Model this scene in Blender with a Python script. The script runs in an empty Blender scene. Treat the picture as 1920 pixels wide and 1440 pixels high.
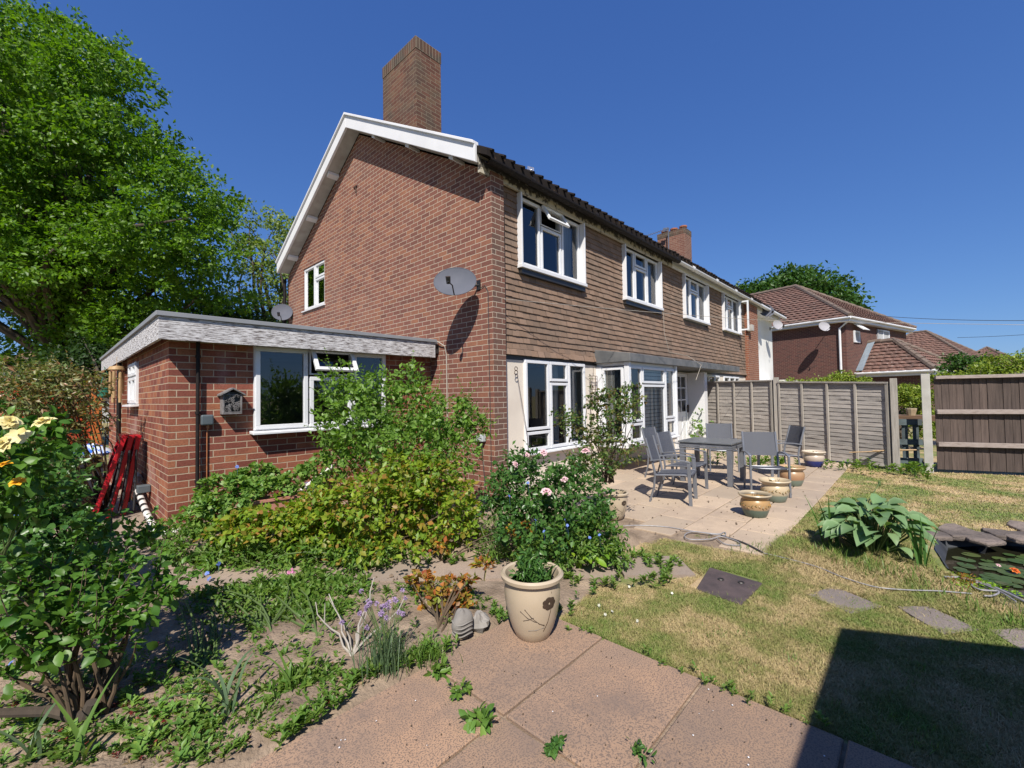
import bpy, math, random
import numpy as np
from mathutils import Vector, Matrix
from mathutils.geometry import tessellate_polygon
C = bpy.context.scene
COL = C.collection
R = math.radians
RNG = np.random.default_rng(11)
random.seed(7)

# ------------------------------------------------------------------ camera
F_PX, YAW, PITCH, ROLL, EYE = 816.0, R(43.04), R(1.65), R(0.9), 1.44
fw = Vector((math.cos(YAW)*math.cos(PITCH), math.sin(YAW)*math.cos(PITCH), math.sin(PITCH)))
rt = Vector((math.sin(YAW), -math.cos(YAW), 0)); up = rt.cross(fw)
cr = rt*math.cos(ROLL)-up*math.sin(ROLL); cu = cr.cross(fw)
cd = bpy.data.cameras.new('camera'); cam = bpy.data.objects.new('camera', cd); COL.objects.link(cam)
cd.sensor_width = 36; cd.lens = F_PX/1920*36; cd.clip_start = 0.05; cd.clip_end = 3000
cam.matrix_world = Matrix(((cr.x, cu.x, -fw.x, 0), (cr.y, cu.y, -fw.y, 0), (cr.z, cu.z, -fw.z, EYE), (0, 0, 0, 1)))
C.camera = cam
def P(px, py, d):                       # world point seen at photo pixel (1920x1440) at a depth in metres
    v = fw + cr*((px-960)/F_PX) - cu*((py-720)/F_PX)
    return Vector((0, 0, EYE)) + v*d

# ------------------------------------------------------------------ sky, sun
SUN_AZ, SUN_EL = R(39.0), R(48.0)       # azimuth the light travels towards, elevation
w = bpy.data.worlds.new('World'); C.world = w; w.use_nodes = True
nt = w.node_tree; bg = nt.nodes['Background']
sky = nt.nodes.new('ShaderNodeTexSky'); sky.sky_type = 'NISHITA'; sky.sun_disc = False
sky.sun_elevation = SUN_EL; sky.sun_rotation = math.atan2(-math.cos(SUN_AZ), -math.sin(SUN_AZ))
sky.altitude = 600; sky.air_density = 1.0; sky.dust_density = 0.3; sky.ozone_density = 3.0
sp = nt.nodes.new('ShaderNodeSeparateColor'); nt.links.new(sky.outputs[0], sp.inputs[0]); cb = nt.nodes.new('ShaderNodeCombineColor')
for i, (p_, a_) in enumerate(((.82, .457), (.71, .614), (.51, .90))):   # deepen the blue of the clear sky
    m1 = nt.nodes.new('ShaderNodeMath'); m1.operation = 'MULTIPLY'; m1.inputs[1].default_value = .1; nt.links.new(sp.outputs[i], m1.inputs[0])
    m2 = nt.nodes.new('ShaderNodeMath'); m2.operation = 'POWER'; m2.inputs[1].default_value = p_; nt.links.new(m1.outputs[0], m2.inputs[0])
    m3 = nt.nodes.new('ShaderNodeMath'); m3.operation = 'MULTIPLY'; m3.inputs[1].default_value = a_*10*.66; nt.links.new(m2.outputs[0], m3.inputs[0]); nt.links.new(m3.outputs[0], cb.inputs[i])
nt.links.new(cb.outputs[0], bg.inputs[0]); bg.inputs[1].default_value = 0.10
ld = bpy.data.lights.new('sun', 'SUN'); ld.energy = 5.0; ld.angle = R(0.5); ld.color = (1, 0.94, 0.84)
sun = bpy.data.objects.new('sun', ld); COL.objects.link(sun)
dv = Vector((math.cos(SUN_AZ)*math.cos(SUN_EL), math.sin(SUN_AZ)*math.cos(SUN_EL), -math.sin(SUN_EL)))
sun.rotation_euler = dv.to_track_quat('-Z', 'Y').to_euler(); sun.location = (-8, -6, 12)
C.view_settings.view_transform = 'Standard'; C.view_settings.look = 'None'
C.view_settings.gamma = 1.0; C.view_settings.exposure = 0.55; C.view_settings.use_curve_mapping = False

# ------------------------------------------------------------------ mesh helpers
class MB:
    def __init__(s): s.v = []; s.f = []
    def quadbox(s, p):                  # 8 points: bottom 4 ccw, top 4
        n = len(s.v); s.v += [tuple(q) for q in p]
        for a in ((3, 2, 1, 0), (4, 5, 6, 7), (0, 1, 5, 4), (1, 2, 6, 5), (2, 3, 7, 6), (3, 0, 4, 7)):
            s.f.append(tuple(n+i for i in a))
        return s
    def box(s, x0, x1, y0, y1, z0, z1):
        return s.quadbox([(x0, y0, z0), (x1, y0, z0), (x1, y1, z0), (x0, y1, z0), (x0, y0, z1), (x1, y0, z1), (x1, y1, z1), (x0, y1, z1)])
    def beam(s, a, b, w, h, upv=(0, 0, 1)):
        a = Vector(a); b = Vector(b); d = (b-a).normalized(); u = Vector(upv)
        if abs(d.dot(u)) > .98: u = Vector((1, 0, 0))
        r = d.cross(u).normalized()*w/2; t = r.cross(d).normalized()*h/2
        return s.quadbox([a-r-t, a+r-t, b+r-t, b-r-t, a-r+t, a+r+t, b+r+t, b-r+t])
    def tube(s, pts, rad, n=8, cap=True):
        pts = [Vector(p) for p in pts]
        rad = rad if hasattr(rad, '__len__') else [rad]*len(pts)
        base = len(s.v); ref = None
        for i, p in enumerate(pts):
            d = (pts[min(i+1, len(pts)-1)]-pts[max(i-1, 0)])
            if d.length < 1e-9: d = Vector((0, 0, 1))
            d.normalize()
            if ref is None or abs(ref.dot(d)) > .95:
                ref = Vector((0, 0, 1)) if abs(d.z) < .9 else Vector((1, 0, 0))
            a = d.cross(ref).normalized(); b = d.cross(a); ref = b.cross(d)*-1 if False else ref
            for k in range(n):
                t = 2*math.pi*k/n; s.v.append(tuple(p+(a*math.cos(t)+b*math.sin(t))*rad[i]))
        for i in range(len(pts)-1):
            for k in range(n):
                k2 = (k+1) % n
                s.f.append((base+i*n+k, base+i*n+k2, base+(i+1)*n+k2, base+(i+1)*n+k))
        if cap:
            s.f.append(tuple(base+k for k in range(n))[::-1]); s.f.append(tuple(base+(len(pts)-1)*n+k for k in range(n)))
        return s
    def lathe(s, prof, c=(0, 0, 0), n=32, jit=0):
        base = len(s.v)
        for r, z in prof:
            for k in range(n):
                t = 2*math.pi*k/n
                s.v.append((c[0]+r*math.cos(t), c[1]+r*math.sin(t), c[2]+z))
        for i in range(len(prof)-1):
            for k in range(n):
                k2 = (k+1) % n
                s.f.append((base+i*n+k, base+i*n+k2, base+(i+1)*n+k2, base+(i+1)*n+k))
        if prof[0][0] > 1e-4: s.f.append(tuple(base+k for k in range(n))[::-1])
        if prof[-1][0] > 1e-4: s.f.append(tuple(base+(len(prof)-1)*n+k for k in range(n)))
        return s
    def prism(s, poly, z0, z1):         # xy polygon ccw
        n = len(s.v); m = len(poly)
        s.v += [(x, y, z0) for x, y in poly]+[(x, y, z1) for x, y in poly]
        s.f.append(tuple(range(n+m-1, n-1, -1))); s.f.append(tuple(range(n+m, n+2*m)))
        for i in range(m):
            j = (i+1) % m; s.f.append((n+i, n+j, n+m+j, n+m+i))
        return s
    def face(s, *pts):
        n = len(s.v); s.v += [tuple(p) for p in pts]; s.f.append(tuple(range(n, n+len(pts)))); return s
    def blob(s, c, r, seed=0, n=10, rough=.18):
        rr = random.Random(seed); base = len(s.v); m = n*2
        ph = [rr.uniform(0, 6.28) for _ in range(6)]
        for i in range(n+1):
            th = math.pi*i/n
            for k in range(m):
                a = 2*math.pi*k/m
                q = 1+rough*(math.sin(3*a+ph[0]+2*th)*.5+math.sin(5*th+ph[1]+a)*.4+math.sin(2*a+ph[2])*.5*math.sin(th))
                s.v.append((c[0]+r[0]*q*math.sin(th)*math.cos(a), c[1]+r[1]*q*math.sin(th)*math.sin(a), c[2]+r[2]*q*math.cos(th)))
        for i in range(n):
            for k in range(m):
                k2 = (k+1) % m
                s.f.append((base+i*m+k, base+(i+1)*m+k, base+(i+1)*m+k2, base+i*m+k2))
        return s

def link(name, me, mat, parent):
    o = bpy.data.objects.new(name, me); COL.objects.link(o)
    if mat: me.materials.append(mat)
    if parent is not None: o.parent = parent
    return o
def raw_mesh(name, V, Fc):
    me = bpy.data.meshes.new(name); me.from_pydata(V, [], Fc); me.update(); return me
def add_uv(me, off=(0, 0, 0)):
    nl = len(me.loops)
    if nl == 0: return
    co = np.empty(len(me.vertices)*3, np.float32); me.vertices.foreach_get('co', co); co = co.reshape(-1, 3)+np.array(off, np.float32)
    npoly = len(me.polygons); no = np.empty(npoly*3, np.float32); me.polygons.foreach_get('normal', no); no = no.reshape(-1, 3)
    lt = np.empty(npoly, np.int32); me.polygons.foreach_get('loop_total', lt)
    vi = np.empty(nl, np.int32); me.loops.foreach_get('vertex_index', vi)
    ln = np.repeat(np.abs(no), lt, axis=0); p = co[vi]; ax = ln.argmax(1)
    u = np.where(ax == 0, p[:, 1], p[:, 0]); v = np.where(ax == 2, p[:, 1], p[:, 2])
    uv = me.uv_layers.new(name='UVMap'); uv.data.foreach_set('uv', np.stack([u, v], 1).astype(np.float32).ravel())
def smooth(o, ang=40):
    me = o.data
    me.polygons.foreach_set('use_smooth', [True]*len(me.polygons))
    try: me.set_sharp_from_angle(angle=R(ang))
    except Exception: pass
    return o
def part(name, mb, mat, parent=None, sm=False, bevel=0):
    off = Vector((0, 0, 0)); q = parent
    while q is not None: off += q.location; q = q.parent
    V = [(x-off.x, y-off.y, z-off.z) for x, y, z in mb.v]
    me = raw_mesh(name, V, mb.f); add_uv(me, off)
    o = link(name, me, mat, parent)
    if sm: smooth(o)
    if bevel:
        b = o.modifiers.new('bevel', 'BEVEL'); b.width = bevel; b.segments = 2; b.limit_method = 'ANGLE'
    return o
def tag(o, label=None, cat=None, group=None, kind=None):
    if label: o['label'] = label
    if cat: o['category'] = cat
    if group: o['group'] = group
    if kind: o['kind'] = kind
    return o
def thing(name, label, cat, loc=(0, 0, 0), group=None):
    o = bpy.data.objects.new(name, None); COL.objects.link(o); o.location = loc; o.empty_display_size = .1
    return tag(o, label, cat, group)
def struct(name, mb, mat, **k):
    return tag(part(name, mb, mat, None, **k), None, None, None, 'structure')
def wall(mb, ax, c, th, u0, u1, z0, top, holes=(), extra=()):
    """wall in plane ax(0:x,1:y)=c with thickness th (signed, inward), u range, top height function, rectangular holes (u0,u1,z0,z1)"""
    us = sorted(set([u0, u1]+[h[0] for h in holes]+[h[1] for h in holes]+list(extra)))
    for a, b in zip(us[:-1], us[1:]):
        if b-a < 1e-6: continue
        m = (a+b)/2; hs = sorted([h for h in holes if h[0] <= m <= h[1]], key=lambda h: h[2])
        lo = z0; segs = []
        for h in hs: segs.append((lo, lo, h[2], h[2])); lo = h[3]
        segs.append((lo, lo, top(a), top(b)))
        for l0, l1, t0, t1 in segs:
            if ax == 0: mb.quadbox([(c, a, l0), (c+th, a, l0), (c+th, b, l1), (c, b, l1), (c, a, t0), (c+th, a, t0), (c+th, b, t1), (c, b, t1)] if th > 0 else
                                   [(c+th, a, l0), (c, a, l0), (c, b, l1), (c+th, b, l1), (c+th, a, t0), (c, a, t0), (c, b, t1), (c+th, b, t1)])
            else: mb.quadbox([(a, c, l0), (b, c, l1), (b, c+th, l1), (a, c+th, l0), (a, c, t0), (b, c, t1), (b, c+th, t1), (a, c+th, t0)])
    return mb

# ------------------------------------------------------------------ materials
def newmat(name):
    m = bpy.data.materials.new(name); m.use_nodes = True; n = m.node_tree
    return m, n, n.nodes['Principled BSDF']
def N(n, t, **k):
    x = n.nodes.new(t)
    for a, b in k.items():
        if hasattr(x, a): setattr(x, a, b)
        else: x.inputs[a].default_value = b
    return x
def ramp(n, fac, stops, interp='LINEAR'):
    r = n.nodes.new('ShaderNodeValToRGB'); r.color_ramp.interpolation = interp
    e = r.color_ramp.elements
    while len(e) < len(stops): e.new(.5)
    for i, (p, c) in enumerate(stops): e[i].position = p; e[i].color = (*c, 1) if len(c) == 3 else c
    n.links.new(fac, r.inputs[0]); return r.outputs[0]
def mixc(n, fac, a, b, mode='MIX'):
    m = n.nodes.new('ShaderNodeMix'); m.data_type = 'RGBA'; m.blend_type = mode
    for s, v in ((m.inputs[0], fac), (m.inputs[6], a), (m.inputs[7], b)):
        if isinstance(v, (int, float)): s.default_value = v
        elif isinstance(v, tuple): s.default_value = (*v, 1)
        else: n.links.new(v, s)
    return m.outputs[2]
def coord(n, kind='Object', scale=(1, 1, 1)):
    t = n.nodes.new('ShaderNodeTexCoord'); m = n.nodes.new('ShaderNodeMapping'); m.inputs['Scale'].default_value = scale
    n.links.new(t.outputs[kind], m.inputs[0]); return m.outputs[0]
def noise(n, vec, sc, det=4, rough=.55):
    t = n.nodes.new('ShaderNodeTexNoise'); t.inputs['Scale'].default_value = sc; t.inputs['Detail'].default_value = det; t.inputs['Roughness'].default_value = rough
    n.links.new(vec, t.inputs['Vector']); return t.outputs['Fac']
def bump(n, bs, h, st=.3, dist=.01):
    b = n.nodes.new('ShaderNodeBump'); b.inputs['Strength'].default_value = st; b.inputs['Distance'].default_value = dist
    n.links.new(h, b.inputs['Height']); n.links.new(b.outputs[0], bs.inputs['Normal'])
KA = .84                                # overall reflectance level
def ks(c): return tuple(x*KA for x in c)
def mk(name, c1, c2=None, sc=6, rough=.6, bs=0, bsc=40, metal=0, spec=.5, stretch=(1, 1, 1), det=5, kind='Object', lo=.35, hi=.65, dist=.004):
    m, n, b = newmat(name); c2 = c2 or tuple(x*.8 for x in c1); c1, c2 = ks(c1), ks(c2)
    v = coord(n, kind, stretch); f = noise(n, v, sc, det)
    n.links.new(ramp(n, f, [(lo, c1), (hi, c2)]), b.inputs['Base Color'])
    b.inputs['Roughness'].default_value = rough; b.inputs['Metallic'].default_value = metal; b.inputs['Specular IOR Level'].default_value = spec
    if bs: bump(n, b, noise(n, v, bsc, 5), bs, dist)
    return m
def brickmat(name, cA, cB, cC, mortar, bw=.225, rh=.0757, stain=None, off=(0, 0), ms=.010):
    cA, cB, cC, mortar = ks(cA), ks(cB), ks(cC), ks(mortar)
    m, n, b = newmat(name)
    v = coord(n, 'UV'); mp = n.nodes.new('ShaderNodeMapping'); mp.inputs['Location'].default_value = (off[0], off[1], 0); n.links.new(v, mp.inputs[0]); v = mp.outputs[0]
    def br(c1, c2, mo, bias=0.):
        t = n.nodes.new('ShaderNodeTexBrick'); t.offset = .5; t.inputs['Scale'].default_value = 1
        t.inputs['Brick Width'].default_value = bw; t.inputs['Row Height'].default_value = rh
        t.inputs['Mortar Size'].default_value = ms*.55; t.inputs['Mortar Smooth'].default_value = .3; t.inputs['Bias'].default_value = bias
        t.inputs['Color1'].default_value = (*c1, 1); t.inputs['Color2'].default_value = (*c2, 1); t.inputs['Mortar'].default_value = (*mo, 1)
        n.links.new(v, t.inputs['Vector']); return t
    wob = noise(n, v, 9, 3); off3 = n.nodes.new('ShaderNodeVectorMath'); off3.operation = 'SCALE'; off3.inputs[3].default_value = .006
    nc = n.nodes.new('ShaderNodeTexNoise'); nc.inputs['Scale'].default_value = 14; n.links.new(v, nc.inputs['Vector'])
    n.links.new(nc.outputs['Color'], off3.inputs[0]); ad = n.nodes.new('ShaderNodeVectorMath'); ad.operation = 'ADD'
    n.links.new(v, ad.inputs[0]); n.links.new(off3.outputs[0], ad.inputs[1]); v = ad.outputs[0]
    t1 = br((0, 0, 0), (1, 1, 1), (.5, .5, .5))
    body = ramp(n, t1.outputs['Color'], [(.0, cA), (.45, cB), (.8, cC), (1, cB)])
    g = noise(n, v, 3, 4); body = mixc(n, ramp(n, g, [(.4, (0, 0, 0)), (.7, (.6, .6, .6))]), body, cA)
    g2 = noise(n, v, 60, 4); body = mixc(n, .35, body, ramp(n, g2, [(.3, (.25, .25, .25)), (.7, (1.2, 1.1, 1.1))]), 'MULTIPLY')
    if stain:
        sv = coord(n, 'Object'); sn = noise(n, sv, stain[3], 6)
        body = mixc(n, ramp(n, sn, [(stain[1], (0, 0, 0)), (stain[2], (stain[4],)*3 if len(stain) > 4 else (.85, .85, .85))]), body, stain[0])
    mort = mixc(n, noise(n, v, 25, 3), mortar, tuple(x*.75 for x in mortar))
    col = mixc(n, t1.outputs['Fac'], body, mort)
    n.links.new(col, b.inputs['Base Color']); b.inputs['Roughness'].default_value = .9; b.inputs['Specular IOR Level'].default_value = .25
    inv = n.nodes.new('ShaderNodeMath'); inv.operation = 'MULTIPLY_ADD'; inv.inputs[1].default_value = -1; inv.inputs[2].default_value = 1
    n.links.new(t1.outputs['Fac'], inv.inputs[0])
    hh = n.nodes.new('ShaderNodeMath'); hh.operation = 'MULTIPLY_ADD'; hh.inputs[1].default_value = .35
    n.links.new(noise(n, v, 90, 4), hh.inputs[0]); n.links.new(inv.outputs[0], hh.inputs[2])
    bump(n, b, hh.outputs[0], .7, .006)
    return m
def leafmat(name, cols, trans=.35, rough=.45, spec=.35, tint=(1.5, 1.6, .5)):
    m, n, b = newmat(name)
    gi = n.nodes.new('ShaderNodeNewGeometry')
    k = len(cols); c = ramp(n, gi.outputs['Random Per Island'], [(i/max(1, k-1), q) for i, q in enumerate(cols)])
    v = coord(n, 'Object'); c = mixc(n, .5, c, ramp(n, noise(n, v, 2.2, 3), [(.35, (.75, .75, .7)), (.65, (1.15, 1.15, 1.0))]), 'MULTIPLY')
    n.links.new(c, b.inputs['Base Color']); b.inputs['Roughness'].default_value = rough; b.inputs['Specular IOR Level'].default_value = spec
    tr = n.nodes.new('ShaderNodeBsdfTranslucent'); tc = mixc(n, 1.0, c, tint, 'MULTIPLY'); n.links.new(tc, tr.inputs['Color'])
    mx = n.nodes.new('ShaderNodeMixShader'); mx.inputs[0].default_value = trans
    n.links.new(b.outputs[0], mx.inputs[1]); n.links.new(tr.outputs[0], mx.inputs[2])
    n.links.new(mx.outputs[0], n.nodes['Material Output'].inputs[0])
    return m
def glassmat(name, tint=(.85, .9, .9), refl=1.0):
    m, n, b = newmat(name)
    g = n.nodes.new('ShaderNodeBsdfGlossy'); g.inputs['Roughness'].default_value = .02
    t = n.nodes.new('ShaderNodeBsdfTransparent'); t.inputs[0].default_value = (*tint, 1)
    fr = n.nodes.new('ShaderNodeFresnel'); fr.inputs[0].default_value = 1.55
    ml = n.nodes.new('ShaderNodeMath'); ml.operation = 'MULTIPLY_ADD'; ml.inputs[1].default_value = refl; ml.inputs[2].default_value = .07; n.links.new(fr.outputs[0], ml.inputs[0])
    mx = n.nodes.new('ShaderNodeMixShader'); n.links.new(ml.outputs[0], mx.inputs[0]); n.links.new(t.outputs[0], mx.inputs[1]); n.links.new(g.outputs[0], mx.inputs[2])
    n.links.new(mx.outputs[0], n.nodes['Material Output'].inputs[0]); return m

M = {}
M['brick'] = brickmat('house_brick', (.19, .084, .064), (.265, .112, .082), (.335, .15, .09), (.58, .49, .38), stain=((.33, .235, .19), .52, .80, .45, .22))
M['brick_grey'] = brickmat('pier_brick', (.15, .095, .075), (.24, .105, .075), (.20, .115, .085), (.55, .46, .37))
M['brick_ext'] = brickmat('extension_brick', (.20, .064, .046), (.30, .098, .066), (.43, .175, .09), (.55, .43, .31), stain=((.30, .17, .15), .60, .68, 1.3), off=(.05, .02))
M['brick_chim'] = brickmat('chimney_brick', (.12, .055, .04), (.18, .08, .055), (.20, .12, .075), (.27, .22, .16), stain=((.06, .052, .042), .44, .66, 2.2, .7))
M['brick_chim2'] = brickmat('red_chimney_brick', (.19, .085, .065), (.24, .11, .08), (.27, .14, .10), (.45, .38, .30), stain=((.10, .08, .06), .55, .75, .8))
M['brick_soldier'] = brickmat('soldier_brick', (.10, .06, .045), (.17, .08, .055), (.13, .105, .08), (.33, .28, .21), bw=.0757, rh=.225, stain=((.055, .05, .042), .42, .6, 3.))
M['brick_far'] = brickmat('far_brick', (.125, .058, .052), (.165, .07, .06), (.095, .05, .048), (.33, .24, .18))
M['brick_orange'] = brickmat('end_pier_brick', (.27, .10, .06), (.33, .13, .075), (.22, .08, .05), (.5, .42, .33))
M['upvc'] = mk('white_upvc', (.80, .81, .83), (.74, .75, .78), 3, .35)
M['white_paint'] = mk('white_paint', (.80, .80, .82), (.72, .72, .74), 2, .45)
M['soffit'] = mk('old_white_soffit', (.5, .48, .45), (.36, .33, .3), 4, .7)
M['render'] = mk('cream_render', (.78, .70, .60), (.70, .62, .53), 2, .9, .15, 120)
M['white_render'] = mk('white_render', (.80, .80, .78), (.72, .71, .68), .8, .9)
M['dirty_board'] = mk('dirty_eaves_board', (.40, .37, .31), (.10, .09, .075), 20, .8, lo=.44, hi=.68, det=9)
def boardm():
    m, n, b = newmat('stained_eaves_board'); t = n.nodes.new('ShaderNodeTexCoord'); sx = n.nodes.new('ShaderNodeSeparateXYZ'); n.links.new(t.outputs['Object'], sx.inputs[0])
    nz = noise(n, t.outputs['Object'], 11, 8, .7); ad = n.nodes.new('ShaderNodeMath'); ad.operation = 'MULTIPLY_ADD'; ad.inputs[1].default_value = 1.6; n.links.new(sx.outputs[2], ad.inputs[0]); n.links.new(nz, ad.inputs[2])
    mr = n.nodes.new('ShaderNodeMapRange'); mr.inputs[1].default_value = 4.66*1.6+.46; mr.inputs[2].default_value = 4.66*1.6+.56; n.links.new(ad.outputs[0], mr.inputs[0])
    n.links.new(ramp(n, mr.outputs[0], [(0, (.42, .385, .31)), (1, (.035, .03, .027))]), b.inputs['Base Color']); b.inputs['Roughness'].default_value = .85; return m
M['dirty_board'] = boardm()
M['gutter_black'] = mk('black_gutter', (.014, .012, .013), (.024, .019, .017), 20, .6, spec=.15)
M['roof_moss'] = mk('mossy_roof_tile', (.022, .018, .017), (.16, .10, .06), 9, .95, .5, 60, lo=.58, hi=.78, spec=.1)
M['tile'] = leaf = None
def tilemat():
    m, n, b = newmat('hung_tile'); gi = n.nodes.new('ShaderNodeNewGeometry')
    c = ramp(n, gi.outputs['Random Per Island'], [(0, (.185, .118, .08)), (.35, (.22, .142, .098)), (.7, (.255, .168, .12)), (1, (.165, .11, .078))])
    v = coord(n, 'Object', (1, 1, 2.5)); c = mixc(n, ramp(n, noise(n, v, .9, 5), [(.46, (0, 0, 0)), (.66, (.75, .75, .75))]), c, (.16, .115, .085))
    c = mixc(n, .5, c, ramp(n, noise(n, v, 45, 4), [(.3, (.6, .6, .6)), (.7, (1.2, 1.2, 1.2))]), 'MULTIPLY')
    n.links.new(c, b.inputs['Base Color']); b.inputs['Roughness'].default_value = .93; bump(n, b, noise(n, v, 80, 4), .3, .004); return m
M['tile'] = tilemat()
def rooftile():
    m, n, b = newmat('far_roof_tile'); gi = n.nodes.new('ShaderNodeNewGeometry')
    v = coord(n, 'Object'); c = ramp(n, noise(n, v, 1.3, 6, .7), [(.3, (.10, .06, .05)), (.55, (.155, .085, .065)), (.8, (.12, .09, .075))])
    sp = ramp(n, noise(n, v, 14, 3), [(.60, (0, 0, 0)), (.68, (.55, .55, .55))]); c = mixc(n, sp, c, (.36, .32, .29))
    c = mixc(n, .5, c, ramp(n, gi.outputs['Random Per Island'], [(0, (.65, .65, .65)), (1, (1.2, 1.1, 1.1))]), 'MULTIPLY')
    n.links.new(c, b.inputs['Base Color']); b.inputs['Roughness'].default_value = .95; return m
M['rooftile'] = rooftile()
M['felt'] = mk('grey_roof_edge', (.27, .28, .30), (.24, .25, .27), 5, .6)
def fascia():
    m, n, b = newmat('flaking_fascia'); v = coord(n, 'Object', (2.4, 2.4, 30)); f = noise(n, v, 3.4, 9, .74)
    n.links.new(ramp(n, f, [(.43, (.09, .075, .07)), (.475, (.30, .28, .28)), (.53, (.56, .55, .56))]), b.inputs['Base Color']); b.inputs['Roughness'].default_value = .85; bump(n, b, f, .6, .004); return m
M['fascia'] = fascia()
M['lead'] = mk('dark_lead', (.10, .105, .11), (.17, .17, .17), 4, .6, .2, 30)
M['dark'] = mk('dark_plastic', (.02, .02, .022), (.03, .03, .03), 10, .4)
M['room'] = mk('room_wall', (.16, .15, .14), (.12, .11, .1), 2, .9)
M['curtain'] = mk('pale_curtain', (.55, .56, .56), (.35, .36, .37), 8, .9, stretch=(6, 6, .2))
def blindm():
    m, n, b = newmat('slatted_blind'); v = coord(n, 'Object', (1, 1, 1)); sx = n.nodes.new('ShaderNodeSeparateXYZ'); n.links.new(v, sx.inputs[0])
    mt = n.nodes.new('ShaderNodeMath'); mt.operation = 'MODULO'; mt.inputs[1].default_value = .075; n.links.new(sx.outputs[2], mt.inputs[0])
    c = ramp(n, mt.outputs[0], [(0, (.12, .13, .14)), (.012, (.12, .13, .14)), (.02, (.60, .64, .66)), (.075, (.52, .56, .58))])
    n.links.new(c, b.inputs['Base Color']); return m
M['blind'] = blindm()
M['glass'] = glassmat('window_glass'); M['glass_dark'] = glassmat('dark_window_glass', (.25, .28, .33), 1.4)
M['concrete'] = mk('weathered_concrete', (.34, .29, .245), (.24, .20, .17), 3, .95, .4, 120, det=8)
M['dish'] = mk('grey_dish', (.125, .13, .16), (.10, .108, .135), 3, .7, spec=.15)
M['dish_pale'] = mk('pale_dish', (.42, .41, .44), (.36, .35, .38), 3, .5)
M['metal'] = mk('galvanised_metal', (.4, .4, .42), (.3, .3, .3), 20, .4, metal=.8)
M['alu'] = mk('grey_aluminium', (.23, .24, .27), (.19, .20, .225), 8, .42, metal=.35)
def sling():
    m, n, b = newmat('grey_mesh_sling'); v = coord(n, 'Object'); w1 = n.nodes.new('ShaderNodeTexWave'); w1.inputs['Scale'].default_value = 90; n.links.new(v, w1.inputs[0])
    n.links.new(ramp(n, w1.outputs[0], [(0, (.05, .055, .07)), (1, (.095, .10, .12))]), b.inputs['Base Color']); b.inputs['Roughness'].default_value = .7
    t = n.nodes.new('ShaderNodeBsdfTransparent'); mx = n.nodes.new('ShaderNodeMixShader'); mx.inputs[0].default_value = .12
    n.links.new(b.outputs[0], mx.inputs[1]); n.links.new(t.outputs[0], mx.inputs[2]); n.links.new(mx.outputs[0], n.nodes['Material Output'].inputs[0]); return m
M['sling'] = sling()
M['table'] = mk('grey_table_top', (.17, .18, .195), (.14, .15, .16), 12, .3)
def fencewood(name, a, b_, dk, st):
    a, b_, dk = ks(a), ks(b_), ks(dk)
    m, n, b = newmat(name); gi = n.nodes.new('ShaderNodeNewGeometry'); v = coord(n, 'Object', st)
    c = ramp(n, noise(n, v, 3, 8, .65), [(.3, a), (.55, b_), (.75, dk)])
    c = mixc(n, .8, c, ramp(n, gi.outputs['Random Per Island'], [(0, (.72, .72, .72)), (1, (1.25, 1.22, 1.2))]), 'MULTIPLY')
    n.links.new(c, b.inputs['Base Color']); b.inputs['Roughness'].default_value = .92; bump(n, b, noise(n, v, 18, 5), .5, .004); return m
M['fence_grey'] = fencewood('grey_weathered_fence', (.50, .465, .43), (.37, .34, .31), (.19, .17, .15), (1.2, 1.2, 14))
M['fence_post'] = fencewood('grey_weathered_post', (.46, .43, .39), (.36, .33, .29), (.19, .17, .145), (12, 12, 1))
M['fence_brown'] = fencewood('dark_brown_fence', (.115, .085, .072), (.075, .054, .046), (.04, .029, .024), (12, 12, .8))
M['fence_rail'] = fencewood('pale_fence_rail', (.42, .36, .33), (.34, .28, .25), (.18, .15, .13), (3, 3, 10))
M['post_concrete'] = mk('concrete_post', (.52, .50, .46), (.42, .40, .36), 4, .9, .3, 90)
M['gate'] = fencewood('orange_red_gate', (.50, .075, .022), (.40, .055, .016), (.28, .035, .012), (14, 14, 1))
M['gate_post'] = mk('orange_gate_post', (.55, .17, .035), (.45, .12, .02), 8, .6)
M['teal_wood'] = mk('blue_grey_wood', (.10, .135, .145), (.05, .065, .07), 6, .8)
M['red_metal'] = mk('red_frame_paint', (.50, .012, .022), (.38, .008, .016), 8, .35)
M['black_cloth'] = mk('black_fabric', (.012, .012, .014), (.03, .03, .035), 12, .8)
M['pot_cream'] = mk('cream_glazed_pot', (.50, .41, .30), (.46, .37, .26), 4, .3, spec=.6)
M['pot_mark'] = mk('brown_pot_decoration', (.05, .033, .022), (.07, .045, .03), 12, .5)
M['pot_tan'] = mk('tan_glaze', (.44, .27, .13), (.33, .20, .10), 7, .35)
M['pot_cream2'] = mk('pale_cream_glaze', (.50, .40, .27), (.40, .30, .19), 7, .35)
M['pot_green'] = mk('sage_green_glaze', (.10, .14, .11), (.14, .18, .14), 7, .35)
M['pot_blue'] = mk('blue_glaze', (.02, .03, .14), (.03, .045, .2), 7, .3)
M['pot_pattern'] = mk('amber_relief_pattern', (.48, .25, .06), (.13, .12, .05), 38, .4, lo=.45, hi=.55)
M['soil'] = mk('dry_soil', (.36, .27, .195), (.18, .13, .09), 5, .98, .9, 45, det=9, dist=.02)
M['potsoil'] = mk('dark_compost', (.05, .035, .025), (.08, .06, .04), 20, .98, .6, 60)
M['bark'] = mk('tree_bark', (.10, .075, .055), (.045, .035, .028), 6, .95, .8, 30, stretch=(1, 1, .3))
M['stem'] = mk('brown_stem', (.13, .085, .05), (.07, .05, .03), 10, .9)
M['stem_green'] = mk('green_stem', (.10, .16, .04), (.07, .11, .03), 10, .7)
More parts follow.
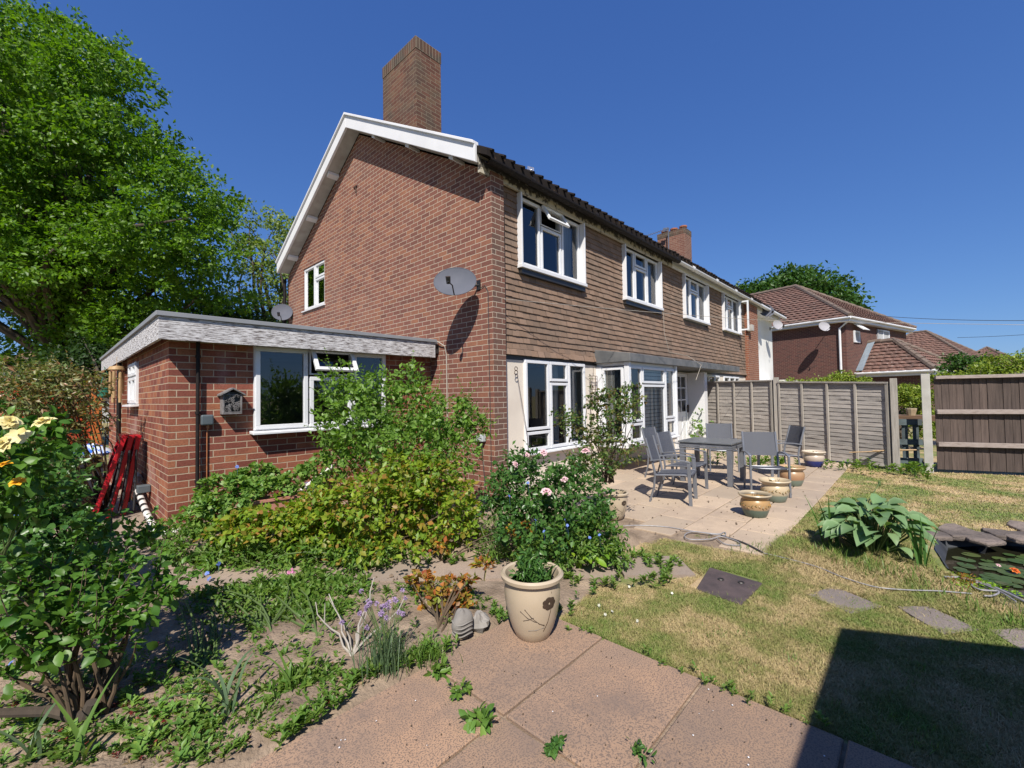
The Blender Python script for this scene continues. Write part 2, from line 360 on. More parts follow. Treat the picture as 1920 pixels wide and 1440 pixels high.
M['drain'] = mk('white_drainpipe', (.72, .70, .68), (.60, .57, .54), 14, .5)
M['rust'] = mk('rusty_iron', (.10, .05, .035), (.045, .025, .02), 12, .9)
M['iron'] = mk('dark_iron_cover', (.10, .072, .07), (.06, .045, .045), 8, .75, .8, 55)
M['stone'] = mk('grey_stone', (.30, .28, .26), (.19, .175, .16), 5, .95, .7, 40)
M['rock'] = mk('slate_rock', (.24, .19, .16), (.11, .09, .08), 3, .95, .9, 16, stretch=(1, 1, 3), dist=.03)
M['liner'] = mk('black_pond_liner', (.03, .033, .04), (.055, .06, .07), 4, .5, .4, 14)
M['hose'] = mk('grey_hose', (.34, .33, .34), (.24, .23, .24), 30, .4)
M['hose_dark'] = mk('black_hose', (.03, .03, .035), (.05, .05, .06), 30, .45)
M['wire'] = mk('dark_wire', (.04, .04, .045), (.06, .06, .06), 3, .6)
M['wire_pale'] = mk('pale_cable', (.42, .38, .32), (.36, .32, .28), 3, .6)
M['bamboo'] = mk('bamboo', (.50, .33, .16), (.36, .22, .10), 9, .6, stretch=(3, 3, .6))
M['teal_pot'] = mk('green_plastic', (.035, .22, .15), (.03, .18, .12), 5, .4)
M['driftwood'] = mk('grey_box_wood', (.25, .235, .235), (.12, .11, .11), 14, .9, .4, 60)
M['grey_box'] = mk('slate_plastic', (.10, .125, .14), (.085, .105, .12), 5, .5)
M['pale_box'] = mk('pale_grey_plastic', (.50, .54, .56), (.44, .48, .5), 5, .5)
M['copper'] = mk('copper_pipe', (.5, .2, .09), (.35, .13, .06), 12, .5)
M['blue_bag'] = mk('blue_white_bag', (.02, .12, .55), (.6, .68, .8), 9, .35, lo=.5, hi=.54)
M['green_bag'] = mk('teal_white_bag', (.04, .3, .24), (.6, .65, .66), 9, .35, lo=.5, hi=.56)
M['crate'] = mk('black_crate', (.02, .02, .03), (.03, .03, .045), 9, .45)
M['trough_pink'] = mk('terracotta_plastic', (.5, .23, .17), (.42, .19, .14), 7, .6)
M['trough_green'] = mk('sage_plastic', (.20, .29, .27), (.15, .23, .22), 7, .55)
M['shed'] = mk('brown_shed_wood', (.2, .12, .07), (.12, .07, .04), 4, .9, stretch=(1, 1, 10))
M['flash'] = mk('lead_flashing', (.30, .36, .42), (.24, .3, .36), 4, .5)
M['pot_terra'] = mk('terracotta', (.36, .13, .07), (.28, .10, .05), 7, .8)
def slabmat(name, a, b_, sp, spk=.5):
    a, b_, sp = ks(a), ks(b_), ks(sp)
    m, n, b = newmat(name); v = coord(n, 'Object'); gi = n.nodes.new('ShaderNodeNewGeometry')
    c = ramp(n, noise(n, v, 2.2, 6, .6), [(.3, a), (.7, b_)])
    c = mixc(n, .8, c, ramp(n, gi.outputs['Random Per Island'], [(0, (.72, .74, .76)), (1, (1.12, 1.08, 1.04))]), 'MULTIPLY')
    s = ramp(n, noise(n, v, 150, 2, .4), [(.42, (spk, spk, spk)), (.5, (0, 0, 0))]); c = mixc(n, s, c, sp)
    s2 = ramp(n, noise(n, v, 1.3, 8, .75), [(.46, (0, 0, 0)), (.66, (.8, .8, .8))]); c = mixc(n, s2, c, tuple(x*1.25 for x in sp))
    n.links.new(c, b.inputs['Base Color']); b.inputs['Roughness'].default_value = .93; bump(n, b, noise(n, v, 150, 3), .35, .004); return m
M['slab'] = slabmat('red_aggregate_slab', (.42, .265, .17), (.31, .215, .155), (.15, .11, .09), .8)
M['patio'] = slabmat('buff_patio_slab', (.54, .43, .32), (.46, .36, .27), (.28, .215, .165), .35)
M['path'] = slabmat('grey_buff_path', (.40, .31, .245), (.32, .25, .20), (.2, .155, .125), .5)
M['stepstone'] = slabmat('grey_step_slab', (.29, .24, .215), (.22, .185, .165), (.13, .11, .1), .7)
def lawnmat(name, blades):
    m, n, b = newmat(name); v = coord(n, 'Object')
    pat = noise(n, v, 1.25, 7, .66)
    green = (.115, .175, .035); mid = (.235, .215, .08); dry = (.46, .335, .19); 
    c = ramp(n, pat, [(.42, green), (.495, mid), (.565, dry)])
    if blades:
        gi = n.nodes.new('ShaderNodeNewGeometry')
        c = mixc(n, .33, c, ramp(n, gi.outputs['Random Per Island'], [(0, (.09, .16, .03)), (.4, (.19, .24, .06)), (.7, (.36, .29, .14)), (1, (.5, .4, .24))]))
        b.inputs['Specular IOR Level'].default_value = .2
    else:
        c = mixc(n, ramp(n, noise(n, v, 60, 5), [(.35, (0, 0, 0)), (.65, (.55, .55, .55))]), c, (.20, .155, .08)); bump(n, b, noise(n, v, 90, 4), .6, .02)
    n.links.new(c, b.inputs['Base Color']); b.inputs['Roughness'].default_value = .85
    return m
M['lawn'] = lawnmat('lawn_turf', False); M['blade'] = lawnmat('lawn_blade', True)
def watermat():
    m, n, b = newmat('pond_water'); b.inputs['Base Color'].default_value = (.014, .014, .008, 1); b.inputs['Roughness'].default_value = .03
    v = coord(n, 'Object'); bump(n, b, noise(n, v, 7, 2), .05, .01); return m
M['water'] = watermat()

L = {}
L['oak'] = leafmat('oak_leaf', [(.05, .125, .009), (.09, .19, .012), (.14, .25, .018), (.055, .14, .010)], .42)
L['willow'] = leafmat('pale_tree_leaf', [(.119, .183, .043), (.172, .248, .065), (.215, .268, .086)], .42)
L['dark'] = leafmat('dark_evergreen_leaf', [(.017, .042, .009), (.027, .062, .013), (.039, .077, .015)], .3)
L['fartree'] = leafmat('far_tree_leaf', [(.026, .073, .014), (.043, .103, .017), (.060, .129, .022)], .3)
L['rasp'] = leafmat('light_shrub_leaf', [(.099, .197, .030), (.138, .256, .040), (.187, .305, .059), (.078, .158, .030)], .4)
L['spirea'] = leafmat('gold_shrub_leaf', [(.13, .24, .02), (.22, .33, .03), (.28, .34, .035), (.13, .23, .025), (.34, .17, .045), (.19, .30, .025), (.12, .22, .03)], .4)
L['orange'] = leafmat('orange_shrub_leaf', [(.372, .103, .036), (.433, .206, .031), (.186, .248, .031), (.289, .072, .036), (.144, .206, .031)], .35)
L['ger'] = leafmat('geranium_leaf', [(.096, .204, .043), (.140, .258, .053), (.204, .301, .065)], .35)
L['rose'] = leafmat('rose_leaf', [(.041, .110, .025), (.060, .146, .032), (.091, .183, .041), (.045, .119, .027)], .3, .35)
L['rosec'] = leafmat('climbing_rose_leaf', [(.046, .103, .026), (.083, .155, .036), (.144, .175, .052), (.165, .103, .052)], .3, .4)
L['gloss'] = leafmat('glossy_leaf', [(.045, .127, .018), (.073, .172, .026), (.108, .218, .031), (.045, .108, .018)], .3, .42, .3)
L['photinia'] = leafmat('photinia_leaf', [(.104, .163, .046), (.186, .209, .082), (.279, .232, .116), (.082, .128, .035), (.325, .151, .093)], .3, .35)
L['weed'] = leafmat('weed_leaf', [(.078, .165, .026), (.113, .209, .035), (.149, .217, .043)], .35)
L['blue_green'] = leafmat('blue_green_leaf', [(.086, .146, .077), (.120, .181, .095)], .25)
L['hosta'] = leafmat('hosta_leaf', [(.13, .23, .10), (.17, .28, .13), (.11, .19, .085), (.20, .30, .14)], .25, .45, .4)
L['strap'] = leafmat('strap_leaf', [(.086, .172, .026), (.129, .224, .043), (.189, .241, .069)], .35)
L['lime'] = leafmat('lime_groundcover', [(.172, .310, .026), (.241, .378, .034), (.120, .241, .026)], .35)
L['hedge'] = leafmat('yellow_hedge_leaf', [(.120, .189, .026), (.189, .258, .034), (.241, .284, .043)], .35)
L['red'] = leafmat('red_leaf', [(.25, .03, .04), (.16, .03, .035), (.2, .08, .05)], .3)
L['dry'] = leafmat('dry_leaf', [(.284, .206, .112), (.206, .138, .077), (.344, .267, .163)], .2)
def petal(name, a, b_): return leafmat(name, [a, b_], .3, .6, .3, (1.0, 1.0, .9))
L['pink'] = petal('pink_petal', (.80, .50, .58), (.86, .66, .70)); L['yellow'] = petal('yellow_petal', (.80, .68, .28), (.84, .78, .50))
L['gold'] = petal('gold_petal', (.80, .42, .02), (.85, .5, .04)); L['blue'] = petal('blue_petal', (.12, .2, .62), (.22, .32, .75))
L['mauve'] = petal('mauve_petal', (.38, .26, .50), (.50, .38, .62)); L['redp'] = petal('red_petal', (.6, .02, .03), (.5, .02, .08)); L['magenta'] = petal('magenta_petal', (.55, .15, .38), (.65, .3, .5)); L['orangep'] = petal('orange_petal', (.7, .13, .03), (.75, .22, .04)); L['whitep'] = petal('white_petal', (.7, .7, .6), (.75, .75, .7))

# ------------------------------------------------------------------ foliage (numpy leaf meshes)
def leaf_arrays(pts, dirs, nrm, size, aspect=.5, fold=.12, hi=False):
    """pts base Nx3, dirs leaf axis, nrm approx normal"""
    n = len(pts); d = dirs/np.linalg.norm(dirs, axis=1, keepdims=True)
    s = np.cross(d, nrm); s /= np.linalg.norm(s, axis=1, keepdims=True)+1e-9; u = np.cross(s, d)
    L_ = size[:, None]; W_ = L_*aspect*.5
    if not hi:
        v = np.stack([pts, pts+d*L_*.5+s*W_+u*L_*fold*.5, pts+d*L_-u*L_*fold*.6, pts+d*L_*.5-s*W_+u*L_*fold*.5], 1)
        f = np.arange(n)[:, None]*4
        tri = np.concatenate([f+np.array([0, 1, 2]), f+np.array([0, 2, 3])], 1).reshape(-1, 3)
        return v.reshape(-1, 3), tri
    # oval leaf: spine 4 pts, sides 2x3
    def q(t, w, h): return pts+d*L_*t+s*W_*w+u*L_*h
    v = np.stack([q(0, 0, 0), q(.22, .72, fold*.5), q(.5, 1, fold*.55), q(.78, .66, fold*.1), q(1, 0, -fold*.9), q(.78, -.66, fold*.1), q(.5, -1, fold*.55), q(.22, -.72, fold*.5), q(.5, 0, 0), q(.24, 0, .0), q(.78, 0, -fold*.4)], 1)
    T = [(0, 1, 9), (9, 1, 2), (9, 2, 8), (8, 2, 3), (8, 3, 10), (10, 3, 4), (0, 9, 7), (9, 6, 7), (9, 8, 6), (8, 5, 6), (8, 10, 5), (10, 4, 5)]
    f = (np.arange(n)*11)[:, None, None]+np.array(T)[None]
    return v.reshape(-1, 3), f.reshape(-1, 3)
def tri_mesh(name, v, t):
    me = bpy.data.meshes.new(name); me.vertices.add(len(v)); me.vertices.foreach_set('co', v.astype(np.float32).ravel())
    me.loops.add(len(t)*3); me.loops.foreach_set('vertex_index', t.astype(np.int32).ravel())
    me.polygons.add(len(t)); me.polygons.foreach_set('loop_start', np.arange(0, len(t)*3, 3, dtype=np.int32)); me.polygons.foreach_set('loop_total', np.full(len(t), 3, np.int32))
    me.update(calc_edges=True); return me
def unit(n):
    a = RNG.normal(size=(n, 3)); return a/np.linalg.norm(a, axis=1, keepdims=True)
def leaf_obj(name, v, t, mat, parent):
    off = np.zeros(3); q = parent
    while q is not None: off += np.array(q.location); q = q.parent
    return link(name, tri_mesh(name, v-off, t), mat, parent)
def crown(name, parent, mat, blobs, leaf=.05, clump=.18, dens=1.0, aspect=.55, hi=False, upb=.5, fill=.35, shell=.78, floor=None, per=26):
    """blobs: (centre, radii, n clumps). Each clump is a spray of leaves near the blob's surface, some inside."""
    VV = []; TT = []; off = 0; cents = []
    for c, r, k in blobs:
        k = int(k*dens); c = np.array(c, float); r = np.array(r, float)
        u = unit(k); rad = np.where(RNG.random(k) < fill, RNG.random(k)**.5*shell, RNG.uniform(shell, 1.04, k)+RNG.normal(0, .05, k))
        cc = c+u*r*rad[:, None]; cents.append(cc)
        m = np.clip(RNG.poisson(per, k), 4, None); idx = np.repeat(np.arange(k), m); n = len(idx)
        cs = clump*RNG.uniform(.6, 1.3, k)
        p = cc[idx]+RNG.normal(0, .45, (n, 3))*cs[idx, None]*np.array([1, 1, .6])
        out = u[idx]*.6+RNG.normal(0, .7, (n, 3)); out[:, 2] -= .15
        nn = RNG.normal(0, .55, (n, 3))+u[idx]*.5; nn[:, 2] += upb
        sz = leaf*RNG.uniform(.65, 1.3, n)
        if floor is not None: p[:, 2] = np.maximum(p[:, 2], floor+RNG.random(n)*.03)
        v, t = leaf_arrays(p, out, nn, sz, aspect, .14, hi)
        VV.append(v); TT.append(t+off); off += len(v)
    o = leaf_obj(name, np.concatenate(VV), np.concatenate(TT), mat, parent)
    return o, np.concatenate(cents)
def stems(name, parent, mat, base, cents, k, r0=.012, r1=.003, spread=.05, bend=.15, n=5):
    mb = MB(); idx = RNG.choice(len(cents), min(k, len(cents)), replace=False)
    b = Vector(base)
    for i in idx:
        e = Vector(cents[i]); s = b+Vector((random.uniform(-spread, spread), random.uniform(-spread, spread), 0))
        d = e-s; L_ = d.length; pts = []
        off = Vector((random.uniform(-1, 1), random.uniform(-1, 1), random.uniform(.1, .8)))*L_*bend
        for j in range(6):
            t = j/5; pts.append(s+d*t+off*math.sin(math.pi*t))
        mb.tube(pts, [r0+(r1-r0)*j/5 for j in range(6)], n)
    return part(name, mb, mat, parent, sm=True)
def plant(name, label, cat, base, mat, blobs, nst=20, stemmat=None, r0=.008, group=None, foli='foliage', shoot=None, **k):
    t = thing(name, label, cat, base, group)
    o, ce = crown(foli, t, mat, blobs, **k)
    if nst: stems('stem', t, stemmat or M['stem'], base, ce, nst, r0, r0*.3)
    if shoot: shoots(t, mat, stemmat or M['stem_green'], ce, Vector(base)+Vector((0, 0, .2)), shoot[0], shoot[1], k.get('leaf', .05)*shoot[2])
    return t, ce
def shoots(parent, mat, stemmat, cents, core, n, length=.22, leaf=.05, aspect=.55, step=.035, r=.0028, hi=False):
    cents = np.asarray(cents); core = np.array(core, float); idx = RNG.choice(len(cents), n); mb = MB(); P_ = []; D = []; NN = []; S = []
    for i in idx:
        c_ = cents[i]; d = c_-core; d /= np.linalg.norm(d)+1e-6; d = d*.7+RNG.normal(0, .35, 3)+np.array([0, 0, .55]); d /= np.linalg.norm(d); L_ = length*RNG.uniform(.5, 1.25); p = c_-d*L_*.25; pts = [tuple(p)]; m = max(3, int(L_/step))
        for j in range(m):
            d = d+RNG.normal(0, .09, 3)+np.array([0, 0, -.05*j/m]); d /= np.linalg.norm(d); p = p+d*L_/m; pts.append(tuple(p)); sd = np.cross(d, [0, 0, 1.]); sd /= np.linalg.norm(sd)+1e-6
            for sg in (-1, 1):
                P_.append(p.copy()); D.append(sd*sg+d*.55+RNG.normal(0, .25, 3)); NN.append(np.array([0, 0, 1.])+RNG.normal(0, .3, 3)); S.append(leaf*RNG.uniform(.6, 1.15)*(1-.45*j/m))
        P_.append(p.copy()); D.append(d); NN.append(np.array([.3, .2, 1.])); S.append(leaf*.7)
        mb.tube(pts, [r*(1-.7*j/len(pts)) for j in range(len(pts))], 4)
    v, t = leaf_arrays(np.array(P_), np.array(D), np.array(NN), np.array(S), aspect, .2, hi); leaf_obj('shoot_leaves', v, t, mat, parent); tag(part('shoot', mb, stemmat, parent), kind='stuff')
def blade_mesh(base, n, h, w, spread, lean=.6, hvar=.4, seg=5, droop=.5, seed=0):
    """arching strap leaves from a base"""
    rg = np.random.default_rng(seed); V = []; T = []; off = 0
    for i in range(n):
        a = rg.uniform(0, 6.283); b = np.array(base)+np.array([rg.normal(0, spread), rg.normal(0, spread), 0])
        hh = h*rg.uniform(1-hvar, 1); ln = lean*rg.uniform(.2, 1); dr = droop*rg.uniform(.1, 1); ww = w*rg.uniform(.7, 1.1)
        dx = np.array([math.cos(a), math.sin(a), 0]); sd = np.array([-math.sin(a), math.cos(a), 0]); vs = []
        for j in range(seg+1):
            t = j/seg; p = b+dx*ln*hh*(t**1.6)+np.array([0, 0, 1])*hh*(t-dr*t**3)
            wv = ww*(1-t**2.2)*(.6+.4*math.sin(min(1, t*3)*1.57))*.5+.0004
            vs += [p-sd*wv, p+dx*0+np.array([0, 0, -.15*wv]), p+sd*wv]
        V += vs
        for j in range(seg):
            q = off+j*3
            T += [(q, q+1, q+4), (q, q+4, q+3), (q+1, q+2, q+5), (q+1, q+5, q+4)]
        off += (seg+1)*3
    return np.array(V), np.array(T)
def flower_mesh(pts, r, layers=3, npet=7, seed=0, cup=.7):
    """rose-like blooms"""
    rg = np.random.default_rng(seed); P_ = []; D = []; NN = []; S = []
    for c in pts:
        c = np.array(c); ax = rg.normal(0, .35, 3)+np.array([-.35, -.3, .75]); ax /= np.linalg.norm(ax)
        a = np.cross(ax, [1, 0, .2]); a /= np.linalg.norm(a); b = np.cross(ax, a)
        for l in range(layers):
            rr = r*(1-.28*l)
            for k in range(npet):
                t = 2*math.pi*(k+.5*l)/npet+rg.uniform(-.2, .2); o = a*math.cos(t)+b*math.sin(t)
                el = .15+.32*l; d = o*(1-el)+ax*el*cup
                P_.append(c+o*rr*.08+ax*r*.12*l); D.append(d); NN.append(ax-o*.3); S.append(rr*rg.uniform(.85, 1.1))
    return leaf_arrays(np.array(P_), np.array(D), np.array(NN), np.array(S), .95, .22, True)
def flowers(name, parent, mat, pts, r, **k):
    v, t = flower_mesh(pts, r, **k); return leaf_obj(name, v, t, mat, parent)

# ================================================================== SETTING: ground, lawn, paving, pond
Z = .17                                 # house datum above garden level
pond = [(4.62, -.30), (4.95, -.12), (5.5, -.06), (6.05, -.10), (6.45, -.45), (6.75, -1.0), (7.0, -1.9), (6.3, -2.9), (5.0, -2.8), (4.45, -1.9), (4.5, -.9)]
def ground_sheet():
    mb = MB(); out = [(-2000, -2000), (2000, -2000), (2000, 2000), (-2000, 2000)]
    inner = [(3, -4), (8.5, -4), (8.5, 1), (3, 1)]
    for ring_o, ring_i in ((out, inner),):
        for i in range(4):
            j = (i+1) % 4; mb.face((*ring_o[i], 0), (*ring_o[j], 0), (*ring_i[j], 0), (*ring_i[i], 0))
    polys = [[Vector((*p, 0)) for p in inner], [Vector((*p, 0)) for p in reversed(pond)]]
    fl = [p for q in polys for p in q]
    for t in tessellate_polygon(polys):
        a = [fl[i] for i in t]
        if (a[1]-a[0]).cross(a[2]-a[0]).z < 0: a = a[::-1]
        mb.face(*a)
    return mb
struct('ground', ground_sheet(), M['lawn'])
mb = MB(); n = len(pond)
for i in range(n):
    a, b = pond[i], pond[(i+1) % n]; cx, cy = 5.6, -1.3
    ai = (a[0]+(cx-a[0])*.12, a[1]+(cy-a[1])*.12); bi = (b[0]+(cx-b[0])*.12, b[1]+(cy-b[1])*.12)
    mb.face((*a, .012), (*ai, -.25), (*bi, -.25), (*b, .012))
mb.prism([(x+(5.6-x)*.1, y+(-1.3-y)*.1) for x, y in pond], -.5, -.4)
struct('pond_lining', mb, M['liner'])
mb = MB(); mb.face(*[(x, y, -.10) for x, y in reversed(pond)]); struct('pond_water', mb, M['water'])

# foreground aggregate slabs
def slabs(mb, xs, ys, z0=-.05, z1=.03, gap=.008, rg=random, skip=()):
    for i in range(len(xs)-1):
        for j in range(len(ys)-1):
            if (i, j) in skip: continue
            a, b, c_, d = xs[i]+gap, xs[i+1]-gap, ys[j]+gap, ys[j+1]-gap; q = [z1+rg.uniform(-.004, .004) for _ in range(4)]
            bv = .006
            mb.quadbox([(a, c_, z0), (b, c_, z0), (b, d, z0), (a, d, z0), (a, c_, q[0]-bv), (b, c_, q[1]-bv), (b, d, q[2]-bv), (a, d, q[3]-bv)])
            mb.quadbox([(a, c_, q[0]-bv), (b, c_, q[1]-bv), (b, d, q[2]-bv), (a, d, q[3]-bv), (a+bv, c_+bv, q[0]), (b-bv, c_+bv, q[1]), (b-bv, d-bv, q[2]), (a+bv, d-bv, q[3])])
    return mb
mb = MB(); slabs(mb, [-1.2, -.3, .55, 1.40, 2.24], [-2.0, -1.43, -.865, -.30, .26, .825, 1.39, 1.95]); struct('paving', mb, M['slab'])
mb = MB(); mb.prism([(-1.19, -1.99), (2.23, -1.99), (2.23, 1.94), (-1.19, 1.94)], -.04, .012); struct('paving_bed', mb, M['soil'])
# patio
mb = MB(); xs = [4.05]; 
ys = [1.0, 1.42, 1.86, 2.28, 2.72, 3.14, 3.56, 3.98, 4.46]
for j in range(len(ys)-1):
    x = 3.9+(.33 if j % 2 else 0) if j > 3 else (4.30+(.3 if j % 2 else 0))
    while x < 12.1:
        x2 = min(x+.66, 12.2)
        if not (x > 11.0 and j < 3): slabs(mb, [x, x2], [ys[j], ys[j+1]], -.05, .02, .007)
        x = x2
struct('patio', mb, M['patio'])
mb = MB(); mb.prism([(4.15, 1.02), (12.1, 1.02), (12.1, 4.45), (3.95, 4.45), (3.95, 2.3)], -.04, .006); struct('patio_bed', mb, M['soil'])
# path across the beds and along the extension
mb = MB()
pt = [(-.2, 5.15), (.35, 4.72), (.86, 4.35), (1.32, 3.92), (1.72, 3.50), (2.1, 3.08), (2.5, 2.66), (2.88, 2.24), (3.22, 1.88)]
for i in range(len(pt)-1):
    a, b = Vector((*pt[i], 0)), Vector((*pt[i+1], 0)); d = (b-a).normalized(); nn = Vector((-d.y, d.x, 0))*.22
    a = a+d*.008; b = b-d*.008; z1 = .028+random.uniform(-.004, .004)
    q = [a-nn, b-nn, b+nn, a+nn]; mb.quadbox([(p.x, p.y, -.05) for p in q]+[(p.x, p.y, z1) for p in q])
a, b = Vector((3.25, 1.86, 0)), Vector((3.62, 1.45, 0)); d = (b-a).normalized(); nn = Vector((-d.y, d.x, 0))*.2
q = [a-nn, b-nn, b+nn, a+nn]; mb.quadbox([(p.x, p.y, -.05) for p in q]+[(p.x, p.y, .03) for p in q])
struct('path', mb, M['path'])
mb = MB(); slabs(mb, [-.35, .25, .86], [4.6, 5.3, 6.0, 6.7, 7.4, 8.1, 8.8, 9.6, 10.4, 11.2, 12.2], -.05, .05); struct('side_path', mb, M['path'])
# stepping stones in the lawn
mb = MB()
for pl in ([(3.68, .62), (3.55, .36), (3.80, .22), (3.96, .50)], [(3.86, .15), (3.60, -.06), (3.80, -.22), (4.0, .0)], [(3.84, -.26), (3.58, -.42), (3.78, -.66), (4.02, -.44)], [(3.8, -.72), (3.55, -.9), (3.7, -1.15), (3.98, -.95)]):
    mb.prism(pl, -.03, .012)
struct('stepping_stones', mb, M['stepstone'])
# soil beds
def bed(name, poly, h=.03, step=.035, edge=.10, mounds=()):
    xs = [p[0] for p in poly]; ys = [p[1] for p in poly]
    X = np.arange(min(xs)-.1, max(xs)+step+.1, step); Y = np.arange(min(ys)-.1, max(ys)+step+.1, step)
    gx_, gy_ = np.meshgrid(X, Y, indexing='ij')
    ins = np.zeros_like(gx_, bool); dist = np.full_like(gx_, 9.); m = len(poly)
    for i in range(m):
        (x1, y1), (x2, y2) = poly[i], poly[(i+1) % m]
        cond = ((y1 > gy_) != (y2 > gy_)) & (gx_ < (x2-x1)*(gy_-y1)/(y2-y1+1e-12)+x1); ins ^= cond
        t = np.clip(((gx_-x1)*(x2-x1)+(gy_-y1)*(y2-y1))/((x2-x1)**2+(y2-y1)**2), 0, 1)
        dist = np.minimum(dist, np.hypot(gx_-x1-t*(x2-x1), gy_-y1-t*(y2-y1)))
    z = .02*np.sin(gx_*9+2*np.sin(gy_*5))*np.sin(gy_*7+gx_*3)+RNG.normal(0, .006, gx_.shape)
    z = h+z*.6
    for mx, my, mr, mh in mounds: z = z+mh*np.exp(-((gx_-mx)**2+(gy_-my)**2)/mr**2)
    sd = np.where(ins, dist, -dist); z = np.where(sd > 0, z*np.clip(sd/edge, 0, 1)+.006, .006+sd*.5)
    V = np.stack([gx_, gy_, z], -1).reshape(-1, 3); ny = len(Y); Fq = []
    for i in range(len(X)-1):
        for j in range(ny-1):
            if sd[i:i+2, j:j+2].max() > -.02:
                Fq.append((i*ny+j, (i+1)*ny+j, (i+1)*ny+j+1, i*ny+j+1))
    me = raw_mesh(name, V.tolist(), Fq); o = link(name, me, M['soil'], None); smooth(o, 180); tag(o, kind='structure'); return o
bed('soil_bed', [(2.26, 1.97), (2.35, 1.75), (3.05, 1.80), (2.6, 2.25), (1.9, 3.02), (1.1, 3.86), (.3, 4.5), (-.4, 4.95), (-3.5, 6.5), (-6, 4), (-3, 1.0), (-1.25, 1.0), (-1.22, 1.97)], .035)
bed('house_bed', [(.90, 4.62), (1.5, 4.1), (2.3, 3.3), (3.1, 2.45), (3.5, 2.05), (4.1, 2.0), (4.15, 2.6), (3.92, 4.3), (4.3, 4.38), (4.3, 5.83), (.90, 5.83)], .05, mounds=((.95, 5.8, .7, .10),))
# pebbles and crumbs on the soil
mb = MB()
for i in range(1500):
    x = random.uniform(-1.4, 2.1); y = random.uniform(2.0, 3.6)
    if x+y > 5.0 or x > 2.2: continue
    s = random.uniform(.003, .011) if i % 14 else random.uniform(.012, .02); mb.blob((x, y, .036+s*.3), (s, s*.8, s*.6), i, 3, .35)
tag(part('soil_crumbs', mb, M['soil'], None), None, None, None, 'stuff')

# lawn blades
def inpoly(x, y, poly):
    ins = np.zeros_like(x, bool); m = len(poly)
    for i in range(m):
        (x1, y1), (x2, y2) = poly[i], poly[(i+1) % m]; ins ^= ((y1 > y) != (y2 > y)) & (x < (x2-x1)*(y-y1)/(y2-y1+1e-12)+x1)
    return ins
lawn_poly = [(2.27, -3), (2.26, 1.72), (2.9, 1.82), (3.0, 1.58), (3.55, 1.3), (3.75, 1.62), (3.6, 1.85), (3.9, 2.0), (4.2, 1.9), (4.25, 1.03), (10.9, 1.03), (11.1, .4), (10.6, -.1), (11.2, -1.5), (13, -6), (4, -6)]
def grass(n, nearp=1.6):
    x = RNG.uniform(2.2, 12, n*3); y = RNG.uniform(-6, 2, n*3); sel = RNG.random(n*3) < .62; x = np.where(sel, RNG.uniform(2.2, 6.5, n*3), x); y = np.where(sel, RNG.uniform(-2.2, 1.9, n*3), y); d = np.hypot(x, y)
    ok = inpoly(x, y, lawn_poly) & ~inpoly(x, y, [(a+(5.6-a)*-.05, b+(-1.3-b)*-.05) for a, b in pond]) & (RNG.random(n*3) < np.clip((3.6/d)**nearp, 0, 1))
    ok &= ~((x > 3.28) & (x < 3.76) & (y > .93) & (y < 1.3))
    for cx, cy in ((3.77, .42), (3.82, -.03), (3.8, -.45), (3.78, -.93)): ok &= ~((np.hypot((x-cx)*1., (y-cy)) < .15) & (RNG.random(n*3) < .93))
    ang = (x*.682-y*.731)/np.maximum(x*.731+y*.682, .1); ok &= (np.abs(ang) < 1.35)
    x = x[ok][:n]; y = y[ok][:n]; n = len(x); d = np.hypot(x, y)
    lush = np.exp(-(((x-4.85)**2+(y-.42)**2)/.35))+np.exp(-(((x-4.55)**2+(y-1.0)**2)/.12))*.7
    h = (.009+.012*RNG.random(n))*(1+lush*1.8)*np.where(RNG.random(n) < .05, 1.7, 1); wd = .0013*np.clip(d/2.6, .8, 3.5)
    a = RNG.uniform(0, 6.28, n); ln = RNG.normal(0, .75, (n, 2))
    b = np.stack([x, y, np.full(n, .0)], 1); s = np.stack([np.cos(a), np.sin(a), np.zeros(n)], 1)*wd[:, None]
    tip = b+np.stack([ln[:, 0]*h, ln[:, 1]*h, h], 1); mid = b+(tip-b)*.55+np.stack([-ln[:, 0]*h*.12, -ln[:, 1]*h*.12, h*.12], 1)
    v = np.stack([b-s, b+s, mid+s*.8, mid-s*.8, tip], 1).reshape(-1, 3); f = (np.arange(n)*5)[:, None, None]+np.array([(0, 1, 2), (0, 2, 3), (3, 2, 4)])[None]
    return v, f.reshape(-1, 3)
v, t = grass(640000); tag(leaf_obj('grass', v, t, M['blade'], None), 'patchy green and straw coloured lawn grass', 'grass', None, 'stuff')

